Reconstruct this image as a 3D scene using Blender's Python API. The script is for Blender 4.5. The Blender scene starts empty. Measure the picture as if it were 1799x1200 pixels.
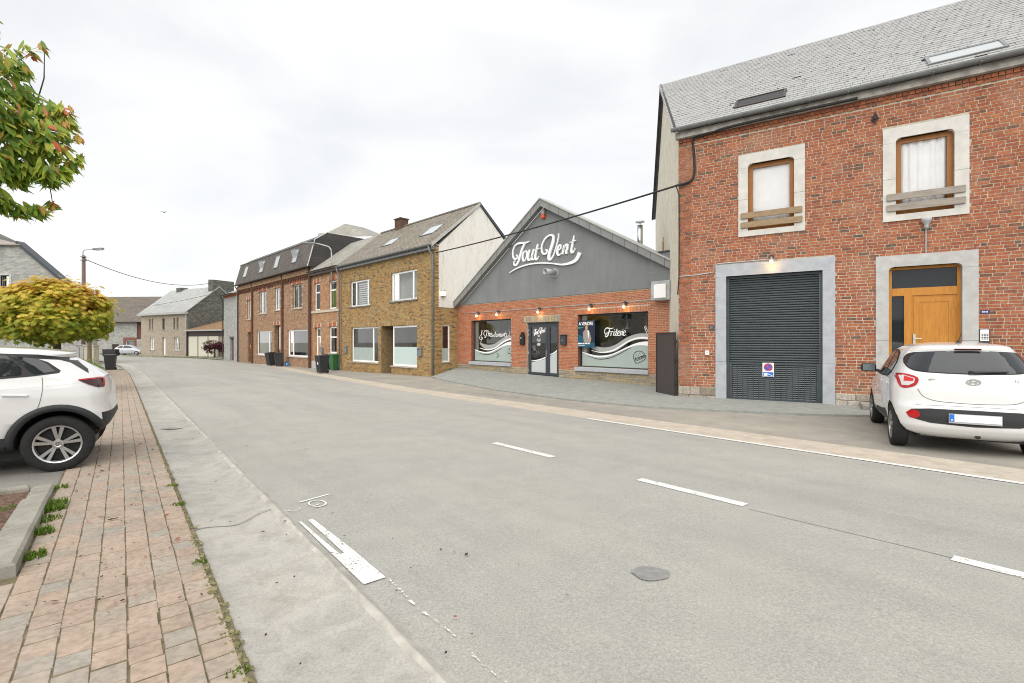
import bpy, bmesh, math, random
import numpy as np
from mathutils import Vector, Matrix
from mathutils.bvhtree import BVHTree

random.seed(7); np.random.seed(7)
R = math.radians
SC = bpy.context.scene
COL = SC.collection

# ------------------------------------------------------------------ camera
F = 850.0; CX = 899.5; CY = 600.0; H = 1.55        # focal length in photo pixels, eye height
cam_d = bpy.data.cameras.new("camera")
cam_d.sensor_width = 36.0; cam_d.lens = 36.0 * F / 1799.0
cam_d.clip_start = 0.1; cam_d.clip_end = 2000
cam = bpy.data.objects.new("camera", cam_d); COL.objects.link(cam)
cam.location = (0, 0, H); cam.rotation_euler = (R(90), 0, 0)
SC.camera = cam
SC.cycles.filter_width = 1.05

# ------------------------------------------------------------------ sky, sun, exposure
SUN_AZ, SUN_EL = R(188), R(52)                     # azimuth from +Y clockwise: behind the camera
world = bpy.data.worlds.new("World"); SC.world = world; world.use_nodes = True
nt = world.node_tree; nt.nodes.clear()
w_out = nt.nodes.new("ShaderNodeOutputWorld"); w_bg = nt.nodes.new("ShaderNodeBackground")
w_bg.inputs[1].default_value = 0.1
w_sky = nt.nodes.new("ShaderNodeTexSky"); w_sky.sky_type = 'NISHITA'; w_sky.sun_disc = False
w_sky.sun_elevation = SUN_EL; w_sky.sun_rotation = SUN_AZ
w_tc = nt.nodes.new("ShaderNodeTexCoord")
w_map = nt.nodes.new("ShaderNodeMapping"); w_map.inputs['Scale'].default_value = (1.2, 1.2, 3.2)
w_n = nt.nodes.new("ShaderNodeTexNoise"); w_n.inputs['Scale'].default_value = 1.6
w_n.inputs['Detail'].default_value = 5; w_n.inputs['Roughness'].default_value = 0.5; w_n.inputs['Distortion'].default_value = 0.4
w_r = nt.nodes.new("ShaderNodeValToRGB")
w_r.color_ramp.elements[0].position = 0.38; w_r.color_ramp.elements[0].color = (3.80, 3.86, 3.93, 1)
w_r.color_ramp.elements[1].position = 0.58; w_r.color_ramp.elements[1].color = (4.45, 4.45, 4.43, 1)
w_mx = nt.nodes.new("ShaderNodeMix"); w_mx.data_type = 'RGBA'; w_mx.inputs[0].default_value = 0.95
L = nt.links.new
L(w_tc.outputs['Generated'], w_map.inputs['Vector']); L(w_map.outputs[0], w_n.inputs['Vector'])
L(w_n.outputs['Fac'], w_r.inputs[0]); L(w_sky.outputs[0], w_mx.inputs[6]); L(w_r.outputs[0], w_mx.inputs[7])
L(w_mx.outputs[2], w_bg.inputs[0]); L(w_bg.outputs[0], w_out.inputs[0])

sun_d = bpy.data.lights.new("sun", 'SUN'); sun_d.energy = 1.5; sun_d.angle = R(90); sun_d.color = (1.0, 0.96, 0.90)
sun = bpy.data.objects.new("sun", sun_d); COL.objects.link(sun)
sun.rotation_euler = Vector((-math.sin(SUN_AZ) * math.cos(SUN_EL), -math.cos(SUN_AZ) * math.cos(SUN_EL), -math.sin(SUN_EL))).to_track_quat('-Z', 'Y').to_euler()
SC.view_settings.view_transform = 'Standard'; SC.view_settings.look = 'None'
SC.view_settings.exposure = 1.25; SC.view_settings.gamma = 1.0; SC.view_settings.use_curve_mapping = False

# ------------------------------------------------------------------ coordinates
RA = R(39.0)                                        # the road runs 39 degrees left of the view axis
DV = (-math.sin(RA), math.cos(RA)); NV = (math.cos(RA), math.sin(RA))
def gzs(s):
    k = .012; s = max(s, -20)
    if s < 26: return -k * s
    if s > 42: return -k * 34
    q = s - 26
    return -k * 26 - k * (q - q * q / 32)
def gz(x, y): return gzs(DV[0] * x + DV[1] * y)
def ST(s, t, dz=0.0): return (DV[0] * s + NV[0] * t, DV[1] * s + NV[1] * t, gzs(s) + dz)
def at(px, py, Y): return ((px - CX) / F * Y, Y, H + (CY - py) * Y / F)
class Fac:                                          # photo pixel -> (along, height) on a facade plane
    def __init__(s, Lp, ang): s.L = Lp; a = R(ang); s.u = (math.sin(a), -math.cos(a))
    def __call__(s, px, py):
        k = (px - CX) / F
        a = (k * s.L[1] - s.L[0]) / (s.u[0] - k * s.u[1]); Y = s.L[1] + a * s.u[1]
        return a, H + (CY - py) * Y / F

# ------------------------------------------------------------------ object helpers
def tag(o, label=None, cat=None, group=None, kind=None):
    if label: o["label"] = label
    if cat: o["category"] = cat
    if group: o["group"] = group
    if kind: o["kind"] = kind
    return o
def link(name, me, parent=None, loc=None):
    o = bpy.data.objects.new(name, me); COL.objects.link(o)
    if parent: o.parent = parent
    if loc: o.location = loc
    return o
def empty(name, loc=(0, 0, 0), rz=0.0):
    o = bpy.data.objects.new(name, None); COL.objects.link(o)
    o.empty_display_size = .3; o.location = loc; o.rotation_euler = (0, 0, rz)
    return o
def copy_tree(o, parent=None):
    c = o.copy(); COL.objects.link(c)
    if parent: c.parent = parent
    for ch in list(o.children): copy_tree(ch, c)
    return c

class MB:
    def __init__(s): s.v = []; s.f = []; s.m = []; s.cur = 0
    def add(s, vs, fs):
        b = len(s.v); s.v += [tuple(p) for p in vs]
        for f in fs: s.f.append([b + i for i in f]); s.m.append(s.cur)
        return s
    def box(s, x0, x1, y0, y1, z0, z1, skip=""):
        vs = [(x0, y0, z0), (x1, y0, z0), (x1, y1, z0), (x0, y1, z0), (x0, y0, z1), (x1, y0, z1), (x1, y1, z1), (x0, y1, z1)]
        fs = {'d': (3, 2, 1, 0), 'u': (4, 5, 6, 7), 'f': (0, 1, 5, 4), 'b': (2, 3, 7, 6), 'l': (3, 0, 4, 7), 'r': (1, 2, 6, 5)}
        return s.add(vs, [q for k, q in fs.items() if k not in skip])
    def obox(s, c, ax, ay, az):                     # oriented box: centre and three half-axes
        c = Vector(c); ax = Vector(ax); ay = Vector(ay); az = Vector(az)
        vs = [c + ax * i + ay * j + az * k for k in (-1, 1) for (i, j) in ((-1, -1), (1, -1), (1, 1), (-1, 1))]
        return s.add(vs, [(3, 2, 1, 0), (4, 5, 6, 7), (0, 1, 5, 4), (2, 3, 7, 6), (3, 0, 4, 7), (1, 2, 6, 5)])
    def prism(s, pts, fn0, fn1):                    # polygon between two mappings of its 2D points
        n = len(pts)
        vs = [fn0(*p) for p in pts] + [fn1(*p) for p in pts]
        fs = [list(range(n)), list(range(2 * n - 1, n - 1, -1))] + [(i + n, (i + 1) % n + n, (i + 1) % n, i) for i in range(n)]
        return s.add(vs, fs)
    def xz(s, pts, y0, y1): return s.prism(pts, lambda a, b: (a, y0, b), lambda a, b: (a, y1, b))
    def yz(s, pts, x0, x1): return s.prism(pts, lambda a, b: (x0, a, b), lambda a, b: (x1, a, b))
    def xy(s, pts, z0, z1): return s.prism(pts, lambda a, b: (a, b, z1), lambda a, b: (a, b, z0))
    def tube(s, path, r, n=8, caps=True):
        P = [Vector(p) for p in path]; m = len(P)
        rs = r if isinstance(r, (list, tuple)) else [r] * m
        vs = []; up = Vector((0, 0, 1))
        for i, p in enumerate(P):
            t = (P[min(i + 1, m - 1)] - P[max(i - 1, 0)]).normalized()
            a = t.cross(up)
            if a.length < .05: a = t.cross(Vector((0, 1, 0)))
            a.normalize(); b = a.cross(t).normalized()
            for k in range(n):
                w = 2 * math.pi * k / n
                vs.append(p + (a * math.cos(w) + b * math.sin(w)) * rs[i])
        fs = [(i * n + k, i * n + (k + 1) % n, (i + 1) * n + (k + 1) % n, (i + 1) * n + k) for i in range(m - 1) for k in range(n)]
        if caps: fs += [list(range(n))[::-1], [(m - 1) * n + k for k in range(n)]]
        return s.add(vs, fs)
    def lathe(s, prof, n=24, org=(0, 0, 0), axis='z', close=False):
        vs = []
        for r, h in prof:
            for k in range(n):
                w = 2 * math.pi * k / n; a, b = r * math.cos(w), r * math.sin(w)
                p = {'z': (a, b, h), 'y': (a, h, b), 'x': (h, a, b)}[axis]
                vs.append((p[0] + org[0], p[1] + org[1], p[2] + org[2]))
        m = len(prof)
        fs = [(i * n + k, i * n + (k + 1) % n, (i + 1) * n + (k + 1) % n, (i + 1) * n + k) for i in range(m - 1) for k in range(n)]
        if prof[0] == prof[-1]: return s.add(vs, fs)
        if prof[0][0] > 1e-5: fs.append(list(range(n))[::-1])
        if prof[-1][0] > 1e-5: fs.append([(m - 1) * n + k for k in range(n)])
        return s.add(vs, fs)
    def mesh(s, name, mats, smooth=False, recalc=True):
        me = bpy.data.meshes.new(name); me.from_pydata(s.v, [], s.f)
        for m in (mats if isinstance(mats, (list, tuple)) else [mats]): me.materials.append(m)
        if any(s.m): me.polygons.foreach_set("material_index", s.m)
        if recalc:
            bm = bmesh.new(); bm.from_mesh(me); bmesh.ops.recalc_face_normals(bm, faces=bm.faces); bm.to_mesh(me); bm.free()
        if smooth: me.polygons.foreach_set("use_smooth", [True] * len(me.polygons))
        me.update()
        return me
    def build(s, name, mats, parent=None, smooth=False, loc=None, recalc=True, bevel=0):
        me = s.mesh(name, mats, smooth, recalc)
        if bevel:
            bm = bmesh.new(); bm.from_mesh(me)
            bmesh.ops.bevel(bm, geom=list(bm.edges), offset=bevel, segments=1, affect='EDGES', clamp_overlap=True)
            bm.to_mesh(me); bm.free()
        return link(name, me, parent, loc)
def bx(name, m, parent, *d, bevel=0): return MB().box(*d).build(name, m, parent, bevel=bevel)

def crom(pts, k=6):                                  # Catmull-Rom through points (any dimension)
    P = [Vector(p) if len(p) == 3 else Vector((p[0], p[1], 0)) for p in pts]
    out = []
    for i in range(len(P) - 1):
        p0 = P[max(i - 1, 0)]; p1 = P[i]; p2 = P[i + 1]; p3 = P[min(i + 2, len(P) - 1)]
        for j in range(k):
            t = j / k
            out.append(.5 * ((2 * p1) + (p2 - p0) * t + (2 * p0 - 5 * p1 + 4 * p2 - p3) * t * t + (3 * p1 - p0 - 3 * p2 + p3) * t ** 3))
    out.append(P[-1])
    return out
def stroke(mb, pts, w, y0, y1, k=6):                 # a brush stroke in the x-z plane, extruded from y0 (front) to y1
    P = crom(pts, k); n = len(P)
    ws = w if isinstance(w, (list, tuple)) else [w, w]
    vs = []
    for i, p in enumerate(P):
        t = P[min(i + 1, n - 1)] - P[max(i - 1, 0)]
        if t.length < 1e-6: t = Vector((1, 0, 0))
        t.normalize(); q = Vector((-t.y, t.x, 0))
        u = i / (n - 1) * (len(ws) - 1); j = min(int(u), len(ws) - 2); hw = .5 * (ws[j] + (ws[j + 1] - ws[j]) * (u - j))
        a = p + q * hw; b = p - q * hw
        vs += [(a.x, y0, a.y), (b.x, y0, b.y), (b.x, y1, b.y), (a.x, y1, a.y)]
    fs = []
    for i in range(n - 1):
        o = 4 * i
        for k2 in range(4): fs.append((o + k2, o + (k2 + 1) % 4, o + 4 + (k2 + 1) % 4, o + 4 + k2))
    fs += [(3, 2, 1, 0), (4 * n - 4, 4 * n - 3, 4 * n - 2, 4 * n - 1)]
    mb.add(vs, fs)
def text_mesh(txt, size, depth=.002, bold=0.0, shear=0.0):
    cu = bpy.data.curves.new("lettering", 'FONT'); cu.body = txt; cu.size = size; cu.extrude = depth; cu.offset = bold
    cu.align_x = 'CENTER'; cu.align_y = 'CENTER'; cu.shear = shear
    o = bpy.data.objects.new("lettering", cu); COL.objects.link(o)
    dg = bpy.context.evaluated_depsgraph_get()
    me = bpy.data.meshes.new_from_object(o.evaluated_get(dg))
    bpy.data.objects.remove(o); bpy.data.curves.remove(cu)
    return me
def put_text(txt, size, m, parent, loc, rot=(R(90), 0, 0), bold=0.0, name="lettering", scale=(1, 1, 1), shear=0.0):
    me = text_mesh(txt, size, .002, bold, shear); me.materials.clear(); me.materials.append(m)
    o = link(name, me, parent, loc); o.rotation_euler = rot; o.scale = scale
    return o

# ------------------------------------------------------------------ materials
def new_mat(name):
    m = bpy.data.materials.new(name); m.use_nodes = True
    t = m.node_tree; b = t.nodes["Principled BSDF"]
    return m, t, b
def N(t, typ, **k):
    n = t.nodes.new(typ)
    for a, v in k.items():
        if a.startswith("i_"): n.inputs[a[2:].replace("_", " ")].default_value = v
        else: setattr(n, a, v)
    return n
def c4(c): return (c[0], c[1], c[2], 1)
def mixc(t, fac, a, b, mode='MIX'):
    n = t.nodes.new("ShaderNodeMix"); n.data_type = 'RGBA'; n.blend_type = mode
    for sock, v in ((n.inputs[0], fac), (n.inputs[6], a), (n.inputs[7], b)):
        if isinstance(v, (int, float)): sock.default_value = v
        elif isinstance(v, tuple): sock.default_value = c4(v)
        else: t.links.new(v, sock)
    return n.outputs[2]
def ramp(t, fac, stops, interp='LINEAR'):
    n = t.nodes.new("ShaderNodeValToRGB"); cr = n.color_ramp; cr.interpolation = interp
    while len(cr.elements) < len(stops): cr.elements.new(.5)
    for e, (p, c) in zip(cr.elements, stops): e.position = p; e.color = c4(c) if len(c) == 3 else c
    t.links.new(fac, n.inputs[0]); return n.outputs[0]
def noise(t, scale, detail=4, rough=.55, vec=None, dist=0.0):
    n = t.nodes.new("ShaderNodeTexNoise"); n.inputs['Scale'].default_value = scale
    n.inputs['Detail'].default_value = detail; n.inputs['Roughness'].default_value = rough; n.inputs['Distortion'].default_value = dist
    if vec is None: vec = t.nodes.new("ShaderNodeNewGeometry").outputs['Position']
    t.links.new(vec, n.inputs['Vector']); return n.outputs['Fac']
def mapv(t, vec, scale=(1, 1, 1), rot=(0, 0, 0)):
    n = t.nodes.new("ShaderNodeMapping"); n.inputs['Scale'].default_value = scale; n.inputs['Rotation'].default_value = rot
    t.links.new(vec, n.inputs['Vector']); return n.outputs[0]
def math_(t, op, a, b=0.0):
    n = t.nodes.new("ShaderNodeMath"); n.operation = op
    for s, v in ((n.inputs[0], a), (n.inputs[1], b)):
        if isinstance(v, (int, float)): s.default_value = v
        else: t.links.new(v, s)
    return n.outputs[0]
def pos(t): return t.nodes.new("ShaderNodeNewGeometry").outputs['Position']
def piece_random(t):                                 # one random number for each piece, single object or island of a joined mesh
    a = t.nodes.new("ShaderNodeObjectInfo").outputs['Random']; b = t.nodes.new("ShaderNodeNewGeometry").outputs['Random Per Island']
    return math_(t, 'FRACT', math_(t, 'ADD', math_(t, 'MULTIPLY', a, 7.31), b))
def bump(t, b, h, strength=.3, dist=.01):
    n = t.nodes.new("ShaderNodeBump"); n.inputs['Strength'].default_value = strength; n.inputs['Distance'].default_value = dist
    t.links.new(h, n.inputs['Height']); t.links.new(n.outputs[0], b.inputs['Normal'])

def mat(name, col, rough=.7, var=.18, scale=6, metal=0.0, spec=.4, bmp=0.0, bscale=None, col2=None, fine=0.0, coat=0.0):
    m, t, b = new_mat(name)
    f = noise(t, scale, 5)
    lo = tuple(c * (1 - var) for c in col); hi = col2 or tuple(min(1, c * (1 + var)) for c in col)
    c = ramp(t, f, [(.32, lo), (.68, hi)])
    if fine:
        g = noise(t, 130, 2); c = mixc(t, fine, c, ramp(t, g, [(.3, (.25, .25, .25)), (.7, (1, 1, 1))]), 'MULTIPLY')
    t.links.new(c, b.inputs['Base Color'])
    b.inputs['Roughness'].default_value = rough; b.inputs['Metallic'].default_value = metal
    b.inputs['Specular IOR Level'].default_value = spec; b.inputs['Coat Weight'].default_value = coat
    if bmp: bump(t, b, noise(t, bscale or scale * 6, 4), bmp)
    return m
def flat(name, col, rough=.6, metal=0.0, spec=.4, emit=0.0):
    m, t, b = new_mat(name); b.inputs['Base Color'].default_value = c4(col)
    b.inputs['Roughness'].default_value = rough; b.inputs['Metallic'].default_value = metal; b.inputs['Specular IOR Level'].default_value = spec
    if emit: b.inputs['Emission Color'].default_value = c4(col); b.inputs['Emission Strength'].default_value = emit
    return m
def brick_mat(name, stops, speck=.25, rough=.85, stain=None):
    m, t, b = new_mat(name)
    c = ramp(t, piece_random(t), stops, 'LINEAR')
    n1 = noise(t, 28, 4); n2 = noise(t, 3.0, 3)
    c = mixc(t, speck, c, ramp(t, n1, [(.35, (.35, .3, .28)), (.6, (1.1, 1.05, 1.0))]), 'MULTIPLY')
    c = mixc(t, .35, c, ramp(t, n2, [(.3, (.55, .5, .48)), (.7, (1.15, 1.12, 1.1))]), 'MULTIPLY')
    if stain:
        s = ramp(t, noise(t, 1.1, 4), [(.52, (0, 0, 0)), (.75, (1, 1, 1))])
        c = mixc(t, math_(t, 'MULTIPLY', s, .5), c, stain)
    t.links.new(c, b.inputs['Base Color']); b.inputs['Roughness'].default_value = rough; b.inputs['Specular IOR Level'].default_value = .2
    bump(t, b, n1, .35, .006)
    return m
def glass_mat(name, tint=(.75, .8, .78), refl=1.0, fk=1.6):
    m = bpy.data.materials.new(name); m.use_nodes = True; t = m.node_tree; t.nodes.clear()
    o = N(t, "ShaderNodeOutputMaterial"); tr = N(t, "ShaderNodeBsdfTransparent"); gl = N(t, "ShaderNodeBsdfGlossy")
    tr.inputs[0].default_value = c4(tint); gl.inputs['Roughness'].default_value = .015; gl.inputs[0].default_value = (refl, refl, refl, 1)
    fr = N(t, "ShaderNodeFresnel"); fr.inputs['IOR'].default_value = 1.52
    bp = N(t, "ShaderNodeBump"); bp.inputs['Strength'].default_value = .04; bp.inputs['Distance'].default_value = .02
    t.links.new(noise(t, 1.3, 2), bp.inputs['Height']); t.links.new(bp.outputs[0], gl.inputs['Normal']); t.links.new(bp.outputs[0], fr.inputs['Normal'])
    mx = N(t, "ShaderNodeMixShader"); k = math_(t, 'MULTIPLY', fr.outputs[0], fk)
    t.links.new(k, mx.inputs[0]); t.links.new(tr.outputs[0], mx.inputs[1]); t.links.new(gl.outputs[0], mx.inputs[2]); t.links.new(mx.outputs[0], o.inputs[0])
    return m
def leaf_mat(name, stops, grad=None):
    m = bpy.data.materials.new(name); m.use_nodes = True; t = m.node_tree; b = t.nodes["Principled BSDF"]
    f = piece_random(t)
    if grad:                                         # young leaves sit on the outside and top of the crown
        z0, z1, amt = grad
        sep = N(t, "ShaderNodeSeparateXYZ"); t.links.new(pos(t), sep.inputs[0])
        g = math_(t, 'DIVIDE', math_(t, 'SUBTRACT', sep.outputs[2], z0), z1 - z0)
        g = math_(t, 'ADD', g, math_(t, 'MULTIPLY', math_(t, 'SUBTRACT', noise(t, 1.6, 3), .5), 1.3))
        f = math_(t, 'ADD', math_(t, 'MULTIPLY', f, 1 - amt), math_(t, 'MULTIPLY', g, amt))
    c = ramp(t, f, stops)
    t.links.new(c, b.inputs['Base Color']); b.inputs['Roughness'].default_value = .45; b.inputs['Specular IOR Level'].default_value = .35
    tl = N(t, "ShaderNodeBsdfTranslucent"); t.links.new(c, tl.inputs[0]); mx = N(t, "ShaderNodeMixShader"); mx.inputs[0].default_value = .45
    o = t.nodes["Material Output"]
    t.links.new(b.outputs[0], mx.inputs[1]); t.links.new(tl.outputs[0], mx.inputs[2]); t.links.new(mx.outputs[0], o.inputs[0])
    return m
def wallvec(t):                                      # (x+y, z) of the object: running horizontally along any wall
    tc = N(t, "ShaderNodeTexCoord"); sp = N(t, "ShaderNodeSeparateXYZ"); t.links.new(tc.outputs['Object'], sp.inputs[0])
    cb = N(t, "ShaderNodeCombineXYZ"); t.links.new(math_(t, 'ADD', sp.outputs[0], sp.outputs[1]), cb.inputs[0]); t.links.new(sp.outputs[2], cb.inputs[1])
    return cb.outputs[0]
def far_brick(name, a, b_, mortar, scale=1.0, bw=.22, bh=.07):
    m, t, b = new_mat(name)
    n = N(t, "ShaderNodeTexBrick"); t.links.new(wallvec(t), n.inputs['Vector'])
    n.inputs['Color1'].default_value = c4(a); n.inputs['Color2'].default_value = c4(b_); n.inputs['Mortar'].default_value = c4(mortar)
    n.inputs['Scale'].default_value = 1; n.inputs['Brick Width'].default_value = bw; n.inputs['Row Height'].default_value = bh
    n.inputs['Mortar Size'].default_value = .008; n.inputs['Bias'].default_value = -.1
    c = mixc(t, .55, n.outputs['Color'], ramp(t, noise(t, 4.5, 6, .7), [(.3, (.5, .47, .45)), (.7, (1.25, 1.2, 1.15))]), 'MULTIPLY')
    t.links.new(c, b.inputs['Base Color']); b.inputs['Roughness'].default_value = .9; b.inputs['Specular IOR Level'].default_value = .2
    bump(t, b, n.outputs['Fac'], -.4, .01)
    return m
def rubble(name, stops, mortar, sx=3.2, sz=9.0, edge=.06):
    m, t, b = new_mat(name)
    v0 = wallvec(t); nz = N(t, "ShaderNodeTexNoise"); nz.inputs['Scale'].default_value = 3; t.links.new(v0, nz.inputs['Vector'])
    ad = N(t, "ShaderNodeVectorMath", operation='ADD'); sc = N(t, "ShaderNodeVectorMath", operation='SCALE'); sc.inputs['Scale'].default_value = .12
    t.links.new(nz.outputs['Color'], sc.inputs[0]); t.links.new(v0, ad.inputs[0]); t.links.new(sc.outputs[0], ad.inputs[1])
    v = mapv(t, ad.outputs[0], (sx, sz, 1))
    a = N(t, "ShaderNodeTexVoronoi"); a.voronoi_dimensions = '2D'; a.inputs['Scale'].default_value = 1; t.links.new(v, a.inputs['Vector'])
    e = N(t, "ShaderNodeTexVoronoi"); e.voronoi_dimensions = '2D'; e.feature = 'DISTANCE_TO_EDGE'; e.inputs['Scale'].default_value = 1; t.links.new(v, e.inputs['Vector'])
    sp = N(t, "ShaderNodeSeparateColor"); t.links.new(a.outputs['Color'], sp.inputs[0])
    c = ramp(t, sp.outputs[0], stops)
    c = mixc(t, .35, c, ramp(t, noise(t, 12, 4), [(.3, (.55, .55, .55)), (.7, (1.15, 1.15, 1.15))]), 'MULTIPLY')
    k = ramp(t, e.outputs['Distance'], [(edge * .4, (0, 0, 0)), (edge, (1, 1, 1))])
    c = mixc(t, k, mortar, c)
    t.links.new(c, b.inputs['Base Color']); b.inputs['Roughness'].default_value = .95; b.inputs['Specular IOR Level'].default_value = .2
    bump(t, b, k, .5, .03)
    return m
def tile_mat(name, a, b_, gap, bw, bh, lichen=None, rough=.7, axis='xy'):
    m, t, b = new_mat(name)
    tc = N(t, "ShaderNodeTexCoord"); sp = N(t, "ShaderNodeSeparateXYZ"); t.links.new(tc.outputs['Object'], sp.inputs[0])
    cb = N(t, "ShaderNodeCombineXYZ"); t.links.new(sp.outputs[0], cb.inputs[0]); t.links.new(math_(t, 'MULTIPLY', sp.outputs[2], 1.3), cb.inputs[1])
    n = N(t, "ShaderNodeTexBrick"); t.links.new(cb.outputs[0], n.inputs['Vector'])
    n.inputs['Color1'].default_value = c4(a); n.inputs['Color2'].default_value = c4(b_); n.inputs['Mortar'].default_value = c4(gap)
    n.inputs['Scale'].default_value = 1; n.inputs['Brick Width'].default_value = bw; n.inputs['Row Height'].default_value = bh; n.inputs['Mortar Size'].default_value = .012
    c = mixc(t, .5, n.outputs['Color'], ramp(t, noise(t, 1.6, 6), [(.3, (.6, .6, .6)), (.7, (1.25, 1.22, 1.15))]), 'MULTIPLY')
    if lichen:
        s = ramp(t, noise(t, 9, 5), [(.55, (0, 0, 0)), (.72, (1, 1, 1))]); c = mixc(t, math_(t, 'MULTIPLY', s, .6), c, lichen)
    t.links.new(c, b.inputs['Base Color']); b.inputs['Roughness'].default_value = rough; b.inputs['Specular IOR Level'].default_value = .3
    bump(t, b, n.outputs['Fac'], -.6, .02)
    return m

M = {}
M['mortar'] = mat("mortar", (.47, .42, .335), .95, .2, 9, spec=.1, bmp=.3)
M['mortar_tan'] = mat("mortar_tan", (.38, .31, .20), .95, .25, 9, spec=.1, bmp=.3)
M['brick_red'] = brick_mat("brick_red", [(0, (.33, .105, .060)), (.3, (.385, .135, .072)), (.6, (.445, .168, .080)), (.84, (.345, .12, .070)), (.94, (.24, .105, .065)), (1, (.13, .105, .085))], .5, stain=(.38, .225, .155))
M['brick_shop'] = brick_mat("brick_shop", [(0, (.46, .155, .072)), (.4, (.52, .195, .09)), (.8, (.44, .145, .068)), (1, (.40, .125, .062))], .35)
M['brick_yellow'] = brick_mat("brick_yellow", [(0, (.41, .285, .12)), (.35, (.48, .345, .155)), (.6, (.36, .255, .125)), (.80, (.44, .23, .095)), (.92, (.27, .19, .105)), (1, (.14, .12, .09))], .5, stain=(.39, .315, .185))
M['bluestone'] = mat("bluestone", (.48, .48, .465), .7, .12, 5, bmp=.15, fine=.25)
M['bluestone_new'] = mat("bluestone_new", (.42, .44, .47), .65, .1, 5, bmp=.12, fine=.2)
M['whitestone'] = mat("whitestone", (.62, .60, .56), .7, .10, 4, bmp=.15, fine=.2)
M['plaster'] = mat("plaster_cream", (.62, .58, .48), .9, .12, 3, bmp=.2)
def stucco_mat():
    m, t, b = new_mat("stucco_grey")
    st_ = noise(t, 2.2, 6, .65, mapv(t, pos(t), (1.3, 1.3, .22)), .4); pa = noise(t, .9, 4, .6)
    c = mixc(t, .55, (.205, .215, .217), ramp(t, st_, [(.3, (.80, .80, .79)), (.55, (1, 1, 1)), (.75, (1.12, 1.12, 1.12))]), 'MULTIPLY')
    c = mixc(t, .6, c, ramp(t, pa, [(.35, (.88, .88, .88)), (.65, (1.08, 1.08, 1.08))]), 'MULTIPLY')
    t.links.new(c, b.inputs['Base Color']); b.inputs['Roughness'].default_value = .88; bump(t, b, noise(t, 70, 3), .15, .004)
    return m
M['stucco'] = stucco_mat()
M['fascia'] = mat("fascia_grey", (.235, .238, .232), .6, .1, 3)
M['edge'] = mat("roof_edging_pale", (.42, .42, .40), .6, .12, 6)
M['anthracite'] = flat("anthracite_metal", (.045, .052, .06), .4)
M['shutter'] = mat("shutter_anthracite", (.054, .068, .076), .38, .08, 4, spec=.5)
M['black'] = flat("black_plastic", (.015, .015, .016), .5)
M['rubber'] = mat("rubber", (.022, .022, .022), .8, .2, 20, spec=.25)
M['white_pvc'] = flat("white_pvc", (.88, .88, .87), .35)
M['zinc'] = mat("zinc", (.22, .235, .24), .5, .15, 4, metal=.35)
M['zinc_light'] = mat("zinc_light", (.42, .43, .44), .5, .15, 4, metal=.3)
M['steel'] = flat("steel", (.6, .6, .6), .3, 1.0)
M['wood_orange'] = None
M['glass'] = glass_mat("window_glass", (.97, .98, .975), 1.0, 2.2)
M['glass_clear'] = glass_mat('window_glass_clear', (.99, .99, .99), 1.0, .9)
M['glass_dark'] = flat("car_glass", (.02, .024, .028), .04, 0, .55)
M['room'] = mat("interior_dark", (.055, .055, .052), .9, .2, 1.5)
M['room_light'] = mat("interior_light", (.45, .46, .42), .9, .1, 2)
M['curtain'] = mat("curtain_white", (.93, .93, .93), .9, .03, 4)
M['frost'] = mat("frosted_film", (.36, .42, .39), .5, .05, 2)
M['film_white'] = flat("film_white", (.86, .86, .86), .5)
M['film_grey'] = flat("film_grey", (.36, .37, .36), .5)
M['film_black'] = flat("film_black", (.012, .012, .012), .4)
M['letter'] = flat("letter_white", (.88, .88, .88), .45)
M['slate'] = None
M['paint_white'] = None
def wood(name, a, b_, rough=.5):
    m, t, b = new_mat(name)
    tc = N(t, "ShaderNodeTexCoord"); f = noise(t, 3, 6, .6, mapv(t, tc.outputs['Object'], (9, 9, .8)), 1.2)
    c = ramp(t, f, [(.3, a), (.7, b_)]); t.links.new(c, b.inputs['Base Color']); b.inputs['Roughness'].default_value = rough
    return m
M['wood_orange'] = wood("oak_varnished", (.40, .15, .012), (.55, .24, .025))
M['wood_frame'] = wood("frame_varnished", (.24, .085, .012), (.36, .14, .02))
def wood_h(name, a, b_):
    m, t, b = new_mat(name)
    tc = N(t, "ShaderNodeTexCoord"); f = noise(t, 3, 6, .6, mapv(t, tc.outputs['Object'], (1.2, 14, 14)), 1.0)
    c = ramp(t, f, [(.3, a), (.7, b_)]); t.links.new(c, b.inputs['Base Color']); b.inputs['Roughness'].default_value = .85
    return m
M['plank'] = wood_h("weathered_plank", (.21, .14, .08), (.38, .28, .17))
M['plank_grey'] = wood_h("weathered_plank_grey", (.22, .19, .16), (.38, .34, .29))
def slate_mat(name, stops, stain):
    m, t, b = new_mat(name); c = ramp(t, piece_random(t), stops)
    s = ramp(t, noise(t, .9, 5, .6), [(.4, (0, 0, 0)), (.75, (1, 1, 1))])
    c = mixc(t, math_(t, 'MULTIPLY', s, .35), c, stain)
    c = mixc(t, .3, c, ramp(t, noise(t, 22, 4), [(.3, (.6, .6, .6)), (.7, (1.15, 1.15, 1.15))]), 'MULTIPLY')
    t.links.new(c, b.inputs['Base Color']); b.inputs['Roughness'].default_value = .55; b.inputs['Specular IOR Level'].default_value = .4
    return m
M['slate'] = slate_mat("slate_grey", [(0, (.315, .315, .31)), (.5, (.335, .335, .328)), (.9, (.355, .355, .347)), (1, (.285, .285, .28))], (.315, .305, .285))
M['slate_bed'] = mat("slate_bed", (.09, .09, .09), .9, .1)

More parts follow.
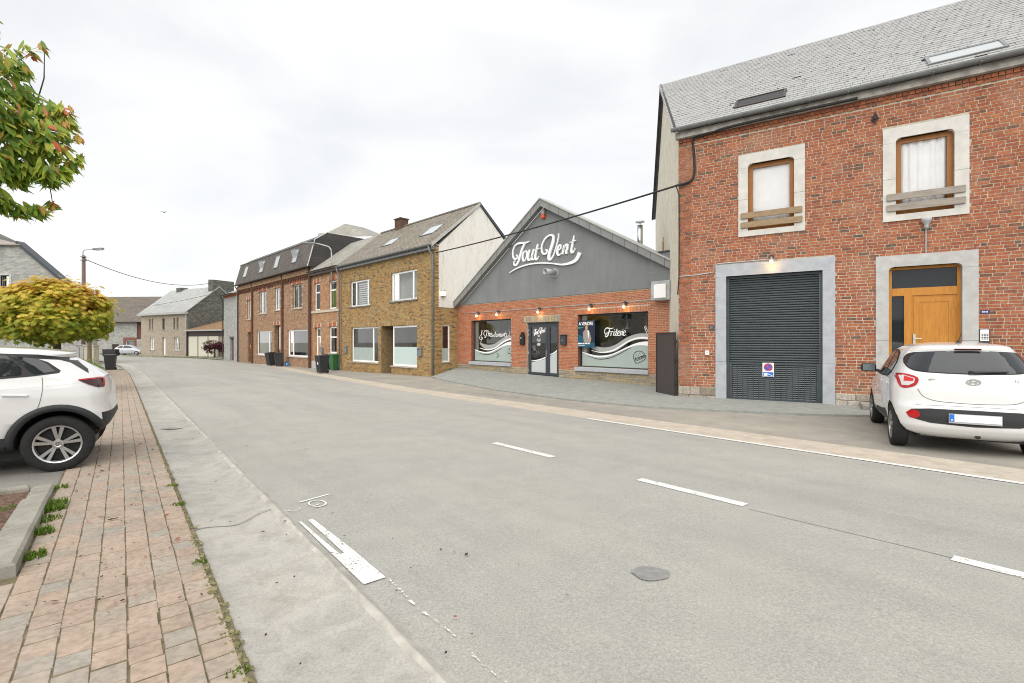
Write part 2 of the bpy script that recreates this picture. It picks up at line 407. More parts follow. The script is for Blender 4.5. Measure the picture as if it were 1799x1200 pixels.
# ------------------------------------------------------------------ ground materials
def asphalt_mat(name, base, warm, patch=.5, speck=.5):
    m, t, b = new_mat(name)
    big = noise(t, .35, 4, .6); mid = noise(t, 2.2, 5, .65); fine = noise(t, 115, 3, .8); grit = noise(t, 55, 3, .7)
    c = ramp(t, big, [(.35, base), (.68, warm)])
    c = mixc(t, patch, c, ramp(t, mid, [(.3, (.80, .80, .80)), (.7, (1.12, 1.11, 1.08))]), 'MULTIPLY')
    c = mixc(t, speck, c, ramp(t, fine, [(.32, (.58, .58, .58)), (.5, (1, 1, 1)), (.68, (1.38, 1.36, 1.32))]), 'MULTIPLY')
    c = mixc(t, speck * .8, c, ramp(t, grit, [(.3, (.6, .6, .6)), (.7, (1.3, 1.3, 1.3))]), 'MULTIPLY')
    trk = noise(t, 1.0, 4, .6, mapv(t, mapv(t, pos(t), (1, 1, 1), (0, 0, -RA)), (1.25, .10, 1)), .3)   # wear drawn out along the road
    c = mixc(t, .7, c, ramp(t, trk, [(.3, (.86, .86, .865)), (.5, (1, 1, 1)), (.7, (1.09, 1.08, 1.06))]), 'MULTIPLY')
    spots = ramp(t, noise(t, 7, 2, .5), [(.70, (0, 0, 0)), (.76, (1, 1, 1))]); c = mixc(t, math_(t, 'MULTIPLY', spots, .22), c, (.18, .175, .165))
    t.links.new(c, b.inputs['Base Color']); b.inputs['Roughness'].default_value = .9; b.inputs['Specular IOR Level'].default_value = .25
    bump(t, b, fine, .5, .006)
    return m
M['asphalt'] = asphalt_mat("asphalt_road", (.315, .312, .292), (.345, .335, .303), .35, .55)
M['asphalt_old'] = asphalt_mat("asphalt_pavement", (.275, .26, .23), (.335, .312, .272), .7, .35)
M['asphalt_lot'] = asphalt_mat("asphalt_lot", (.20, .195, .18), (.27, .26, .24), .7, .5)
M['tar'] = mat("tar_seam", (.215, .213, .205), .8, .2, 14)
def concrete_mat(name, base, warm, dark):
    m, t, b = new_mat(name)
    big = noise(t, .8, 5, .6); mid = noise(t, 4.5, 6, .7, dist=.5); fine = noise(t, 70, 3, .7)
    c = ramp(t, big, [(.35, base), (.65, warm)])
    c = mixc(t, .8, c, ramp(t, mid, [(.3, (.72, .71, .69)), (.55, (1, 1, 1)), (.72, (1.12, 1.12, 1.1))]), 'MULTIPLY')
    c = mixc(t, .45, c, ramp(t, fine, [(.32, (.62, .61, .6)), (.5, (1, 1, 1)), (.7, (1.25, 1.25, 1.22))]), 'MULTIPLY')
    s = ramp(t, noise(t, 1.7, 5, .7), [(.58, (0, 0, 0)), (.74, (1, 1, 1))]); c = mixc(t, math_(t, 'MULTIPLY', s, .45), c, dark)
    t.links.new(c, b.inputs['Base Color']); b.inputs['Roughness'].default_value = .9; b.inputs['Specular IOR Level'].default_value = .25
    bump(t, b, mid, .25, .01)
    return m
M['concrete'] = concrete_mat("gutter_concrete", (.325, .318, .292), (.385, .368, .33), (.245, .24, .225))
M['concrete_r'] = concrete_mat("gutter_concrete_pink", (.43, .385, .32), (.47, .41, .34), (.30, .28, .23))
M['apron'] = concrete_mat("forecourt_concrete", (.27, .285, .27), (.30, .305, .28), (.21, .22, .205))
M['kerbstone'] = concrete_mat("kerb_concrete", (.26, .25, .215), (.33, .315, .27), (.15, .16, .10))
M['moss'] = mat("mossy_joint", (.10, .085, .045), .95, .35, 9, col2=(.19, .16, .095), bmp=.5)
M['soil'] = mat("mulch_soil", (.10, .055, .036), .95, .4, 24, col2=(.22, .135, .095), bmp=1.0, bscale=60)
M['paver'] = brick_mat("concrete_paver", [(0, (.36, .29, .232)), (.35, (.385, .312, .252)), (.62, (.355, .30, .245)), (.84, (.335, .30, .25)), (.93, (.315, .30, .265)), (1, (.36, .315, .265))], .3, stain=(.38, .34, .28))
M['ground'] = mat("ground_earth", (.24, .235, .20), .95, .25, 1.5, bmp=.3)
def worn_paint(name, wear=.5):
    m, t, b = new_mat(name)
    k = noise(t, 38, 5, .75); k2 = noise(t, 6, 3)
    f = math_(t, 'ADD', math_(t, 'MULTIPLY', k, .7), math_(t, 'MULTIPLY', k2, .3))
    c = ramp(t, f, [(wear, (.60, .60, .57)), (1, (.72, .72, .70))])
    t.links.new(c, b.inputs['Base Color']); b.inputs['Roughness'].default_value = .75
    al = ramp(t, f, [(wear - .035, (0, 0, 0)), (wear, (1, 1, 1))]); t.links.new(al, b.inputs['Alpha'])   # chipped away where worn
    return m
M['line'] = worn_paint("road_paint", .43)
M['line_worn'] = worn_paint("road_paint_worn", .53)
M['leaf_weed'] = leaf_mat("weed_green", [(0, (.06, .13, .012)), (.6, (.12, .22, .02)), (1, (.22, .26, .04))])

# ------------------------------------------------------------------ ground
def interp(tab, s):
    if s <= tab[0][0]: return tab[0][1]
    for (a, b), (c, d) in zip(tab, tab[1:]):
        if s <= c:
            u = (s - a) / (c - a); u2 = u * u * (3 - 2 * u) * .5 + u * .5
            return b + (d - b) * u2
    return tab[-1][1]
LEFT = [(-20, .45), (25, .47), (36, .42), (47, .12), (58, -.75), (70, -2.6), (82, -5.6), (100, -12), (130, -27)]
RIGHT = [(-20, 7.68), (16, 7.68), (21, 7.95), (27.5, 8.35), (40, 9.0), (48, 9.0), (56, 8.3), (69, 6.3), (82, 3.0), (100, -4), (130, -19)]
def strip(name, m, fa, fb, s0, s1, ds, nt_, prof=None, dz=0.0, kind='structure', parent=None):
    mb = MB(); ns = int((s1 - s0) / ds)
    for i in range(ns + 1):
        s = s0 + (s1 - s0) * i / ns; a, b = fa(s), fb(s)
        for j in range(nt_ + 1):
            u = j / nt_; mb.v.append(ST(s, a + (b - a) * u, dz + (prof(u, s) if prof else 0)))
    w = nt_ + 1
    for i in range(ns):
        for j in range(nt_): mb.f.append((i * w + j, i * w + j + 1, (i + 1) * w + j + 1, (i + 1) * w + j)); mb.m.append(0)
    o = mb.build(name, m, parent, smooth=True)
    if kind: tag(o, kind=kind)
    return o
le = lambda s: interp(LEFT, s)
re_ = lambda s: interp(RIGHT, s)
redge = lambda s: .010 * math.sin(s * 1.7) * math.sin(s * .7) + .004 * math.sin(s * 5.3) + .0025 * math.sin(s * 11.7)
g = MB(); ss = [-400, -60, -20, 0, 26, 30, 34, 38, 42, 120, 700]
for s in ss:
    for t_ in (-500, -8, 0, 500): g.v.append(ST(s, t_, -.05))
for i in range(len(ss) - 1):
    for j in range(3): g.f.append((i * 4 + j, i * 4 + j + 1, i * 4 + 5 + j, i * 4 + 4 + j)); g.m.append(0)
tag(g.build("ground", M['ground']), "grey earth and gravel ground under the whole street", None, kind='structure')
road = strip("road", M['asphalt'], lambda s: le(s) + .728 + (redge(s) if s < 30 else 0), lambda s: re_(s) + .02, -16, 128, .15, 6, lambda u, s: .02 * math.sin(math.pi * u) + .004)
tag(road, "grey asphalt road curving left past the houses")
gut = strip("gutter", M['concrete'], le, lambda s: le(s) + .76, -16, 110, .6, 24,
            lambda u, s: -.030 * math.sin(math.pi * min(1, u / .86)) + .006 + .026 * math.exp(-((u - .905) / .035) ** 2))
lipw = lambda s: .012 * math.sin(s * 3.1) * math.sin(s * 1.3) + .006 * math.sin(s * 11)
tag(gut, "worn concrete gutter channel between paver sidewalk and road")
lip = strip("gutter_lip", mat("lip_concrete", (.375, .358, .32), .9, .22, 7, bmp=.3), lambda s: le(s) + .655 + redge(s + 3), lambda s: le(s) + .715 + redge(s * 1.1 + 1), -10, 60, .12, 4,
            lambda u, s: .011 + .026 * math.exp(-(((.655 + .06 * u) / .76 - .905) / .035) ** 2) - .006 * (2 * u - 1) ** 2, kind=None, parent=gut)
for s in (4.87, 12.4, 19.8, 27.2):                    # crack joints across the channel
    q = MB(); P = [ST(s + .05 * math.sin(9 * u) + .12 * u, .47 + .66 * u, .012 - .030 * math.sin(math.pi * min(1, u / .86)) + .026 * math.exp(-((u * .66 / .76 - .905) / .035) ** 2)) for u in np.linspace(0, 1, 14)]
    for a, b in zip(P, P[1:]):
        d = Vector((DV[0], DV[1], 0)) * .007; q.add([Vector(a) - d, Vector(b) - d, Vector(b) + d, Vector(a) + d], [(0, 1, 2, 3)])
    q.build("joint", M['tar'], gut)
gr = strip("gutter", M['concrete_r'], lambda s: re_(s) + .02, lambda s: re_(s) + .86, -16, 46, 1.0, 5, lambda u, s: .004 + .012 * math.sin(math.pi * u) * (-1))
tag(gr, "pale concrete gutter strip along the far side of road")
pv = strip("pavement", M['asphalt_old'], lambda s: re_(s) + .86, lambda s: 17.5 if s < 50 else max(re_(s) + 5, 2), -16, 80, 1.5, 5, lambda u, s: .004 + .03 * u)
tag(pv, "brownish worn asphalt pavement before the house fronts")
lot = strip("parking_lot", M['asphalt_lot'], lambda s: -30, lambda s: le(s) - 1.0, -16, 60, 2.0, 3, None, .006)
tag(lot, "grey asphalt parking lot beside the sidewalk")
sw = strip("sidewalk", M['moss'], lambda s: le(s) - (1.02 if s > 4.75 else 2.4), lambda s: le(s) + .03, -3, 44, .25, 3, None, .0125)
tag(sw, "sidewalk of reddish concrete pavers with mossy joints")

# pavers of the sidewalk: the nearest 300 singly, the rest as one part
PW, PL = .1428, .168
pav = []
for c in range(-9, 7):
    j = 0; s = -1.0 + (c % 2) * PL * .5 + random.uniform(0, .05)
    if c < 0: s_end = 4.55
    else: s_end = 43
    while s < s_end:
        pav.append((s, c)); s += PL
def paver_pos(s, c): return le(s) - 1.0 + PW * (c + .5)
def cam_px(p):
    if p[1] < .3: return None
    return CX + p[0] / p[1] * F, CY - (p[2] - H) / p[1] * F
vis = []
for s, c in pav:
    p = ST(s, paver_pos(s, c)); q = cam_px(p)
    inside = q and -10 < q[0] < 1810 and q[1] < 1215
    vis.append((0 if inside else 1, p[0] ** 2 + p[1] ** 2, s, c))
vis.sort()
pm = MB(); hw, hl = PW / 2 - .0024, PL / 2 - .0058
pm.add([(-hl, -hw, 0), (hl, -hw, 0), (hl, hw, 0), (-hl, hw, 0), (-hl, -hw, .034), (hl, -hw, .034), (hl, hw, .034), (-hl, hw, .034),
        (-hl + .005, -hw + .003, .040), (hl - .005, -hw + .003, .040), (hl - .005, hw - .003, .040), (-hl + .005, hw - .003, .040)],
       [(0, 1, 5, 4), (1, 2, 6, 5), (2, 3, 7, 6), (3, 0, 4, 7), (4, 5, 9, 8), (5, 6, 10, 9), (6, 7, 11, 10), (7, 4, 8, 11), (8, 9, 10, 11)])
pme = pm.mesh("paver", M['paver'])
rest = MB()
for k, (_, _, s, c) in enumerate(vis):
    t_ = paver_pos(s, c); ds = .4
    a1 = Vector(ST(s - ds, paver_pos(s - ds, c))); a2 = Vector(ST(s + ds, paver_pos(s + ds, c)))
    ang = math.atan2(a2.y - a1.y, a2.x - a1.x) + random.gauss(0, .012)
    tilt = random.gauss(0, .002); tilt2 = random.gauss(0, .004)
    M4 = Matrix.Translation(Vector(ST(s + random.gauss(0, .003), t_ + random.gauss(0, .002), -.022 + random.gauss(0, .0007)))) @ Matrix.Rotation(ang, 4, 'Z') @ Matrix.Rotation(tilt2, 4, 'X') @ Matrix.Rotation(tilt + .012, 4, 'Y')
    if k < 300:
        o = link("paver", pme, sw); o.matrix_local = M4
    else:
        rest.add([M4 @ Vector(v) for v in pm.v], pm.f)
tag(rest.build("paver_courses", M['paver'], sw), kind='stuff')

# forecourt in front of the shop and the garage
A_ = [(-4.0, 23.9, -.22), (-2.95, 25.45, .14), (1.0, 21.35, .05), (5.5, 16.55, -.05), (4.83, 14.0, -.05), (6.5, 12.95, -.04), (8.1, 11.95, -.03), (9.2, 11.2, -.03)]
B_ = [ST(20.4, 11.75, .02), ST(19.0, 11.35, .02), ST(13.5, 10.1, .02), ST(9.5, 9.75, .02), ST(7.2, 10.0, .025), ST(5.6, 10.6, .03), ST(4.0, 11.4, .035), ST(3.0, 12.1, .04)]
ap = MB(); NA = 42; NBR = 8
def poly_at(P, u):
    x = u * (len(P) - 1); i = min(int(x), len(P) - 2); f = x - i
    return Vector(P[i]).lerp(Vector(P[i + 1]), f)
for i in range(NA + 1):
    a = poly_at(A_, i / NA); b = poly_at(B_, i / NA)
    for j in range(NBR + 1): ap.v.append(tuple(a.lerp(b, j / NBR) + Vector((0, 0, .028))))
    ap.v.append(tuple(b - Vector((0, 0, .06))))
w = NBR + 2
for i in range(NA):
    for j in range(NBR + 1): ap.f.append((i * w + j, i * w + j + 1, (i + 1) * w + j + 1, (i + 1) * w + j)); ap.m.append(0)
tag(ap.build("forecourt", M['apron']), "grey concrete forecourt sloping up to shop and garage door", kind='structure')

# painted markings
def mark(name, label, quads, m, dz=.026, cat='road marking', group=None):
    mb = MB()
    for q in quads: mb.add([ST(s, t_, dz) for s, t_ in q], [(0, 1, 2, 3)])
    o = mb.build(name, m, road); o["label"] = label
    return o
def lane_dz(t_): return .005 + .02 * math.sin(math.pi * min(1, max(0, (t_ - 1.15) / 6.55))) + .004
for i, (a, b) in enumerate([(6.10, 4.79), (3.36, 2.17), (.70, -.6), (-1.9, -3.1), (9.0, 7.9)][:4]):
    mark("centre_dash", ["white centre dash farthest along the road", "white centre dash in the middle of road", "white centre dash at the right picture edge", "white centre dash beside the camera"][i],
         [[(a, 4.52), (a, 4.64), (b, 4.66), (b, 4.54)]], M['line'], lane_dz(4.58))
mark("edge_line", "long thin white line along the far road edge", [[(s, 7.60), (s, 7.70), (s - 1, 7.70), (s - 1, 7.60)] for s in np.arange(6.9, -9, -1)], M['line'], .0125)
mark("edge_dash", "worn white forked dash beside the gutter", [[(4.5, 1.30), (4.5, 1.345), (3.6, 1.375), (3.6, 1.30)], [(4.5, 1.225), (4.5, 1.245), (3.6, 1.27), (3.6, 1.225)], [(3.6, 1.225), (3.6, 1.375), (3.04, 1.378), (3.04, 1.225)]], M['line'], .0135)
wornq = []
s = 3.0
while s > .6:
    l = random.uniform(.015, .09); wv = random.uniform(.003, .014); t0 = 1.372 + .01 * math.sin(s * 9)
    wornq.append([(s, t0 - wv), (s, t0 + wv), (s - l, t0 + wv * random.random()), (s - l, t0 - wv * random.random())]); s -= l + random.uniform(.0, .05)
mark("edge_line_traces", "flaking traces of an old white line by the gutter", wornq, M['line_worn'], .0145)
mark("tar_seam", "dark seam along the middle of the road", [[(s, 4.55 + .03 * math.sin(s * 2.1) - .005), (s, 4.55 + .03 * math.sin(s * 2.1) + .005), (s - .3, 4.55 + .03 * math.sin((s - .3) * 2.1) + .005), (s - .3, 4.55 + .03 * math.sin((s - .3) * 2.1) - .005)] for s in np.arange(2.1, .75, -.3)], M['tar'], .0265)
mark("survey_line", "short white survey tick on the asphalt", [[(5.085, 1.38), (5.165, 1.70), (5.135, 1.71), (5.055, 1.39)]], M['line'], .013)
def ground_stroke(mb, pix, w, dz, k=6):              # brush stroke painted on the road
    P = []
    for px, py in pix:
        z = 0
        for _ in range(60): Yg = (H - z) * F / (py - CY); Xg = (px - CX) / F * Yg; z = .5 * z + .5 * gz(Xg, Yg)
        P.append((Xg, Yg))
    C = crom(P, k); n_ = len(C); vs = []
    for i, p in enumerate(C):
        t_ = (C[min(i + 1, n_ - 1)] - C[max(i - 1, 0)]).normalized(); q_ = Vector((-t_.y, t_.x, 0)) * w * .5 * random.uniform(.8, 1.15)
        for sgn in (1, -1): v = p + q_ * sgn; vs.append((v.x, v.y, gz(v.x, v.y) + dz))
    mb.add(vs, [(2 * i, 2 * i + 1, 2 * i + 3, 2 * i + 2) for i in range(n_ - 1)])
zg_ = lambda x, y: (470 + x / 6, 850 + y / 6)
nm = MB(); ground_stroke(nm, [zg_(*p) for p in ((475, 262), (545, 256), (605, 238), (610, 212), (560, 190), (480, 193), (436, 215), (450, 240), (505, 243), (545, 226))], .018, .016)
o = nm.build("survey_number", M['line'], road); o["label"] = "white painted number on the asphalt"
sm = MB(); ground_stroke(sm, [zg_(*p) for p in ((180, 292), (225, 298), (262, 303), (310, 295), (345, 275), (322, 266))], .012, .014)
sm.build("survey_stroke", M['line_worn'], road)
pt = MB(); pts = [(.20 * math.cos(a) * (1 + .15 * math.sin(5 * a)), .10 * math.sin(a) * (1 + .2 * math.cos(3 * a))) for a in np.linspace(0, 2 * math.pi, 20)[:-1]]
pt.add([(x, y, 0) for x, y in pts], [list(range(len(pts)))])
o = pt.build("repair_patch", mat("gutter_patch", (.22, .21, .19), .9, .3, 20), gut); o.location = ST(11.55, .78, -.010); o["label"] = "small dark repair patch in the gutter channel"
pt = MB(); pts = [(.125 * math.cos(a) * (1 + .08 * math.sin(5 * a)), .1 * math.sin(a) * (1 + .1 * math.cos(3 * a))) for a in np.linspace(0, 2 * math.pi, 20)[:-1]]
pt.add([(x, y, 0) for x, y in pts], [list(range(len(pts)))])
o = pt.build("repair_patch", M['tar'], road); o.location = ST(1.93, 2.76, .024); o["label"] = "small round dark repair patch in the road"

# left planting bed with kerbstones
bed = empty("planting_bed", ST(6, -2.2)); tag(bed, "mulched planting bed with concrete kerbs at sidewalk edge", "planting bed")
bw_ = bed.matrix_world.copy(); bl = Vector(bed.location)
def bedpt(s, t_, dz): return Vector(ST(s, t_, dz)) - bl
q = MB()
for i in range(13):
    for j in range(13):
        s = 4.70 + 2.62 * i / 12; t_ = -.70 - 3.2 * j / 12; q.v.append(bedpt(s, t_, (.03 if j == 0 or i in (0, 12) else .05 + .025 * math.sin(3 * s) * math.sin(2 * t_) + random.uniform(0, .025))))
for i in range(12):
    for j in range(12): q.f.append((i * 13 + j, i * 13 + j + 1, i * 13 + 14 + j, i * 13 + 13 + j)); q.m.append(0)
q.build("mulch", M['soil'], bed, smooth=True)
def kerb(s0, s1, t0, t1, h, name="kerbstone"):
    k = MB(); c = .022
    lo = [bedpt(s0, t0, -.05), bedpt(s1, t0, -.05), bedpt(s1, t1, -.05), bedpt(s0, t1, -.05)]
    mi = [bedpt(s0, t0, h - c), bedpt(s1, t0, h - c), bedpt(s1, t1, h - c), bedpt(s0, t1, h - c)]
    s_ = .02 if s1 > s0 else -.02
    hi = [bedpt(s0 + s_ * .5, t0 + c * (1 if t1 > t0 else -1), h), bedpt(s1 - s_ * .5, t0 + c * (1 if t1 > t0 else -1), h), bedpt(s1 - s_ * .5, t1 - c * (1 if t1 > t0 else -1), h), bedpt(s0 + s_ * .5, t1 - c * (1 if t1 > t0 else -1), h)]
    k.add(lo + mi + hi, [(0, 1, 5, 4), (1, 2, 6, 5), (2, 3, 7, 6), (3, 0, 4, 7), (4, 5, 9, 8), (5, 6, 10, 9), (6, 7, 11, 10), (7, 4, 8, 11), (8, 9, 10, 11)])
    return k.build(name, M['kerbstone'], bed)
kerb(4.66, 5.60, -.55, -.75, .115); kerb(5.62, 6.60, -.55, -.75, .11); kerb(6.62, 7.32, -.56, -.74, .075)
for i in range(4): kerb(7.30, 7.40, -.76 - .8 * i, -1.54 - .8 * i, .085)
for i in range(4): kerb(4.66, 4.80, -.77 - .8 * i, -1.55 - .8 * i, .10)
chip = MB()
for i in range(900):
    p = bedpt(random.uniform(4.85, 7.25), random.uniform(-3.6, -.80), .085); a = random.uniform(0, 6.28); l = random.uniform(.012, .03); z = random.uniform(-.03, .012)
    ax = Vector((math.cos(a), math.sin(a), random.uniform(-.4, .4))) * l; ay = Vector((-math.sin(a), math.cos(a), random.uniform(-.4, .4))) * l * .45
    chip.add([p + ax + Vector((0, 0, z)), p + ay + Vector((0, 0, z)), p - ax + Vector((0, 0, z)), p - ay + Vector((0, 0, z))], [(0, 1, 2, 3)])
tag(chip.build("bark_chips", M['soil'], bed), kind='stuff')

# weeds in the joints and along the kerbs, fallen leaves and grit
weed = MB()
def blades(p, n, h, spread, mb):
    for _ in range(n):
        a = random.uniform(0, 6.28); r_ = spread * random.random() ** .5; b = Vector(p) + Vector((math.cos(a) * r_, math.sin(a) * r_, 0))
        th = random.uniform(0, 6.28); d = Vector((math.cos(th), math.sin(th), 0)); hh = h * random.uniform(.5, 1.2); wd = d.cross(Vector((0, 0, 1))) * random.uniform(.003, .007)
        tip = b + d * hh * random.uniform(.2, .8) + Vector((0, 0, hh)); mid = b + d * hh * .2 + Vector((0, 0, hh * .6))
        mb.add([b - wd, b + wd, mid + wd, mid - wd, tip], [(0, 1, 2, 3), (3, 2, 4)])
for (s, t_, n, h, sp) in [(7.3, -.51, 60, .05, .08), (6.55, -.5, 130, .07, .10), (6.35, -.5, 150, .075, .1), (6.0, -.5, 90, .05, .09), (5.6, -.5, 110, .06, .08), (5.0, -.5, 110, .055, .08), (6.6, -.68, 70, .05, .1), (6.6, -.85, 90, .05, .12), (5.75, .44, 50, .035, .06), (6.6, .45, 40, .03, .06), (4.1, .44, 40, .03, .05), (2.6, .43, 30, .03, .05)]:
    blades(ST(s, t_, .01), n, h, sp, weed)
tag(weed.build("weeds", M['leaf_weed'], None, recalc=False), "green weeds and grass tufts along the kerb and joints", "weeds", kind='stuff')
mo = MB()
for i in range(1500):
    s = 1.5 + 22 * random.random() ** 1.6; side = random.random()
    t_ = le(s) + random.gauss(.0, .018) if side < .7 else le(s) - 1.0 + PW * random.randint(0, 6) + random.gauss(0, .006)
    p = Vector(ST(s, t_, .016)); r_ = random.uniform(.004, .016) * (1 if side < .7 else .4)
    n_ = 6; ring = [p + Vector((DV[0] * math.cos(a) * r_ * 1.8 + NV[0] * math.sin(a) * r_, DV[1] * math.cos(a) * r_ * 1.8 + NV[1] * math.sin(a) * r_, 0)) * 1 for a in np.linspace(0, 6.28, n_ + 1)[:-1]]
    mo.add(ring + [p + Vector((0, 0, .005))], [(k, (k + 1) % n_, n_) for k in range(n_)])
M['moss_green'] = mat("moss_green", (.13, .135, .04), .95, .4, 20, col2=(.28, .24, .13), bmp=.6)
tag(mo.build("moss", M['moss_green'], None, recalc=False), "yellow green moss in the sidewalk joints and gutter edge", "moss", kind='stuff')
M['litter'] = leaf_mat("dead_leaf", [(0, (.035, .02, .014)), (.6, (.10, .06, .035)), (.85, (.30, .10, .05)), (1, (.40, .22, .16))])
lt = MB()
for i in range(430):
    if random.random() < .7: s = random.uniform(3.5, 10); t_ = random.uniform(-.45, .4)
    else: s = random.uniform(1.5, 12); t_ = random.uniform(.45, 2.2)
    p = Vector(ST(s, t_, .034 if t_ < .45 else .03)); a = random.uniform(0, 6.28); l = random.uniform(.005, .016) * (1 if random.random() < .85 else 2)
    ax = Vector((math.cos(a), math.sin(a), .1)) * l; ay = Vector((-math.sin(a), math.cos(a), .25)) * l * .5
    lt.add([p + ax, p + ay, p - ax, p - ay], [(0, 1, 2, 3)])
tag(lt.build("fallen_leaves", M['litter'], None, recalc=False), "tiny dead leaves and grit scattered on sidewalk and gutter", "litter", kind='stuff')

# ------------------------------------------------------------------ building helpers
def house(name, Lp, ang, label, cat="house", z=0.0, group=None):
    e = empty(name, (Lp[0], Lp[1], z), R(ang - 90)); tag(e, label, cat, group)
    return e
def hmat(e): return Matrix.Translation(e.location) @ Matrix.Rotation(e.rotation_euler[2], 4, 'Z')
def holed(mb, x0, x1, y0, y1, z0, z1, holes):        # wall slab with rectangular openings
    xs = sorted({x0, x1} | {min(max(v, x0), x1) for h in holes for v in h[:2]})
    for a, b in zip(xs, xs[1:]):
        if b - a < 1e-5: continue
        cut = sorted((max(h[2], z0), min(h[3], z1)) for h in holes if h[0] < (a + b) / 2 < h[1])
        z = z0
        for c, d in cut:
            if c > z + 1e-5: mb.box(a, b, y0, y1, z, c)
            z = max(z, d)
        if z < z1 - 1e-5: mb.box(a, b, y0, y1, z, z1)
    return mb
def brickwork(wall, MW, x0, x1, z0, z1, holes, m, course=.075, bl=.205, bh=.062, joint=.012, proud=.009, flemish=False, ztop=None, soldiers=(), singles=300, jit=.002):
    """bricks on the wall's front (y=0): the largest in the photo singly, the rest joined"""
    full = []; cutb = []
    hs = list(holes) + [s for s in soldiers]
    nz = int((z1 - z0) / course)
    for i in range(nz):
        za = z0 + i * course; zb = za + bh
        x = x0 - ((0 if i % 2 == 0 else bl * .5 + joint * .5) + random.uniform(-.01, .01) if not flemish else random.uniform(0, bl)); k = i % 2
        while x < x1:
            l = bl if (not flemish or random.random() < .66) else bl * .49
            a, b = x, x + l + random.uniform(-.006, .006); x = x + l + joint; k += 1
            segs = [(max(a, x0), min(b, x1))]
            for h in hs:
                if h[2] < zb - .01 and h[3] > za + .01:
                    n2 = []
                    for s, e in segs:
                        if h[1] <= s or h[0] >= e: n2.append((s, e))
                        else:
                            if h[0] - s > .03: n2.append((s, h[0]))
                            if e - h[1] > .03: n2.append((h[1], e))
                    segs = n2
            for s, e in segs:
                if e - s < .03: continue
                if ztop and (zb > ztop((s + e) / 2)): continue
                c = ((s + e) / 2, (za + zb) / 2)
                if abs((e - s) - l) < .012: full.append((c, l, False))
                else: cutb.append((c, e - s, False))
    for (a, b, c, d) in soldiers:                     # upright bricks over the openings
        n = max(1, int((b - a) / (bh + joint))); w_ = (b - a) / n
        for k in range(n): full.append(((a + w_ * (k + .5), (c + d) / 2), (d - c) - .004, True))
    def dist(it):
        p = MW @ Vector((it[0][0], 0, it[0][1])); q = cam_px(p)
        ok = q and 0 < q[0] < 1799 and 0 < q[1] < 1200
        return (0 if ok else 1, p.length)
    full.sort(key=dist)
    meshes = {}
    def one(l, up):
        key = (round(l, 2), up)
        if key not in meshes:
            hx, hz = (l / 2, bh / 2) if not up else (bh / 2, l / 2)
            c = .004
            mb = MB(); mb.add([(-hx, -proud + c, -hz), (hx, -proud + c, -hz), (hx, -proud + c, hz), (-hx, -proud + c, hz), (-hx, .012, -hz), (hx, .012, -hz), (hx, .012, hz), (-hx, .012, hz),
                               (-hx + c, -proud, -hz + c), (hx - c, -proud, -hz + c), (hx - c, -proud, hz - c), (-hx + c, -proud, hz - c)],
                              [(8, 9, 10, 11), (0, 1, 9, 8), (1, 2, 10, 9), (2, 3, 11, 10), (3, 0, 8, 11), (0, 4, 5, 1), (1, 5, 6, 2), (2, 6, 7, 3), (3, 7, 4, 0)])
            meshes[key] = mb.mesh("brick", m)
        return meshes[key]
    for c, l, up in full[:singles]:
        o = link("brick", one(l, up), wall, (c[0] + random.gauss(0, .001), -abs(random.gauss(0, jit)), c[1] + random.gauss(0, .001))); o.rotation_euler = (0, random.gauss(0, .006), 0)
    V = []; Fc = []
    for c, l, up in full[singles:] + cutb:
        hx, hz = (l / 2, bh / 2) if not up else (bh / 2, l / 2)
        y = -proud - abs(random.gauss(0, jit)); b = len(V); z0_ = c[1] + random.gauss(0, .0012); dz = random.gauss(0, .0015)
        V += [(c[0] - hx, y, z0_ - hz + dz), (c[0] + hx, y, z0_ - hz - dz), (c[0] + hx, y, z0_ + hz - dz), (c[0] - hx, y, z0_ + hz + dz), (c[0] - hx, .012, z0_ - hz), (c[0] + hx, .012, z0_ - hz), (c[0] + hx, .012, z0_ + hz), (c[0] - hx, .012, z0_ + hz)]
        Fc += [(b, b + 1, b + 2, b + 3), (b, b + 4, b + 5, b + 1), (b + 1, b + 5, b + 6, b + 2), (b + 2, b + 6, b + 7, b + 3), (b + 3, b + 7, b + 4, b)]
    me = bpy.data.meshes.new("brick_courses"); me.from_pydata(V, [], Fc); me.materials.append(m)
    tag(link("brick_courses", me, wall), kind='stuff')
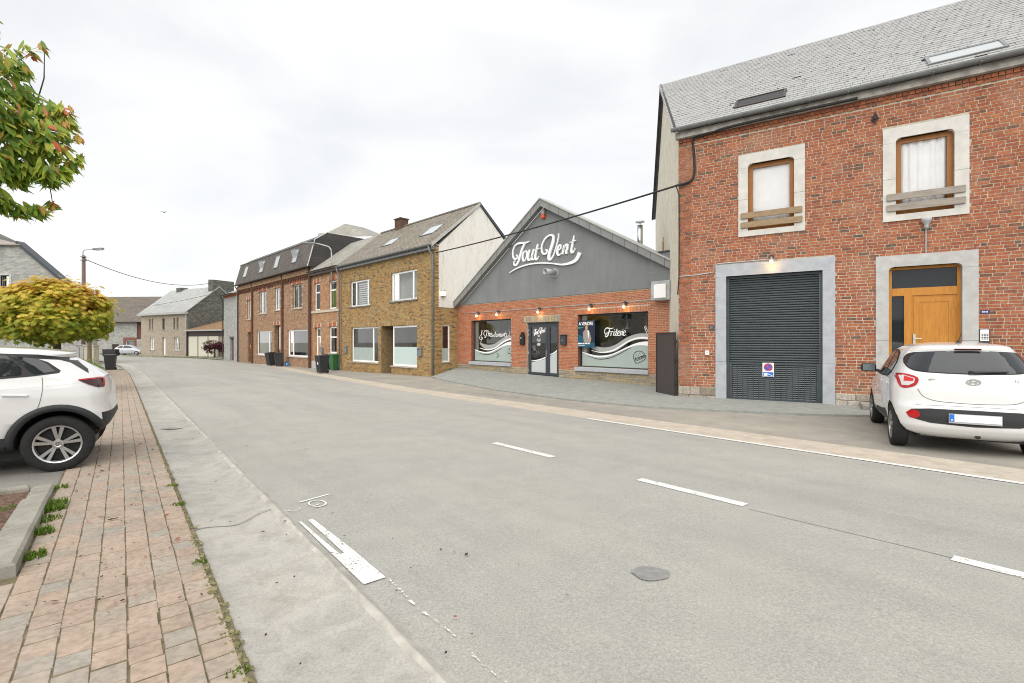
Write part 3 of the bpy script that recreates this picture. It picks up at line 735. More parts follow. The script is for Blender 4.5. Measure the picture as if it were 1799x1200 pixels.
def window(parent, x0, x1, z0, z1, y=.10, fw=.06, fm=None, mull=(), trans=(), depth=.06, glass=None, room=.6, room_m=None, sill=None, sill_m=None, curtain=None, name="window", sash=0.0, sides=None, rev=None):
    """frame mesh with panes (and room behind) as its children"""
    fm = fm or M['white_pvc']
    mb = MB()
    mb.box(x0, x0 + fw, y, y + depth, z0, z1); mb.box(x1 - fw, x1, y, y + depth, z0, z1)
    mb.box(x0 + fw, x1 - fw, y, y + depth, z0, z0 + fw); mb.box(x0 + fw, x1 - fw, y, y + depth, z1 - fw, z1)
    xs = [x0 + fw]
    for q in mull: mb.box(q - fw * .6, q + fw * .6, y - .004, y + depth, z0 + fw, z1 - fw); xs += [q - fw * .6, q + fw * .6]
    xs.append(x1 - fw)
    zs = [z0 + fw]
    for q in trans:
        for a, b in zip(xs[::2], xs[1::2]): mb.box(a, b, y - .002, y + depth, q - fw * .5, q + fw * .5)
        zs += [q - fw * .5, q + fw * .5]
    zs.append(z1 - fw)
    w = mb.build(name, fm, parent)
    for a, b in zip(xs[::2], xs[1::2]):
        for c, d in zip(zs[::2], zs[1::2]):
            if sash:
                sm = MB(); q = sash; yy = y + .006
                sm.box(a, a + q, yy, yy + .04, c, d); sm.box(b - q, b, yy, yy + .04, c, d); sm.box(a + q, b - q, yy, yy + .04, c, c + q); sm.box(a + q, b - q, yy, yy + .04, d - q, d)
                sm.build("sash", fm, w)
            MB().add([(a, y + depth * .5, c), (b, y + depth * .5, c), (b, y + depth * .5, d), (a, y + depth * .5, d)], [(0, 1, 2, 3)]).build("pane", glass or M['glass'], w)
    if rev:
        rv_ = MB(); e_ = .003
        rv_.box(x0, x0 + e_, .004, y - .002, z0, z1); rv_.box(x1 - e_, x1, .004, y - .002, z0, z1); rv_.box(x0 + e_, x1 - e_, .004, y - .002, z1 - e_, z1)
        rv_.build("reveal", rev, w)
    if room:
        r0, r1 = y + depth + .002, y + depth + room; rm = MB()
        rm.add([(x0, r0, z0), (x1, r0, z0), (x1, r1, z0), (x0, r1, z0), (x0, r0, z1), (x1, r0, z1), (x1, r1, z1), (x0, r1, z1)], [(2, 3, 7, 6), (0, 1, 2, 3), (4, 5, 6, 7)])
        rm.cur = 1 if sides else 0
        rm.add([(x0, r0, z0), (x1, r0, z0), (x1, r1, z0), (x0, r1, z0), (x0, r0, z1), (x1, r0, z1), (x1, r1, z1), (x0, r1, z1)], [(3, 0, 4, 7), (1, 2, 6, 5)])
        rm.build("interior", [room_m or M['room'], sides or M['room']], w)
    if curtain:
        cm = MB(); n = 40; ya = y + depth + .035
        a, b, c, d = curtain[:4]; fl = .0 if len(curtain) > 4 else 1.0
        for i in range(n + 1):
            u = i / n; yy = ya + fl * .025 * math.sin(u * 34 + 2 * math.sin(u * 5)) + fl * .012 * math.sin(u * 71); 
            cm.v += [(a + (b - a) * u, yy, c), (a + (b - a) * u + .01 * math.sin(u * 20), yy * 1.0, d)]
        for i in range(n): cm.f.append((2 * i, 2 * i + 2, 2 * i + 3, 2 * i + 1)); cm.m.append(0)
        cm.build("curtain", M['curtain'], w, smooth=True)
    if sill:
        MB().box(x0 - sill, x1 + sill, -.07, y + .02, z0 - .075, z0 - .004).build("sill", sill_m or M['bluestone'], w, bevel=.006)
    return w
def rounded_frame(mb, x0, x1, z0, z1, r, ztop, y0, y1, xo0, xo1):   # lintel with rounded lower inner corners
    n = 8
    arcl = [(x0 + r - r * math.cos(a), z1 - r + r * math.sin(a)) for a in np.linspace(0, math.pi / 2, n)]
    arcr = [(x1 - r + r * math.sin(a), z1 - r + r * math.cos(a)) for a in np.linspace(0, math.pi / 2, n)]
    low = arcl + arcr
    pts = [(xo0, z1 - r)] + low + [(xo1, z1 - r), (xo1, ztop), (xo0, ztop)]
    mb.xz(pts, y0, y1)
def stones(wall, x0, x1, z0fn, z1, m, hmin=.06, hmax=.13, lmin=.12, lmax=.34, proud=.02, name="stone", gap=.012):
    rows = []
    z = z1
    while True:
        h = random.uniform(hmin, hmax); x = x0; any_ = False
        while x < x1 - .03:
            l = min(random.uniform(lmin, lmax), x1 - x)
            zb = max(z - h, z0fn(x + l / 2))
            if z - zb > .03:
                any_ = True
                hx, hz = (l - gap) / 2, (z - zb - gap) / 2; c = .010; pr = proud + random.uniform(-.008, .010)
                j = lambda: random.uniform(-.006, .006)
                mb = MB(); mb.add([(-hx, 0, -hz), (hx, 0, -hz), (hx, 0, hz), (-hx, 0, hz), (-hx + j(), -pr * .6, -hz + j()), (hx + j(), -pr * .6, -hz + j()), (hx + j(), -pr * .6, hz + j()), (-hx + j(), -pr * .6, hz + j()),
                                   (-hx + c * 2, -pr + j(), -hz + c), (hx - c * 2, -pr + j(), -hz + c), (hx - c * 2, -pr + j(), hz - c), (-hx + c * 2, -pr + j(), hz - c)],
                                  [(0, 1, 5, 4), (1, 2, 6, 5), (2, 3, 7, 6), (3, 0, 4, 7), (4, 5, 9, 8), (5, 6, 10, 9), (6, 7, 11, 10), (7, 4, 8, 11), (8, 9, 10, 11)])
                mb.build(name, m, wall, loc=(x + l / 2, 0, (z + zb) / 2))
            x += l
        z -= h
        if not any_: break
def lamp_on_wall(label, parent_m, x, z, group=None, k=1.0):
    """small goose-neck wall lamp: bracket, arm, shade, lit bulb"""
    p = parent_m @ Vector((x, 0, z)); e = empty("wall_lamp", p, parent_m.to_euler().z); tag(e, label, "wall lamp", group)
    MB().box(-.045, .045, -.03, -.012, -.06, .06).build("bracket", M['anthracite'], e, bevel=.004)
    MB().tube([(0, -.02, .02), (0, -.08, .05), (-.0, -.16, .035), (-.0, -.19, -.02)], .016 * k, 8).build("arm", M['anthracite'], e, smooth=True)
    MB().lathe([(.028, .0), (.03, -.05), (.115 * k, -.105), (.11 * k, -.112), (.03, -.06)], 20, (0, -.19, -.01)).build("shade", M['lamp_shade'], e, smooth=True)
    MB().lathe([(.0, -.19), (.03, -.18), (.045, -.145), (.034, -.105), (.016, -.08)], 14, (0, -.19, -.01)).build("bulb", M['bulb'], e, smooth=True)
    ld = bpy.data.lights.new("lamp_glow", 'POINT'); ld.energy = 1.1; ld.color = (1.0, .62, .28); ld.shadow_soft_size = .04
    lo = link("lamp_glow", ld, e, (0, -.19, -.26))
    return e
M['lamp_shade'] = flat("lamp_shade_galvanised", (.30, .30, .29), .4, .5)
M['bulb'] = flat("bulb_warm", (1.0, .66, .30), .4, emit=5.0)
def slates(roof, P0, ex, eq, en, w, l, x0fn, x1fn, holes, m, sw=.22, pitch=.19, MW=None, singles=300, lift=.05):
    """slate courses; P0 eave origin, ex along eave, eq up the slope, en normal"""
    P0, ex, eq, en = map(Vector, (P0, ex, eq, en)); items = []
    rows = int(l / pitch)
    for i in range(rows):
        q = i * pitch; xa = x0fn(q); xb = x1fn(q); x = xa - (sw * .5 if i % 2 else 0)
        while x < xb:
            a, b = max(x, xa), min(x + sw, xb); x += sw
            if b - a < .04: continue
            if any(h[0] + .03 < (a + b) / 2 < h[1] - .03 and h[2] - .02 < q + pitch * .5 < h[3] - .02 for h in holes): continue
            items.append((a, b, q))
    def key(it):
        p = MW @ (P0 + ex * ((it[0] + it[1]) / 2) + eq * it[2]); c = cam_px(p)
        return (0 if c and 0 < c[0] < 1799 and 0 < c[1] < 1200 and it[1] - it[0] > sw * .95 else 1, p.length)
    items.sort(key=key)
    def geo(hw, hgt=.014): return [(-hw, 0, hgt), (hw, 0, hgt), (hw, pitch * 1.15, .006), (-hw, pitch * 1.15, .006), (-hw, 0, hgt - .007), (hw, 0, hgt - .007)], [(0, 1, 2, 3), (4, 5, 1, 0), (4, 0, 3), (5, 2, 1)]
    v, f = geo(sw / 2 - .003); one = MB().add(v, f).mesh("slate", m, recalc=False)
    B = Matrix((ex, eq, en)).transposed().to_4x4()
    rest = MB()
    for k, (a, b, q) in enumerate(items):
        up = random.uniform(0, .006) + (lift * random.random() if random.random() < .012 else 0)
        MM = Matrix.Translation(P0 + ex * ((a + b) / 2) + eq * q + en * random.uniform(0, .003)) @ B @ Matrix.Rotation(random.gauss(0, .012), 4, 'Z') @ Matrix.Rotation(-up * 3, 4, 'X')
        if k < singles and b - a > sw * .95:
            o = link("slate", one, roof); o.matrix_local = MM
        else:
            v, f = geo((b - a) / 2 - .003); rest.add([MM @ Vector(p) for p in v], f)
    tag(rest.build("slate_courses", m, roof, recalc=False), kind='stuff')
def half_gutter(mb, p0, p1, r=.075, n=8):
    P0, P1 = Vector(p0), Vector(p1); d = (P1 - P0).normalized(); a = Vector((0, 0, 1)); b = d.cross(a).normalized()
    vs = []
    for p in (P0, P1):
        for rr in (r, r - .012):
            for k in range(n + 1):
                w_ = math.pi + math.pi * k / n; vs.append(p + b * math.cos(w_) * rr + a * math.sin(w_) * rr)
    m1 = n + 1; fs = []
    for k in range(n):
        fs += [(k, k + 1, 2 * m1 + k + 1, 2 * m1 + k), (m1 + k, 3 * m1 + k, 3 * m1 + k + 1, m1 + k + 1)]
    fs += [(0, 2 * m1, 3 * m1, m1), (n, m1 + n, 3 * m1 + n, 2 * m1 + n)]
    fs += [[k for k in range(n + 1)], [2 * m1 + k for k in range(n, -1, -1)]]
    mb.add(vs, fs)

# ================================================================== the red brick house with the garage (right)
RL = (4.81, 13.97); RANG = 57.8
rh = house("brick_house", RL, RANG, "red brick house with grey roller garage door, oak door and slate roof")
RM = hmat(rh)
G = (1.27, 3.50, -.35, 3.335); W1 = (1.81, 2.885, 4.525, 6.31); W2 = (4.94, 5.97, 4.515, 6.30); D = (4.81, 6.10, .12, 3.295)
Gs = (1.0, 3.76, -.35, 3.66); W1s = (1.58, 3.12, 4.375, 6.57); W2s = (4.70, 6.215, 4.365, 6.55); Ds = (4.565, 6.365, -.35, 3.565)
XR = 10.2
wall = holed(MB(), 0, XR, .0, .40, -.35, 7.50, [G, W1, W2, D]).build("wall", M['mortar'], rh)
brickwork(wall, RM, .0, XR, .28, 7.20, [Gs, W1s, W2s, Ds], M['brick_red'], course=.0745, bl=.195, bh=.0590, joint=.0155, flemish=True, proud=.005)
cor = MB(); 
for i in range(int(XR / .115)):
    x = i * .115
    cor.box(x + .008, x + .107, -.035 if i % 2 else -.012, .0, 7.165, 7.235)
    cor.box(x + .008, x + .107, -.05, .0, 7.25, 7.33)
tag(cor.build("brick_cornice", M['brick_red'], wall), kind='stuff')
M['stone_rough'] = brick_mat("plinth_stone", [(0, (.34, .31, .25)), (.5, (.44, .41, .35)), (.8, (.50, .47, .42)), (1, (.25, .22, .18))], .6)
for a, b in ((.0, 1.0), (3.76, 4.565), (6.365, XR)):
    stones(wall, a, b, lambda x: -.2, .275, M['stone_rough'], .12, .24, .2, .5, .035)
# skewed gable (left) and back
ge = MB(); sk = -.354
ge.prism([(.0, -.35), (9.0, -.35), (9.0, 7.5), (4.5, 11.30), (.0, 7.5)], lambda y, z: (sk * y, y, z), lambda y, z: (sk * y + .35, y, z))
gw = ge.build("gable_wall", M['plaster'], rh)
gb = MB()
for (y, z, h) in ((4.6, 2.6, 3.0), (5.0, 2.6, 2.9), (8.6, 2.6, 1.4)):
    gb.box(sk * y - .03, sk * y + .02, y, y + .28, z, z + h)
gb.build("brick_pier", M['brick_yellow'], gw)
rf = MB(); th = .06
def rp(x, y, z): return (x, y, z)
ez, rz_ = 7.60, 11.46
rf.prism([(-.28, ez), (4.5, rz_), (9.3, ez), (9.3, ez - .1), (4.5, rz_ - .1), (-.28, ez - .1)], lambda y, z: (sk * y - .10, y, z), lambda y, z: (XR + .1, y, z))
roof = rf.build("roof", M['slate_bed'], rh)
sl = Vector((0, 4.78, rz_ - ez)); ll = sl.length; eq = sl / ll; en = Vector((0, -eq.z, eq.y))
tq = eq.y
def roofpix(px, py, up=0.0):
    """photo pixel -> (x, q) on the front roof slope of the red house"""
    o = RM.inverted() @ Vector((0, 0, H)); dvec = RM.to_3x3().inverted() @ Vector(((px - CX) / F, 1, (CY - py) / F))
    P0 = Vector((0, -.28, ez)); tt = (P0 - o).dot(en) / dvec.dot(en); p = o + dvec * tt
    return p.x, (p - P0).dot(eq)
sky1 = [roofpix(*p) for p in ((1290, 188), (1388, 170), (1388, 153), (1291, 172))]
sky2 = [roofpix(*p) for p in ((1612, 108), (1770, 85), (1770, 72), (1616, 100))]
def bounds(P): return min(p[0] for p in P), max(p[0] for p in P), min(p[1] for p in P), max(p[1] for p in P)
s1 = (2.35, 3.55, .95, 2.0); s2 = (5.35, 6.75, .75, 1.75)
b1, b2 = bounds(sky1), bounds(sky2)
s1 = (b1[0] + .1, b1[1] - .1, b1[2], b1[2] + .72); s2 = (b2[0] + .12, b2[1] - .08, b2[2], b2[2] + .66)
slates(roof, (0, -.30, ez), (1, 0, 0), eq, en, XR, ll, lambda q: sk * (q * tq) - .14, lambda q: 9.4, [s1, s2], M['slate'], .20, .185, RM, 300, .03)
M['skylight_glass'] = flat("skylight_glass", (.40, .42, .43), .1, 0, .5)
def skylight(e, P0, eq, en, s, openq=False, glass=None, dark=None):
    P0 = Vector(P0); ex = Vector((1, 0, 0)); fr = MB(); b = .06; hgt = .055
    def q(x, qq, h): return P0 + ex * x + eq * qq + en * h
    for (a, c, d, f) in ((s[0], s[1], s[2], s[2] + b), (s[0], s[1], s[3] - b, s[3]), (s[0], s[0] + b, s[2] + b, s[3] - b), (s[1] - b, s[1], s[2] + b, s[3] - b)):
        vs = [q(a, d, -.02), q(c, d, -.02), q(c, f, -.02), q(a, f, -.02), q(a, d, hgt), q(c, d, hgt), q(c, f, hgt), q(a, f, hgt)]
        fr.add(vs, [(3, 2, 1, 0), (4, 5, 6, 7), (0, 1, 5, 4), (2, 3, 7, 6), (3, 0, 4, 7), (1, 2, 6, 5)])
    fo = fr.build("skylight", dark or M['zinc'], e)
    MB().add([q(s[0] + b, s[2] + b, .04), q(s[1] - b, s[2] + b, .04), q(s[1] - b, s[3] - b, .04), q(s[0] + b, s[3] - b, .04)], [(0, 1, 2, 3)]).build("pane", glass or M['skylight_glass'], fo)
    if openq:                                        # sash tipped out at the top
        h2 = .09; vs = [q(s[0] + .02, s[2] + .05, .06), q(s[1] - .02, s[2] + .05, .06), q(s[1] - .02, s[3] - .12, h2), q(s[0] + .02, s[3] - .12, h2)]
        off = en * .05 - eq * .02; MB().add(vs + [Vector(v) + off for v in vs], [(3, 2, 1, 0), (4, 5, 6, 7), (0, 1, 5, 4), (2, 3, 7, 6), (3, 0, 4, 7), (1, 2, 6, 5)]).build("sash", M['dark_brown'], fo)
    return fo
M['dark_brown'] = flat("dark_brown_frame", (.05, .035, .028), .5)
skylight(rh, (0, -.28, ez), eq, en, s1, False, M['black'], M['dark_brown'])
hk = MB()                                            # dark slate hooks and chipped corners
for i in range(420):
    x = random.uniform(-1.2, 9.2); q_ = .185 * random.randint(3, 32) + .01; p = Vector((0, -.30, ez)) + Vector((1, 0, 0)) * x + eq * q_ + en * .016
    if x < sk * q_ * tq + .2 or random.random() > .35 + .5 * min(1, max(0, (x + 1) / 8)): continue
    if any(h_[0] - .1 < x < h_[1] + .1 and h_[2] - .2 < q_ < h_[3] + .1 for h_ in (s1, s2)): continue
    hk.obox(p, (random.uniform(.012, .032), 0, 0), eq * random.uniform(.008, .02), en * .003)
tag(hk.build("slate_hooks", M['slate_bed'], roof), kind='stuff')
skylight(rh, (0, -.28, ez), eq, en, s2, False)
cb = MB().box(-.05, XR, -.16, .0, 7.35, 7.52).build("cornice_board", mat("cornice_paint", (.36, .34, .31), .8, .35, 5, bmp=.2), rh)
gm = MB(); half_gutter(gm, (-.14, -.27, 7.60), (XR, -.27, 7.60), .085); 
for i in range(14): gm.box(i * .78 + .1, i * .78 + .12, -.36, -.16, 7.505, 7.525)
gm.build("gutter", M['zinc'], rh)
vg = MB(); vg.prism([(-.30, ez + .03), (4.5, rz_ + .03), (9.3, ez + .03), (9.3, ez - .12), (4.5, rz_ - .14), (-.30, ez - .12)], lambda y, z: (sk * y - .17, y, z), lambda y, z: (sk * y - .105, y, z))
vg.build("verge_board", flat("verge_dark", (.04, .035, .035), .7), rh)
# stone surrounds
def surround(e, o, s, m, r=.1, sill=True, y0=-.035, split=.5, base=None):
    lm = MB(); rounded_frame(lm, o[0], o[1], o[2], o[3], r, s[3], y0, .12, s[0], s[1]); lm.build("lintel", m, e)
    zb = o[2] if sill else (s[2] if base is None else base); zt = o[3] - r
    zc = zb + (zt - zb) * split
    for a, b in ((s[0], o[0]), (o[1], s[1])):
        MB().box(a, b, y0 + .001, .12, zc + .003, zt - .003).build("jamb_block", m, e); MB().box(a, b, y0 + .002, .12, zb, zc - .003).build("jamb_block", m, e)
    if sill: MB().box(s[0], s[1], y0 - .004, .12, s[2], o[2] - .003).build("sill_block", m, e)
surround(rh, W1, W1s, M['whitestone']); surround(rh, W2, W2s, M['whitestone'])
surround(rh, G, Gs, M['bluestone_new'], .012, False, -.03, .32, -.1); surround(rh, D, Ds, M['bluestone'], .10, False, -.035, .5, -.05)
for i, (o, cu) in enumerate(((W1, (1.9, 2.79, 4.6, 6.2, 'blind')), (W2, (5.02, 5.86, 4.62, 6.2)))):
    w = window(rh, o[0], o[1], o[2], o[3], .085, .055, M['wood_frame'], sash=.055, room=.8, room_m=M['room_light'], curtain=cu, glass=M['glass_clear'])
    for k in range(2):
        z = (4.845, 4.595)[k]; MB().box(o[0] - .17, o[1] + .18, -.075, -.04, z, z + .155).build("guard_plank", M['plank'] if i == 0 else M['plank_grey'], w, bevel=.004)
# garage door: curved slats above, ventilated panel below
gd = MB(); gd.box(1.272, 1.335, .10, .2, -.1, 3.333); gd.box(3.435, 3.498, .10, .2, -.1, 3.333); gd.box(1.335, 3.435, .10, .2, 3.27, 3.333); gd.box(1.336, 3.434, .19, .22, -.05, 3.27)
gdo = gd.build("garage_door", M['shutter'], rh)
n = 36; zb, zt = .985, 3.27; ph = (zt - zb) / n
prof = [(.175, 0), (.150, ph * .12), (.138, ph * .35), (.138, ph * .6), (.150, ph * .84), (.175, ph * .97)]
sm_ = MB(); sm_.add([(1.336, y, z) for y, z in prof] + [(3.434, y, z) for y, z in prof], [(i, i + 6, i + 7, i + 1) for i in range(5)])
sme = sm_.mesh("slat", M['shutter'])
for i in range(n): link("slat", sme, gdo, (0, 0, zb + i * ph))
fr = MB(); fr.box(1.336, 3.434, .115, .18, .93, .985); fr.box(1.336, 3.434, .115, .18, -.035, .03); fr.box(1.336, 1.40, .115, .18, .03, .93); fr.box(3.37, 3.434, .115, .18, .03, .93)
fr.build("panel_frame", M['shutter'], gdo)
nc = 15; cw = (3.37 - 1.40) / nc
for i in range(1, nc): bx("panel_mullion", M['shutter'], gdo, 1.40 + i * cw - .007, 1.40 + i * cw + .007, .130, .18, .03, .93)
lv = MB(); nl = 17
for i in range(nl):
    z = .035 + .9 * i / nl
    for k in range(nc):
        xa, xb = 1.40 + k * cw + .010, 1.40 + (k + 1) * cw - .010
        lv.add([(xa, .122, z), (xb, .122, z), (xb, .140, z + .030), (xa, .140, z + .030), (xa, .150, z), (xb, .150, z)], [(0, 1, 2, 3), (4, 5, 1, 0)])
tag(lv.build("louvres", M['shutter'], gdo), kind='stuff')
bx("panel_back", M['black'], gdo, 1.40, 3.37, .175, .185, .03, .93)
# oak entrance door
dm = MB(); x0, x1, z0, z1 = D
dm.box(x0, x0 + .07, .12, .22, z0, z1); dm.box(x1 - .06, x1, .12, .22, z0, z1); dm.box(x0 + .07, x1 - .06, .12, .22, z1 - .06, z1); dm.box(x0 + .07, x1 - .06, .115, .22, 2.62, 2.80); dm.box(5.11, 5.25, .115, .22, z0, 2.62)
do = dm.build("entrance_door", M['wood_orange'], rh)
MB().add([(x0 + .07, .17, 2.80), (x1 - .06, .17, 2.80), (x1 - .06, .17, z1 - .06), (x0 + .07, .17, z1 - .06)], [(0, 1, 2, 3)]).build("pane", M['glass_dark'], do)
MB().add([(x0 + .07, .17, z0), (5.11, .17, z0), (5.11, .17, 2.62), (x0 + .07, .17, 2.62)], [(0, 1, 2, 3)]).build("pane", M['glass_dark'], do)
lf = MB(); lf.box(5.25, 6.04, .14, .20, z0, 2.62); lf.box(5.29, 6.00, .128, .14, z0 + .08, 2.56)
for a, b, c, d in ((5.40, 5.92, .45, .47), (5.40, 5.92, 2.46, 2.48), (5.40, 5.42, .47, 2.46), (5.90, 5.92, .47, 2.46)): lf.box(a, b, .118, .128, c, d)
lf.box(5.44, 5.88, .122, .128, .5, 2.43)
lf.build("door_leaf", M['wood_orange'], do)
hd = MB(); hd.box(5.27, 5.315, .105, .128, 1.45, 1.72); hd.tube([(5.29, .11, 1.62), (5.29, .06, 1.62), (5.42, .055, 1.62)], .011); hd.build("handle", M['steel'], do)
st = MB().box(4.25, 6.75, -.95, -.04, -.25, .105).build("doorstep", M['kerbstone'], None, bevel=.012); st.matrix_world = RM; tag(st, "low concrete doorstep slab before the oak door", "doorstep")

# small things on the red house
def wallthing(name, label, cat, MWx, group=None):
    e = empty(name, MWx.translation, MWx.to_euler().z); tag(e, label, cat, group); return e
def at_wall(MW, x, z, y=0.0): return Matrix.Translation(MW @ Vector((x, y, z))) @ Matrix.Rotation(MW.to_euler().z, 4, 'Z')
def digit_marks(e, m):
    d = MB()
    for x, h_ in ((-.036, .016), (-.006, .013), (.03, .017)): d.box(x - .009, x + .009, -.0095, -.008, -h_, h_)
    d.build("digits", m, e)
lamp_on_wall("galvanised wall lamp lit above the garage door", RM, 2.38, 3.76, "lit wall lamps", 1.3)
cd = MB(); cd.tube([(0.0, -.02, 3.42), (.5, -.02, 3.43), (.93, -.02, 3.47), (.97, -.02, 3.62), (1.05, -.02, 3.70), (2.34, -.02, 3.71)], .014, 6)
co = cd.build("conduit", M['zinc_light'], None); co.matrix_world = RM; tag(co, "thin grey conduit pipe running to the garage lamp", "conduit")
e = wallthing("no_parking_sign", "white no parking tow away sign on the garage door", "sign", at_wall(RM, 2.285, .80, .108))
MB().box(-.135, .135, -.006, .0, -.185, .185).build("plate", flat("sign_white", (.82, .80, .72), .5), e)
ring = MB()
def disc(mb, cx, cz, r, y, n=28): mb.add([(cx + r * math.cos(a), y, cz + r * math.sin(a)) for a in np.linspace(0, 2 * math.pi, n + 1)[:-1]], [list(range(n))])
disc(ring, 0, .065, .105, -.0075); ring.build("red_ring", flat("sign_red", (.62, .03, .02), .5), e)
ring = MB(); disc(ring, 0, .065, .078, -.009); ring.build("blue_disc", flat("sign_blue", (.02, .13, .60), .5), e)
sb = MB(); stroke(sb, [(-.062, .125), (.062, .003)], .026, -.0115, -.010, 2); sb.build("red_slash", flat("sign_red2", (.65, .04, .04), .5), e)
tb = MB(); tb.box(-.12, .12, -.008, -.007, -.175, -.06); tb.build("blue_panel", flat("sign_blue2", (.03, .16, .62), .5), e)
tw = MB(); tw.box(-.115, .12, -.010, -.009, -.062, -.030); tw.xz([(-.10, -.16), (-.02, -.16), (-.02, -.12), (.03, -.13), (.10, -.165), (.10, -.15), (.03, -.115), (-.03, -.09), (-.09, -.09), (-.10, -.12)], -.010, -.009); tw.build("tow_truck_mark", M['film_white'], e)
e = wallthing("intercom", "white intercom panel beside the oak door", "intercom", at_wall(RM, 6.455, 1.66, -.012))
MB().box(-.085, .085, -.03, 0, -.17, .16).build("housing", M['anthracite'], e, bevel=.006); MB().box(-.07, .07, -.038, -.03, -.10, .148).build("face", M['white_pvc'], e, bevel=.004)
kb = MB()
for r_ in range(4):
    for c_ in range(3): kb.box(-.05 + c_ * .04, -.02 + c_ * .04, -.041, -.038, .04 - r_ * .035, .06 - r_ * .035)
kb.build("buttons", M['black'], e)
e = wallthing("house_number_plate", "small blue enamel plate beside the oak door", "plate", at_wall(RM, 6.47, 2.195, -.012))
MB().box(-.075, .075, -.008, 0, -.035, .035).build("plate", flat("enamel_blue", (.03, .05, .16), .35), e); digit_marks(e, M['film_white'])
e = wallthing("house_number_plate", "small dark enamel plate left of the garage door", "plate", at_wall(RM, .90, 1.955, -.012))
MB().box(-.065, .065, -.008, 0, -.035, .035).build("plate", flat("enamel_dark", (.02, .025, .05), .35), e); digit_marks(e, M['film_grey'])
e = wallthing("key_switch", "white key switch box left of the garage door", "switch", at_wall(RM, .785, 1.235, -.012))
MB().box(-.05, .05, -.035, 0, -.06, .06).build("housing", M['white_pvc'], e, bevel=.006); MB().lathe([(.018, -.04), (.018, -.034)], 12, axis='y').build("keyhole", M['steel'], e)
e = wallthing("flood_light", "grey lamp on thin pipe below the right upper window", "lamp", at_wall(RM, 5.48, 3.60, -.012))
MB().tube([(0, -.02, -.03), (0, -.02, .52)], .013).build("pipe", M['zinc_light'], e); MB().lathe([(.03, .50), (.05, .56), (.04, .60), (.085, .66), (.10, .72), (.09, .745)], 16, (0, -.09, 0)).build("head", M['zinc_light'], e, smooth=True)
e = wallthing("wall_anchor", "dark forged wall anchor between the upper windows", "anchor", at_wall(RM, 4.55, 6.86, -.012))
an = MB(); an.xz([(0, .16), (.05, .05), (.075, -.02), (.03, -.06), (0, -.16), (-.03, -.06), (-.075, -.02), (-.05, .05)], -.035, -.005); an.lathe([(.03, -.06), (.03, -.03)], 10, axis='y'); an.build("star", flat("iron_rust", (.05, .03, .028), .8), e)

# ================================================================== the grey gabled shop
TL = (-2.88, 25.5); TANG = 43.0
tv = house("shop", TL, TANG, "single storey brick shop with grey gable and white script lettering", "shop")
TM = hmat(tv); TF = Fac(TL, TANG)
A1 = (1.18, 4.165, .55, 2.61); A2 = (8.11, 11.325, .53, 2.635); AD = (5.20, 7.10, -.5, 2.39); TX = 12.42
wall = holed(MB(), 0, TX, 0, .36, -.45, 3.44, [A1, A2, AD]).build("wall", M['mortar'], tv)
sol = [(1.06, 4.28, 2.615, 2.80), (7.95, 11.42, 2.64, 2.83)]
brickwork(wall, TM, 0, TX, .392, 3.44, [A1, A2, (5.20, 7.10, -1, 2.67), (5.02, 7.22, 2.39, 2.67)], M['brick_shop'], course=.0605, bl=.187, bh=.0475, joint=.013, soldiers=sol, proud=.004)
M['stone_tan'] = brick_mat("plinth_tan", [(0, (.40, .33, .22)), (.3, (.46, .40, .29)), (.55, (.34, .31, .25)), (.8, (.45, .36, .20)), (1, (.30, .29, .27))], .4)
tgz = lambda x: .15 + (-.06 - .15) * x / 11.7 - .05
for a, b in ((0, 5.19), (7.11, TX)):
    stones(wall, a, b, tgz, .385, M['stone_tan'], .06, .11, .14, .40, .02)
for i in range(13):                                   # upright stones over the door
    w_ = 2.2 / 13; MB().box(5.02 + i * w_ + .004, 5.02 + (i + 1) * w_ - .004, -.018 + random.uniform(-.006, .004), .02, 2.40, 2.665).build("lintel_stone", M['stone_tan'], wall, bevel=.005)
# gable in grey stucco, overhanging roof edges
ax_, az_ = 6.30, 7.35; slL = (az_ - 3.16) / (ax_ + .12); slR = (az_ - 4.42) / (11.58 - ax_)
gbl = MB(); gbl.xz([(ax_ - (az_ - 3.445) / slL, 3.445), (TX, 3.445), (TX, az_ - slR * (TX - ax_)), (ax_, az_)], -.03, .30)
gbl.build("gable", M['stucco'], tv)
def barge(xa, za, xb, zb, top=.0):
    d = Vector((xb - xa, 0, zb - za)).normalized(); nrm = Vector((-d.z, 0, d.x)); nrm = nrm if nrm.z > 0 else -nrm
    a, b = Vector((xa, 0, za)), Vector((xb, 0, zb)); return a, b, nrm
xl, zl = -.42, az_ - slL * (ax_ + .42); xr, zr = TX + .25, az_ - slR * (TX + .25 - ax_)
bg = MB(); bg.xz([(xl, zl), (ax_, az_), (ax_, az_ + .30), (xl, zl + .30)], -.30, -.24); bg.xz([(ax_, az_), (xr, zr), (xr, zr + .27), (ax_, az_ + .30)], -.30, -.24)
bg.xz([(xl, zl + .02), (ax_, az_ + .02), (ax_, az_ + .10), (xl, zl + .10)], -.239, -.03); bg.xz([(ax_, az_ + .02), (xr, zr + .02), (xr, zr + .10), (ax_, az_ + .10)], -.239, -.03)
bo = bg.build("barge_board", M['fascia'], tv)
jn = MB()
for i in range(1, 12):
    for (xa, za, xb, zb) in ((xl, zl, ax_, az_), (ax_, az_, xr, zr)):
        u = i / 12; x = xa + (xb - xa) * u; z = za + (zb - za) * u; jn.box(x - .006, x + .006, -.304, -.30, z + .0, z + .27)
jn.build("panel_joint", M['anthracite'], bo)
tr_ = MB(); D8 = 9.0
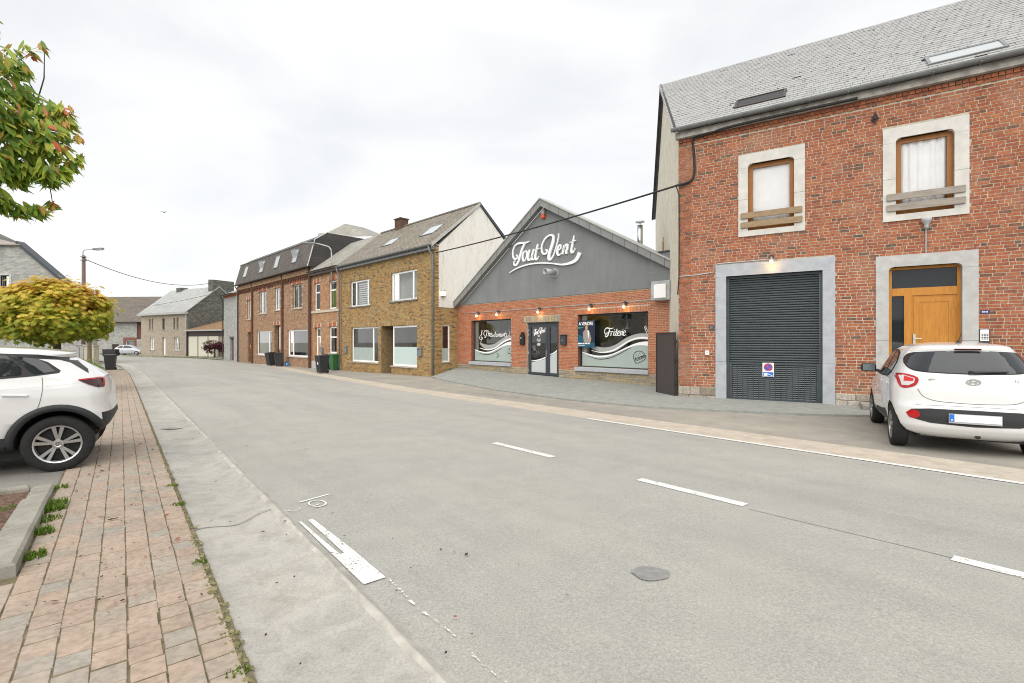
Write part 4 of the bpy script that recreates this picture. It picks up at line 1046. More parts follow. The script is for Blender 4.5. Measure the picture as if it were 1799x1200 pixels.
tr_.xz([(xl, zl + .30), (ax_, az_ + .305), (ax_, az_ + .36), (xl, zl + .355)], -.34, .2); tr_.xz([(ax_, az_ + .305), (xr, zr + .275), (xr, zr + .325), (ax_, az_ + .36)], -.34, .2); tr_.xz([(.2, 3.2), (TX - .3, 3.2), (ax_, 6.2)], .31, 7.0)
tr_.build("roof", M['edge'], tv)
# side parapets clad in slate
bx("parapet", flat("clad_dark", (.035, .04, .042), .6), tv, -.62, -.03, -.06, 1.2, 3.22, 3.80)
pr = bx("parapet", M['fascia'], tv, 11.45, 12.55, -.10, 1.5, 3.62, 4.62)
cl = MB()
for i in range(4):
    for j in range(3): cl.add([(11.47 + .27 * i, -.104, 3.64 + .33 * j), (11.47 + .27 * i + .26, -.104, 3.64 + .33 * j + .03 * ((i + j) % 2)), (11.47 + .27 * i + .26, -.104, 3.95 + .33 * j), (11.47 + .27 * i, -.104, 3.95 + .33 * j)], [(0, 1, 2, 3)])
cl.build("cladding", M['stucco'], pr); bx("coping", M['anthracite'], pr, 11.30, 12.6, -.14, 1.55, 4.622, 4.67)
# shop windows
M['reveal_red'] = mat('reveal_brick', (.22, .075, .04), .9, .2, 8); M['reveal_tan'] = mat('reveal_brick_tan', (.24, .17, .085), .9, .25, 8)
def shopwin(o, label_x):
    w = window(tv, o[0], o[1], o[2], o[3], .16, .045, M['anthracite'], depth=.07, room=2.2, room_m=M['room'], sides=M['room_light'], rev=M['reveal_red'])
    MB().box(o[0] - .10, o[1] + .04, -.10, .15, o[2] - .16, o[2] - .003).build("sill", M['bluestone_new'], w, bevel=.008)
    inn = MB(); inn.box(o[0] + .02, o[0] + .3, .24, .26, o[2], o[3]); inn.build("inner_reveal", M['room_light'], w)
    return w
w1 = shopwin(A1, 0); w2 = shopwin(A2, 1)
# a few tables and hanging lamps inside, dimly seen
for (o, w) in ((A1, w1), (A2, w2)):
    q = MB()
    for k in range(3): x = o[0] + .7 + k * .85; q.lathe([(.10, 0), (.02, .16), (.01, .55)], 10, (x, 1.2, 2.05))
    q.build("pendant", M['bulb_dim'] if 'bulb_dim' in M else M['zinc_light'], w)
# graphics on the glass (film just proud of the pane)
YG = .178
def zmap(ox, oy, sc): return lambda x, y: TF(ox + x * sc, oy + y * sc)
zB = zmap(1005, 555, .0875); zA = zmap(820, 560, .0945); zE = zmap(870, 350, .125)
def gstroke(mb, zm, pts, w, y=YG, k=5, d=.003, thin=1.0):
    P = [zm(*p) for p in pts]; sc = (Vector(zm(pts[0][0] + 10, pts[0][1])) - Vector(zm(*pts[0]))).length / 10
    szc = abs(zm(pts[0][0], pts[0][1] + 10)[1] - zm(*pts[0])[1]) / 10
    s = (sc + szc) / 2 * thin
    ws = [v * s for v in w] if isinstance(w, (list, tuple)) else w * s
    stroke(mb, P, ws, y - d, y, k)
def region(mb, zm, top, bottom_z, y):                # film from a wavy line down to the sill
    P = crom([zm(*p) for p in top], 6)
    for a, b in zip(P, P[1:]): mb.add([(a.x, y, a.y), (b.x, y, b.y), (b.x, y, bottom_z), (a.x, y, bottom_z)], [(0, 1, 2, 3)])
lowB = [(150, 728), (300, 782), (450, 815), (600, 812), (750, 778), (900, 712), (1050, 640), (1200, 582), (1350, 556), (1536, 560)]
q = MB(); region(q, zB, lowB, A2[2] + .045, YG + .001); q.build("frosted_film", M['frost'], w2)
q = MB(); gstroke(q, zB, [(330, 640), (440, 655), (560, 690), (700, 680), (820, 640), (920, 580), (1050, 490), (1200, 430), (1350, 408), (1534, 425)], [20, 70, 95, 100, 100, 95, 90, 90, 95, 100], YG + .000); q.build("grey_wave", M['film_grey'], w2)
q = MB(); gstroke(q, zB, [(330, 690), (500, 732), (650, 725), (800, 680), (950, 590), (1100, 500), (1250, 450), (1400, 438), (1534, 450)], [8, 16, 24, 26, 24, 24, 26, 28, 30], YG - .003); gstroke(q, zB, lowB, [14, 26, 30, 28, 22, 20, 22, 34, 55, 80], YG - .003); q.build("white_wave", M['film_white'], w2)
q = MB(); gstroke(q, zB, [(250, 800), (420, 860), (560, 870), (720, 840), (900, 762), (1060, 672), (1150, 636)], [3, 10, 13, 12, 12, 9, 3], YG - .002); q.build("black_wave", M['film_black'], w2)
q = MB(); bg_ = lambda P, w=9: gstroke(q, zB, P, w, YG - .002, 4)
bg_([(1182, 860), (1180, 790), (1220, 730), (1300, 706), (1375, 735), (1410, 790)], 10); bg_([(1182, 870), (1300, 830), (1410, 785)], 10); bg_([(1190, 890), (1310, 850), (1420, 805)], 9); bg_([(1420, 790), (1430, 840), (1390, 890), (1270, 950), (1220, 945), (1195, 880)], 10); bg_([(1205, 915), (1310, 875), (1422, 825)], 8)
bg_([(1300, 838), (1330, 815), (1350, 835), (1375, 800), (1395, 812)], 10)
for (x, y) in ((1240, 785), (1280, 800), (1305, 750), (1350, 762), (1215, 830)): bg_([(x - 6, y + 6), (x + 6, y - 6)], 9)
q.build("burger_drawing", M['film_black'], w2)
q = MB(); bg_([(1400, 225), (1420, 205), (1435, 225), (1440, 250), (1495, 330), (1500, 355), (1470, 372), (1445, 345), (1418, 270), (1400, 225)], 9); bg_([(1418, 265), (1445, 250)], 7); bg_([(1440, 320), (1480, 300)], 6); q.build("bottle_drawing", M['film_white'], w2)
def script_F(g):
    g([(778, 238), (735, 252), (690, 248), (640, 240), (606, 280), (600, 330), (622, 368), (650, 352), (640, 330)], [10, 20, 24, 20, 18, 18, 18, 18, 10])
    g([(705, 250), (685, 330), (662, 395), (632, 420), (610, 402), (622, 385)], [20, 28, 28, 20, 14, 10]); g([(655, 335), (690, 322), (735, 308)], [8, 14, 8])
    for x in (0, 188): g([(740 + x, 308 - x * .03), (722 + x, 400 - x * .03)], [22, 22]); g([(728 + x, 350 - x * .03), (750 + x, 312 - x * .03), (768 + x, 318 - x * .03)], [8, 16, 18])
    for x in (795, 962): g([(x, 306 - (x - 795) * .05), (x - 14, 380 - (x - 795) * .05), (x + 2, 392 - (x - 795) * .05), (x + 18, 372 - (x - 795) * .05)], [22, 22, 12, 6]); g([(x + 2, 282 - (x - 795) * .05), (x + 12, 268 - (x - 795) * .05)], [18, 14])
    g([(850, 258), (826, 360), (826, 392), (845, 395), (862, 372)], [20, 24, 20, 12, 6]); g([(812, 312), (872, 300)], [9, 9])
    for x, y in ((0, 0), (112, -4)): g([(868 + x, 355 + y), (902 + x, 335 + y), (905 + x, 305 + y), (884 + x, 302 + y), (862 + x, 345 + y), (866 + x, 388 + y), (890 + x, 394 + y), (915 + x, 372 + y)], [8, 12, 14, 16, 22, 22, 14, 6])
q = MB(); script_F(lambda P, w: gstroke(q, zB, P, w, YG - .003, 5, thin=.85)); q.build("lettering", M['letter'], w2)["label"] = "white script lettering reading Friterie"
# left window
lowA = [(100, 575), (200, 612), (300, 630), (400, 616), (500, 570), (600, 510), (700, 468), (842, 452)]
q = MB(); region(q, zA, lowA, A1[2] + .045, YG + .001); q.build("frosted_film", M['frost'], w1)
q = MB(); gstroke(q, zA, [(195, 455), (280, 512), (380, 532), (480, 508), (580, 440), (680, 375), (760, 352), (842, 362)], [20, 60, 72, 70, 66, 64, 62, 60], YG); q.build("grey_wave", M['film_grey'], w1)
q = MB(); gstroke(q, zA, [(195, 545), (300, 575), (400, 570), (500, 530), (600, 452), (700, 396), (780, 376), (842, 380)], [8, 12, 14, 16, 18, 20, 22, 24], YG - .003); gstroke(q, zA, lowA, [10, 14, 18, 18, 16, 20, 36, 60], YG - .003); q.build("white_wave", M['film_white'], w1)
q = MB(); gstroke(q, zA, [(190, 640), (290, 668), (400, 655), (500, 610), (600, 545)], [3, 8, 9, 8, 3], YG - .002)
for (x, y) in ((740, 565), (788, 572)): gstroke(q, zA, [(x, y - 12), (x + 2, y + 12)], 22, YG - .002, 3)
gstroke(q, zA, [(712, 600), (715, 645), (765, 645), (768, 605)], 7, YG - .002, 3); gstroke(q, zA, [(505, 640), (525, 660), (545, 690), (530, 700)], 9, YG - .002, 3); gstroke(q, zA, [(515, 700), (510, 735)], 14, YG - .002, 3)
q.build("figure_drawing", M['film_black'], w1)
q = MB(); ga = lambda P, w: gstroke(q, zA, P, w, YG - .003, 5, thin=.66)
ga([(205, 440), (222, 400), (236, 215), (222, 250), (228, 300)], [16, 8, 7, 9, 7]); ga([(232, 275), (195, 330), (192, 375), (225, 390), (245, 365), (235, 340), (212, 350)], [8, 12, 12, 10, 10, 9, 7]); ga([(740, 310), (730, 300)], 26); ga([(743, 305), (750, 235), (762, 270)], [7, 7, 5])
q.build("music_note_drawing", M['film_white'], w1)
def script_T(g):
    g([(352, 215), (320, 228), (290, 222), (268, 262), (270, 300), (290, 310)], [8, 16, 18, 14, 14, 10]); g([(330, 225), (318, 290), (295, 345), (278, 340)], [16, 22, 18, 10])
    g([(365, 230), (345, 325)], 18); g([(350, 300), (368, 270), (378, 285), (370, 325)], [8, 14, 18, 16])
    g([(385, 305), (405, 290), (402, 272), (388, 280), (380, 312), (392, 328), (410, 315)], [7, 10, 12, 14, 16, 12, 6]); g([(398, 258), (408, 244)], [10, 8])
    def s_(x, y): g([(x + 24, y - 46), (x + 8, y - 48), (x + 4, y - 32), (x + 20, y - 18), (x + 14, y), (x - 4, y - 4)], [10, 12, 14, 16, 14, 8])
    def a_(x, y): g([(x + 22, y - 48), (x + 6, y - 40), (x, y - 14), (x + 10, y), (x + 24, y - 20), (x + 30, y - 48)], [10, 14, 16, 14, 12, 14]); g([(x + 30, y - 48), (x + 26, y - 10), (x + 34, y - 2)], [14, 16, 8])
    def n_(x, y): g([(x + 8, y - 48), (x, y)], 15); g([(x + 4, y - 26), (x + 20, y - 48), (x + 28, y - 40), (x + 22, y)], [7, 14, 16, 15])
    s_(410, 330)
    a_(450, 332); g([(486, 240), (475, 328)], 16)
    a_(494, 331); n_(532, 330); s_(566, 329); a_(592, 328); n_(626, 327); g([(668, 240), (656, 315), (666, 324)], [12, 15, 8]); g([(650, 272), (678, 268)], 7); s_(676, 326)
q = MB(); script_T(ga); q.build("lettering", M['letter'], w1)["label"] = "white script lettering reading Thés dansants"
# double door
dm = MB(); x0, x1, zt = 5.20, 7.10, 2.39; zb = .035
dm.box(x0, x0 + .06, .10, .20, zb, zt); dm.box(x1 - .06, x1, .10, .20, zb, zt); dm.box(x0 + .06, x1 - .06, .10, .20, zt - .07, zt); dm.box(x0 + .06, x1 - .06, .10, .2, zb, zb + .03)
do = dm.build("double_door", M['anthracite'], tv)
mid = 6.38
for (a, b) in ((x0 + .065, mid), (mid + .01, x1 - .065)):
    l = MB(); s = .115; l.box(a, a + s, .085, .15, zb + .035, zt - .075); l.box(b - s, b, .085, .15, zb + .035, zt - .075); l.box(a + s, b - s, .085, .15, zb + .035, zb + .16); l.box(a + s, b - s, .085, .15, zt - .2, zt - .075)
    lo = l.build("door_leaf", M['anthracite'], do)
    MB().add([(a + s, .12, zb + .16), (b - s, .12, zb + .16), (b - s, .12, zt - .2), (a + s, .12, zt - .2)], [(0, 1, 2, 3)]).build("pane", M['glass'], lo)
    left = a < 5.5
    fm_ = MB(); (z1_, z2_) = (.62, .80) if left else (.93, 1.12); ys = .117
    fm_.add([(a + s, ys, zb + .16), (b - s, ys, zb + .16), (b - s, ys, z2_), (a + s, ys, z1_)], [(0, 1, 2, 3)]); fm_.build("frosted_film", flat("film_pale", (.50, .53, .52), .5), lo)
    fm_ = MB(); stroke(fm_, [(a + s, z1_ + .06), ((a + b) / 2, (z1_ + z2_) / 2 + .03), (b - s, z2_ + .06)], [.03, .045, .06], ys - .004, ys - .001); fm_.build("white_wave", M['film_white'], lo)
    hg = MB()
    for z in (2.05, 1.86, 1.05, .25): hg.box((a - .055) if left else (b - .0), (a + .0) if left else (b + .055), .075, .1, z - .045, z + .045)
    hg.build("hinge", M['zinc_light'], lo)
bx("handle", M['steel'], do, mid - .07, mid - .035, .055, .085, .88, 1.18)
rm = MB(); rm.add([(x0, .22, zb), (x1, .22, zb), (x1, 2.2, zb), (x0, 2.2, zb), (x0, .22, zt), (x1, .22, zt), (x1, 2.2, zt), (x0, 2.2, zt)], [(2, 3, 7, 6), (0, 1, 2, 3), (4, 5, 6, 7), (3, 0, 4, 7), (1, 2, 6, 5)]); rm.build("interior", M['room'], do)
q = MB()
def mini(pts, w): stroke(q, [(5.83 + (x - 640) * .0008 , 2.02 + (690 - y) * .00085) for x, y in pts], [v * .0011 for v in w] if isinstance(w, list) else w * .0011, .110, .115, 4)
def script_TV(g):
    g([(508, 592), (440, 618), (360, 622), (300, 655), (270, 725), (268, 800), (288, 842), (325, 835), (330, 800), (312, 785)], [8, 26, 30, 26, 22, 22, 24, 24, 20, 10])
    g([(440, 618), (400, 700), (372, 790), (345, 880), (308, 930), (282, 912), (288, 875), (310, 872)], [26, 36, 36, 34, 30, 22, 16, 10])
    g([(452, 728), (420, 755), (404, 825), (418, 870), (446, 852), (464, 790), (456, 735), (440, 735)], [12, 24, 32, 24, 16, 26, 22, 12])
    g([(505, 715), (480, 800), (485, 855), (515, 848), (545, 790)], [28, 32, 28, 18, 12]); g([(562, 705), (536, 800), (540, 850), (565, 848)], [28, 32, 26, 12])
    g([(618, 632), (588, 770), (582, 838), (605, 850), (632, 805)], [20, 32, 30, 20, 8]); g([(560, 722), (600, 712), (646, 695)], [8, 14, 8])
    g([(722, 716), (748, 722), (740, 760), (702, 772), (674, 735), (676, 650), (725, 555), (795, 508), (836, 530), (832, 600), (805, 690), (775, 790), (776, 842), (805, 842), (845, 775), (882, 650), (905, 560), (910, 484)], [12, 24, 26, 24, 22, 22, 22, 22, 34, 44, 46, 44, 40, 26, 18, 16, 16, 10])
    g([(895, 728), (935, 700), (944, 662), (924, 650), (898, 700), (892, 765), (912, 792), (944, 768)], [10, 16, 18, 22, 32, 30, 20, 8])
    g([(990, 655), (962, 778)], [28, 30]); g([(972, 730), (1010, 650), (1036, 650), (1030, 700), (1014, 755), (1036, 762)], [10, 22, 28, 32, 30, 10])
    g([(1130, 515), (1100, 660), (1090, 735), (1112, 752), (1148, 690)], [16, 30, 30, 20, 8]); g([(1068, 612), (1110, 600), (1156, 580)], [8, 14, 8])
script_TV(mini)
for i, (wd, z) in enumerate(((.16, 1.83), (.10, 1.77), (.26, 1.66), (.24, 1.61), (.12, 1.57), (.20, 1.47), (.22, 1.42), (.14, 1.38))): q.box(5.83 - wd / 2, 5.83 + wd / 2, .112, .115, z - .012, z + .008)
q.build("opening_hours_lettering", M['film_white'], do)
# raised sign lettering on the gable
sg = empty("sign_lettering", TM @ Vector((6.3, -.03, 5.3)), TM.to_euler().z); tag(sg, "raised white script lettering with a flourish on the grey gable", "sign")
q = MB(); g0 = lambda P, w: None
def gl(P, w):
    PP = [zE(*p) for p in P]; s = .125 * 21 / F
    stroke(q, [(a - 6.3, b - 5.3) for a, b in PP], [v * s * 1.02 for v in w], -.075, -.012, 7)
script_TV(gl); q.build("letters", M['letter'], sg)
q = MB(); gl([(222, 1038), (330, 972), (480, 922), (650, 900), (820, 906), (960, 922), (1080, 898), (1160, 850), (1208, 756)], [10, 18, 20, 18, 18, 22, 34, 48, 56]); q.build("flourish", M['letter'], sg)
# lamps, pipes, boxes on the shop front
for x, wd in ((1.83, "leftmost over the left shop window"), (3.35, "second from left over left shop window"), (6.06, "over the shop's double door"), (8.84, "left one over the right shop window"), (10.43, "right one over the right shop window")):
    lamp_on_wall("small lit wall lamp " + wd, TM, x, 2.97, "lit wall lamps", 1.15)
co = MB().tube([(.7, -.022, 3.0), (TX - .7, -.022, 3.02)], .014, 6).build("conduit", M['zinc_light'], None); co.matrix_world = TM; tag(co, "thin grey conduit along the shop brick front feeding its lamps", "conduit")
e = wallthing("vent_pipe", "short round metal vent pipe sticking out of the grey gable", "vent pipe", at_wall(TM, 6.92, 4.45, -.03))
MB().lathe([(.19, -.02), (.19, .0)], 20, axis='y').build("flange", M['zinc_light'], e); MB().lathe([(.125, -.015), (.125, -.62), (.105, -.62), (.105, -.05)], 20, axis='y').build("tube", M['zinc_light'], e, smooth=True)
MB().lathe([(.0, -.30), (.104, -.30)], 20, axis='y').build("damper", M['black'], e)
e = wallthing("alarm_siren", "orange and white alarm siren under the gable peak", "alarm", at_wall(TM, 6.32, 6.98, -.03))
MB().box(-.10, .10, -.16, 0, .02, .26).build("housing", flat("siren_grey", (.30, .27, .26), .5), e, bevel=.02); MB().box(-.09, .09, -.17, -.01, -.14, .018).build("beacon", flat("siren_orange", (.62, .10, .02), .35), e, bevel=.02)
e = wallthing("air_unit", "pale square vent box at the shop's right corner", "vent box", at_wall(TM, 12.0, 3.28, -.02))
MB().box(-.36, .36, -.34, -.0, -.32, .34).build("casing", M['zinc_light'], e, bevel=.015); MB().box(-.22, .24, -.40, -.342, -.26, .22).build("cover", M['white_pvc'], e, bevel=.02)
e = wallthing("letter_box", "black letter box left of the shop's double door", "letter box", at_wall(TM, 4.98, 1.65, -.012))
MB().box(-.13, .13, -.12, 0, -.25, .20).build("body", M['black'], e, bevel=.015); MB().box(-.08, .08, -.10, 0, .202, .32).build("hood", M['black'], e, bevel=.01); MB().box(-.06, .0, -.124, -.12, .02, .10).build("label_plate", M['film_grey'], e)
e = wallthing("letter_box", "dark grey letter box right of the shop's double door", "letter box", at_wall(TM, 7.42, 1.60, -.012))
MB().box(-.15, .15, -.14, 0, -.19, .20).build("body", M['anthracite'], e, bevel=.015); MB().box(-.155, .155, -.16, 0, .202, .235).build("lid", M['anthracite'], e); MB().lathe([(.03, -.15), (.03, -.14)], 14, axis='y').build("emblem", M['steel'], e)
e = wallthing("poster", "dark blue A VENDRE poster on the right shop window", "poster", at_wall(TM, 8.53, 1.855, .02))
PWd, PHt = .44, .535
MB().box(-PWd, PWd, -.012, 0, -PHt, PHt).build("board", flat("poster_navy", (.012, .022, .05), .5), e)
MB().xz([(-PWd, -PHt), (PWd, -PHt), (PWd, -.36), (.1, -.30), (-.2, -.08), (-PWd, -.02)], -.0135, -.0125).build("teal_panel", flat("poster_teal", (.012, .085, .14), .5), e)
put_text("A VENDRE", .185, M['film_white'], e, (.0, -.016, .40), bold=.004, scale=(.82, 1, 1))
fg = MB(); fg.xz([(-.10, -.34), (-.14, -.10), (-.15, .06), (-.08, .14), (.02, .17), (.14, .14), (.20, .06), (.24, -.12), (.22, -.30), (.10, -.36)], -.015, -.014); fg.build("jacket", flat("print_jacket", (.30, .275, .25), .6), e)
fg = MB(); fg.xz([(.08, .14), (.13, .14), (.16, -.02), (.14, -.2), (.10, -.05)], -.0165, -.0155); fg.build("shirt", M['film_white'], e)
fg = MB(); fg.xz([(.03 + .065 * math.cos(a), .24 + .095 * math.sin(a)) for a in np.linspace(0, 6.28, 16)[:-1]], -.0165, -.0155); fg.xz([(.12, -.30), (.22, -.22), (.24, -.14), (.27, -.16), (.25, -.30), (.18, -.36)], -.017, -.016); fg.build("skin", flat("print_skin", (.52, .28, .17), .6), e)
fg = MB()
for a, b in ((-.40, -.20), (-.17, -.07), (-.04, .06), (.09, .19)): fg.box(a, b, -.0165, -.0155, -.41, -.36)
fg.box(-.40, -.05, -.0165, -.0155, -.465, -.445); fg.build("phone_line", M['film_white'], e)
fg = MB().box(-.40, -.24, -.0165, -.0155, .22, .27); fg.box(-.22, -.12, -.0165, -.0155, .25, .275); fg.build("agency_mark", flat("print_green", (.02, .30, .20), .6), e)
e = wallthing("flue", "steel flue pipe with cap rising behind the shop roof", "flue", at_wall(TM, 10.05, 5.0, 1.5))
MB().lathe([(.11, 0), (.11, 1.15)], 16).build("pipe", M['steel'], e, smooth=True); MB().lathe([(.0, 1.36), (.18, 1.30), (.18, 1.27), (.0, 1.29)], 16).build("cap", M['steel'], e); MB().lathe([(.03, 1.1), (.03, 1.3)], 8).build("stem", M['steel'], e)
# gate leaf standing open beside the corner
ga_, gb_ = Vector((4.72, 13.98, 0)), Vector((4.52, 15.12, 0)); gd_ = (gb_ - ga_); gl_ = gd_.length
gt = empty("gate", ga_, math.atan2(gd_.y, gd_.x)); tag(gt, "dark brown sheet metal gate leaf beside the brick corner", "gate")
M['gate'] = mat("gate_brown", (.060, .048, .045), .5, .08, 3)
MB().box(.02, gl_ - .02, -.012, .012, -.06, 1.78).build("sheet", M['gate'], gt); fr = MB()
for a in ((0, .04, -.03, 1.82), (gl_ - .04, gl_, -.03, 1.82)): fr.box(a[0], a[1], -.025, .025, a[2] - .04, a[3])
fr.box(.04, gl_ - .04, -.025, .025, 1.78, 1.82); fr.box(.04, gl_ - .04, -.025, .025, -.07, -.03); fr.build("frame", flat("gate_frame", (.03, .026, .026), .5), gt)
hg = MB()
for z in (.3, .95, 1.5): hg.lathe([(.03, z), (.03, z + .1)], 8, (-.03, 0, 0))
hg.build("hinge", M['black'], gt)

# ================================================================== yellow brick house
YL = (-11.25, 31.85); YANG = 45.0; YX = 10.43; YZ = -.45
yh = house("brick_house", YL, YANG, "yellow brick house with white windows and stained white gable wall")
YM = hmat(yh)
H1 = (1.30, 3.80, 3.74, 5.36); H2 = (6.20, 8.80, 3.80, 5.42); S1 = (1.41, 4.81, .30, 2.44); PO = (5.13, 6.24, -1, 2.44); S2 = (6.26, 8.81, .19, 2.42)
wall = holed(MB(), 0, YX, 0, .34, YZ, 6.50, [H1, H2, S1, (5.13, 8.81, .19, 2.44), PO]).build("wall", M['mortar_tan'], yh)
hol = [H1, H2, S1, (5.13, 8.81, .19, 2.44), PO]
brickwork(wall, YM, 0, YX, YZ, 6.42, hol, M['brick_yellow'], course=.068, bl=.20, bh=.056, joint=.012, soldiers=[(1.25, 3.85, 5.365, 5.56), (6.12, 8.9, 5.425, 5.62), (1.36, 8.9, 2.445, 2.64)], jit=.004, proud=.008)
sw_ = MB().box(0, 1.48, 0, .3, YZ, 3.34).box(1.48, 5.9, .04, .3, YZ, 3.34)
side = holed(MB(), 0, 1.9, 0, .3, YZ, 3.30, [(.42, .92, .50, 2.40)]).build("side_wall", M['mortar_tan'], yh); side.location = (YX, .0, 0); side.rotation_euler = (0, 0, R(90))
brickwork(side, YM @ Matrix.Translation((YX, 0, 0)) @ Matrix.Rotation(R(90), 4, 'Z'), .0, 1.9, YZ, 3.29, [(.42, .92, .50, 2.40)], M['brick_yellow'], course=.068, bl=.20, bh=.056, joint=.012, singles=0, jit=.004, proud=.008)
YR, YRZ, YE = 2.94, 9.10, 6.42
def stained():
    m, t, b = new_mat("stained_white_render")
    v = mapv(t, pos(t), (1.6, 1.6, .35)); s = ramp(t, noise(t, 1.5, 6, .7, v, .6), [(.44, (0, 0, 0)), (.68, (1, 1, 1))])
    s2 = ramp(t, noise(t, 7, 5, .7, v), [(.45, (0, 0, 0)), (.7, (1, 1, 1))])
    c = mixc(t, math_(t, 'MULTIPLY', math_(t, 'MULTIPLY', s, s2), .75), (.70, .68, .63), (.33, .25, .15)); t.links.new(c, b.inputs['Base Color']); b.inputs['Roughness'].default_value = .9
    return m
M['stained'] = stained()
gm_ = MB(); gm_.yz([(.17, 3.30), (5.9, 3.30), (5.9, YE), (YR, YRZ - .1), (.17, YE - .0)], YX - .30, YX + .035); gm_.build("gable_wall", M['stained'], yh)
gp = MB(); 
for i in range(46):
    z = 3.3 + i * .068; gp.box(YX - .02, YX + .05 + random.uniform(-.01, .01), .0, .13 + .05 * (i % 2), z + .003, z + .059)
gp.build("corner_bricks", M['brick_yellow'], yh)["kind"] = 'stuff'
M['tile_old'] = tile_mat("old_roof_tile", (.155, .138, .115), (.20, .18, .15), (.07, .062, .052), .26, .19, (.36, .34, .27), .85)
M['tile_grey'] = tile_mat("grey_roof_tile", (.27, .265, .235), (.32, .31, .28), (.17, .165, .15), .26, .19, (.40, .385, .33), .85)
rf = MB(); rf.prism([(-.32, YE), (YR, YRZ), (6.2, YE), (6.2, YE - .1), (YR, YRZ - .1), (-.32, YE - .1)], lambda y, z: (0.02, y, z), lambda y, z: (YX + .06, y, z))
yroof = rf.build("roof", M['slate_bed'], yh)
M['slate_brown'] = slate_mat("slate_brown", [(0, (.165, .142, .11)), (.6, (.205, .178, .14)), (.9, (.245, .215, .17)), (1, (.12, .105, .08))], (.32, .285, .21))
sl = Vector((0, YR + .32, YRZ - YE)); yll = sl.length; yeq = sl / yll; yen = Vector((0, -yeq.z, yeq.y))
k1 = (3.75, 4.95, 1.45, 2.35); k2 = (7.85, 9.15, 1.45, 2.55)
slates(yroof, (0, -.36, YE), (1, 0, 0), yeq, yen, YX, yll, lambda q: .02, lambda q: YX + .07, [k1, k2], M['slate_brown'], .26, .17, YM, 300, .02)
skylight(yh, (0, -.32, YE), yeq, yen, k1); skylight(yh, (0, -.32, YE), yeq, yen, k2)
rd = MB().tube([(0.02, YR, YRZ + .02), (YX + .06, YR, YRZ + .02)], .09, 8).build("ridge", M['tile_old'], yroof)
vb = MB(); vb.prism([(-.30, YE + .06), (YR, YRZ + .07), (YR, YRZ - .10), (-.30, YE - .12)], lambda y, z: (YX + .065, y, z), lambda y, z: (YX + .10, y, z)); vb.build("verge_strip", M['edge'], yh)
vb = MB(); vb.prism([(YR, YRZ + .07), (6.2, YE + .06), (6.2, YE - .12), (YR, YRZ - .10)], lambda y, z: (YX + .065, y, z), lambda y, z: (YX + .10, y, z)); vb.build("verge_strip", M['anthracite'], yh)
gm = MB(); half_gutter(gm, (-.1, -.35, YE + .02), (YX + .1, -.35, YE + .02), .08); gm.box(0, YX, -.25, -.02, YE - .22, YE - .02); gm.build("gutter", M['zinc'], yh)
dp = MB(); dp.tube([(YX - .12, -.34, YE - .05), (YX - .12, -.28, YE - .3), (YX - .08, -.12, YE - .5), (YX - .08, -.12, YZ + .3)], .055, 8); dp.build("downpipe", M['zinc'], yh, smooth=True)
dp = MB(); dp.tube([(.05, -.34, YE - .05), (.05, -.30, YE - .3), (.05, -.14, YE - .5), (.05, -.14, YZ + .15)], .055, 8); dp.build("downpipe", M['zinc'], yh, smooth=True)
ch = MB(); ch.box(2.25, 2.95, YR - .30, YR + .30, YRZ - .6, YRZ + .50); ch.box(2.20, 3.0, YR - .35, YR + .35, YRZ + .50, YRZ + .57); ch.build("chimney", far_brick("chimney_brick", (.10, .055, .04), (.15, .08, .055), (.12, .10, .085)), yroof)
w = window(yh, *H1, .08, .10, rev=M['reveal_tan'], mull=(1.95, 3.45), sill=.12, sill_m=M['tile_old'], room=.5)
bl_ = MB()
for i in range(10): z = 3.92 + i * .13; bl_.add([(2.05, .20, z), (3.38, .20, z), (3.38, .22, z + .075), (2.05, .22, z + .075)], [(0, 1, 2, 3)])
bl_.build("blind", M['curtain'], w)
w = window(yh, *H2, .08, .10, rev=M['reveal_tan'], mull=(6.85, 8.35), sill=.12, sill_m=M['tile_old'], room=.5, room_m=M['room_light'])
for mb_args in ((H1[0] + .1, 3.81), (H2[0] + .1, 3.87)):
    pass
for o in (H1, H2):
    bl_ = MB()
    for i in range(int((o[1] - o[0]) / .13)): bl_.add([(o[0] + .05 + i * .13, -.09, o[2] - .0), (o[0] + .13 + i * .13, -.09, o[2] - .0), (o[0] + .13 + i * .13, -.06, o[2] + .09 + .02 * (i % 2)), (o[0] + .05 + i * .13, -.06, o[2] + .09)], [(0, 1, 2, 3)])
    bl_.build("bird_spikes", M['zinc_light'], yh)
w = window(yh, *S1, .10, .09, rev=M['reveal_tan'], mull=(4.05,), sill=.1, sill_m=M['stone_rough'], room=1.2)
bx("frosted_film", M['frost'], w, 1.50, 3.98, .125, .128, .39, 1.18)
w = window(yh, *S2, .10, .09, sill=.08, sill_m=M['stone_rough'], room=1.2)
bx("frosted_film", flat("film_blueish", (.50, .60, .58), .5), w, 6.35, 8.72, .125, .128, .28, 1.25)
p = MB(); p.box(5.13, 6.25, 1.0, 1.04, YZ, 2.44); p.box(5.10, 5.13, .3, 1.04, YZ, 2.44); p.box(6.25, 6.28, .3, 1.04, YZ, 2.44); p.box(5.10, 6.28, .3, 1.04, 2.44, 2.47); p.build("porch", far_brick('porch_brick', (.26, .18, .09), (.32, .23, .12), (.22, .18, .12)), yh); bx('porch_reveal', M['reveal_tan'], yh, 5.131, 5.137, .006, .34, YZ, 2.44)
bx("porch_door", flat("porch_door_brown", (.06, .045, .035), .5), yh, 5.22, 6.16, .93, .99, YZ, 2.2)
wd_ = window(side, .42, .92, .50, 2.40, .06, .06, trans=(), room=.3, sill=.05, sill_m=M['stone_rough'])
bx("frosted_film", M['frost'], wd_, .48, .86, .075, .078, .56, 1.2)
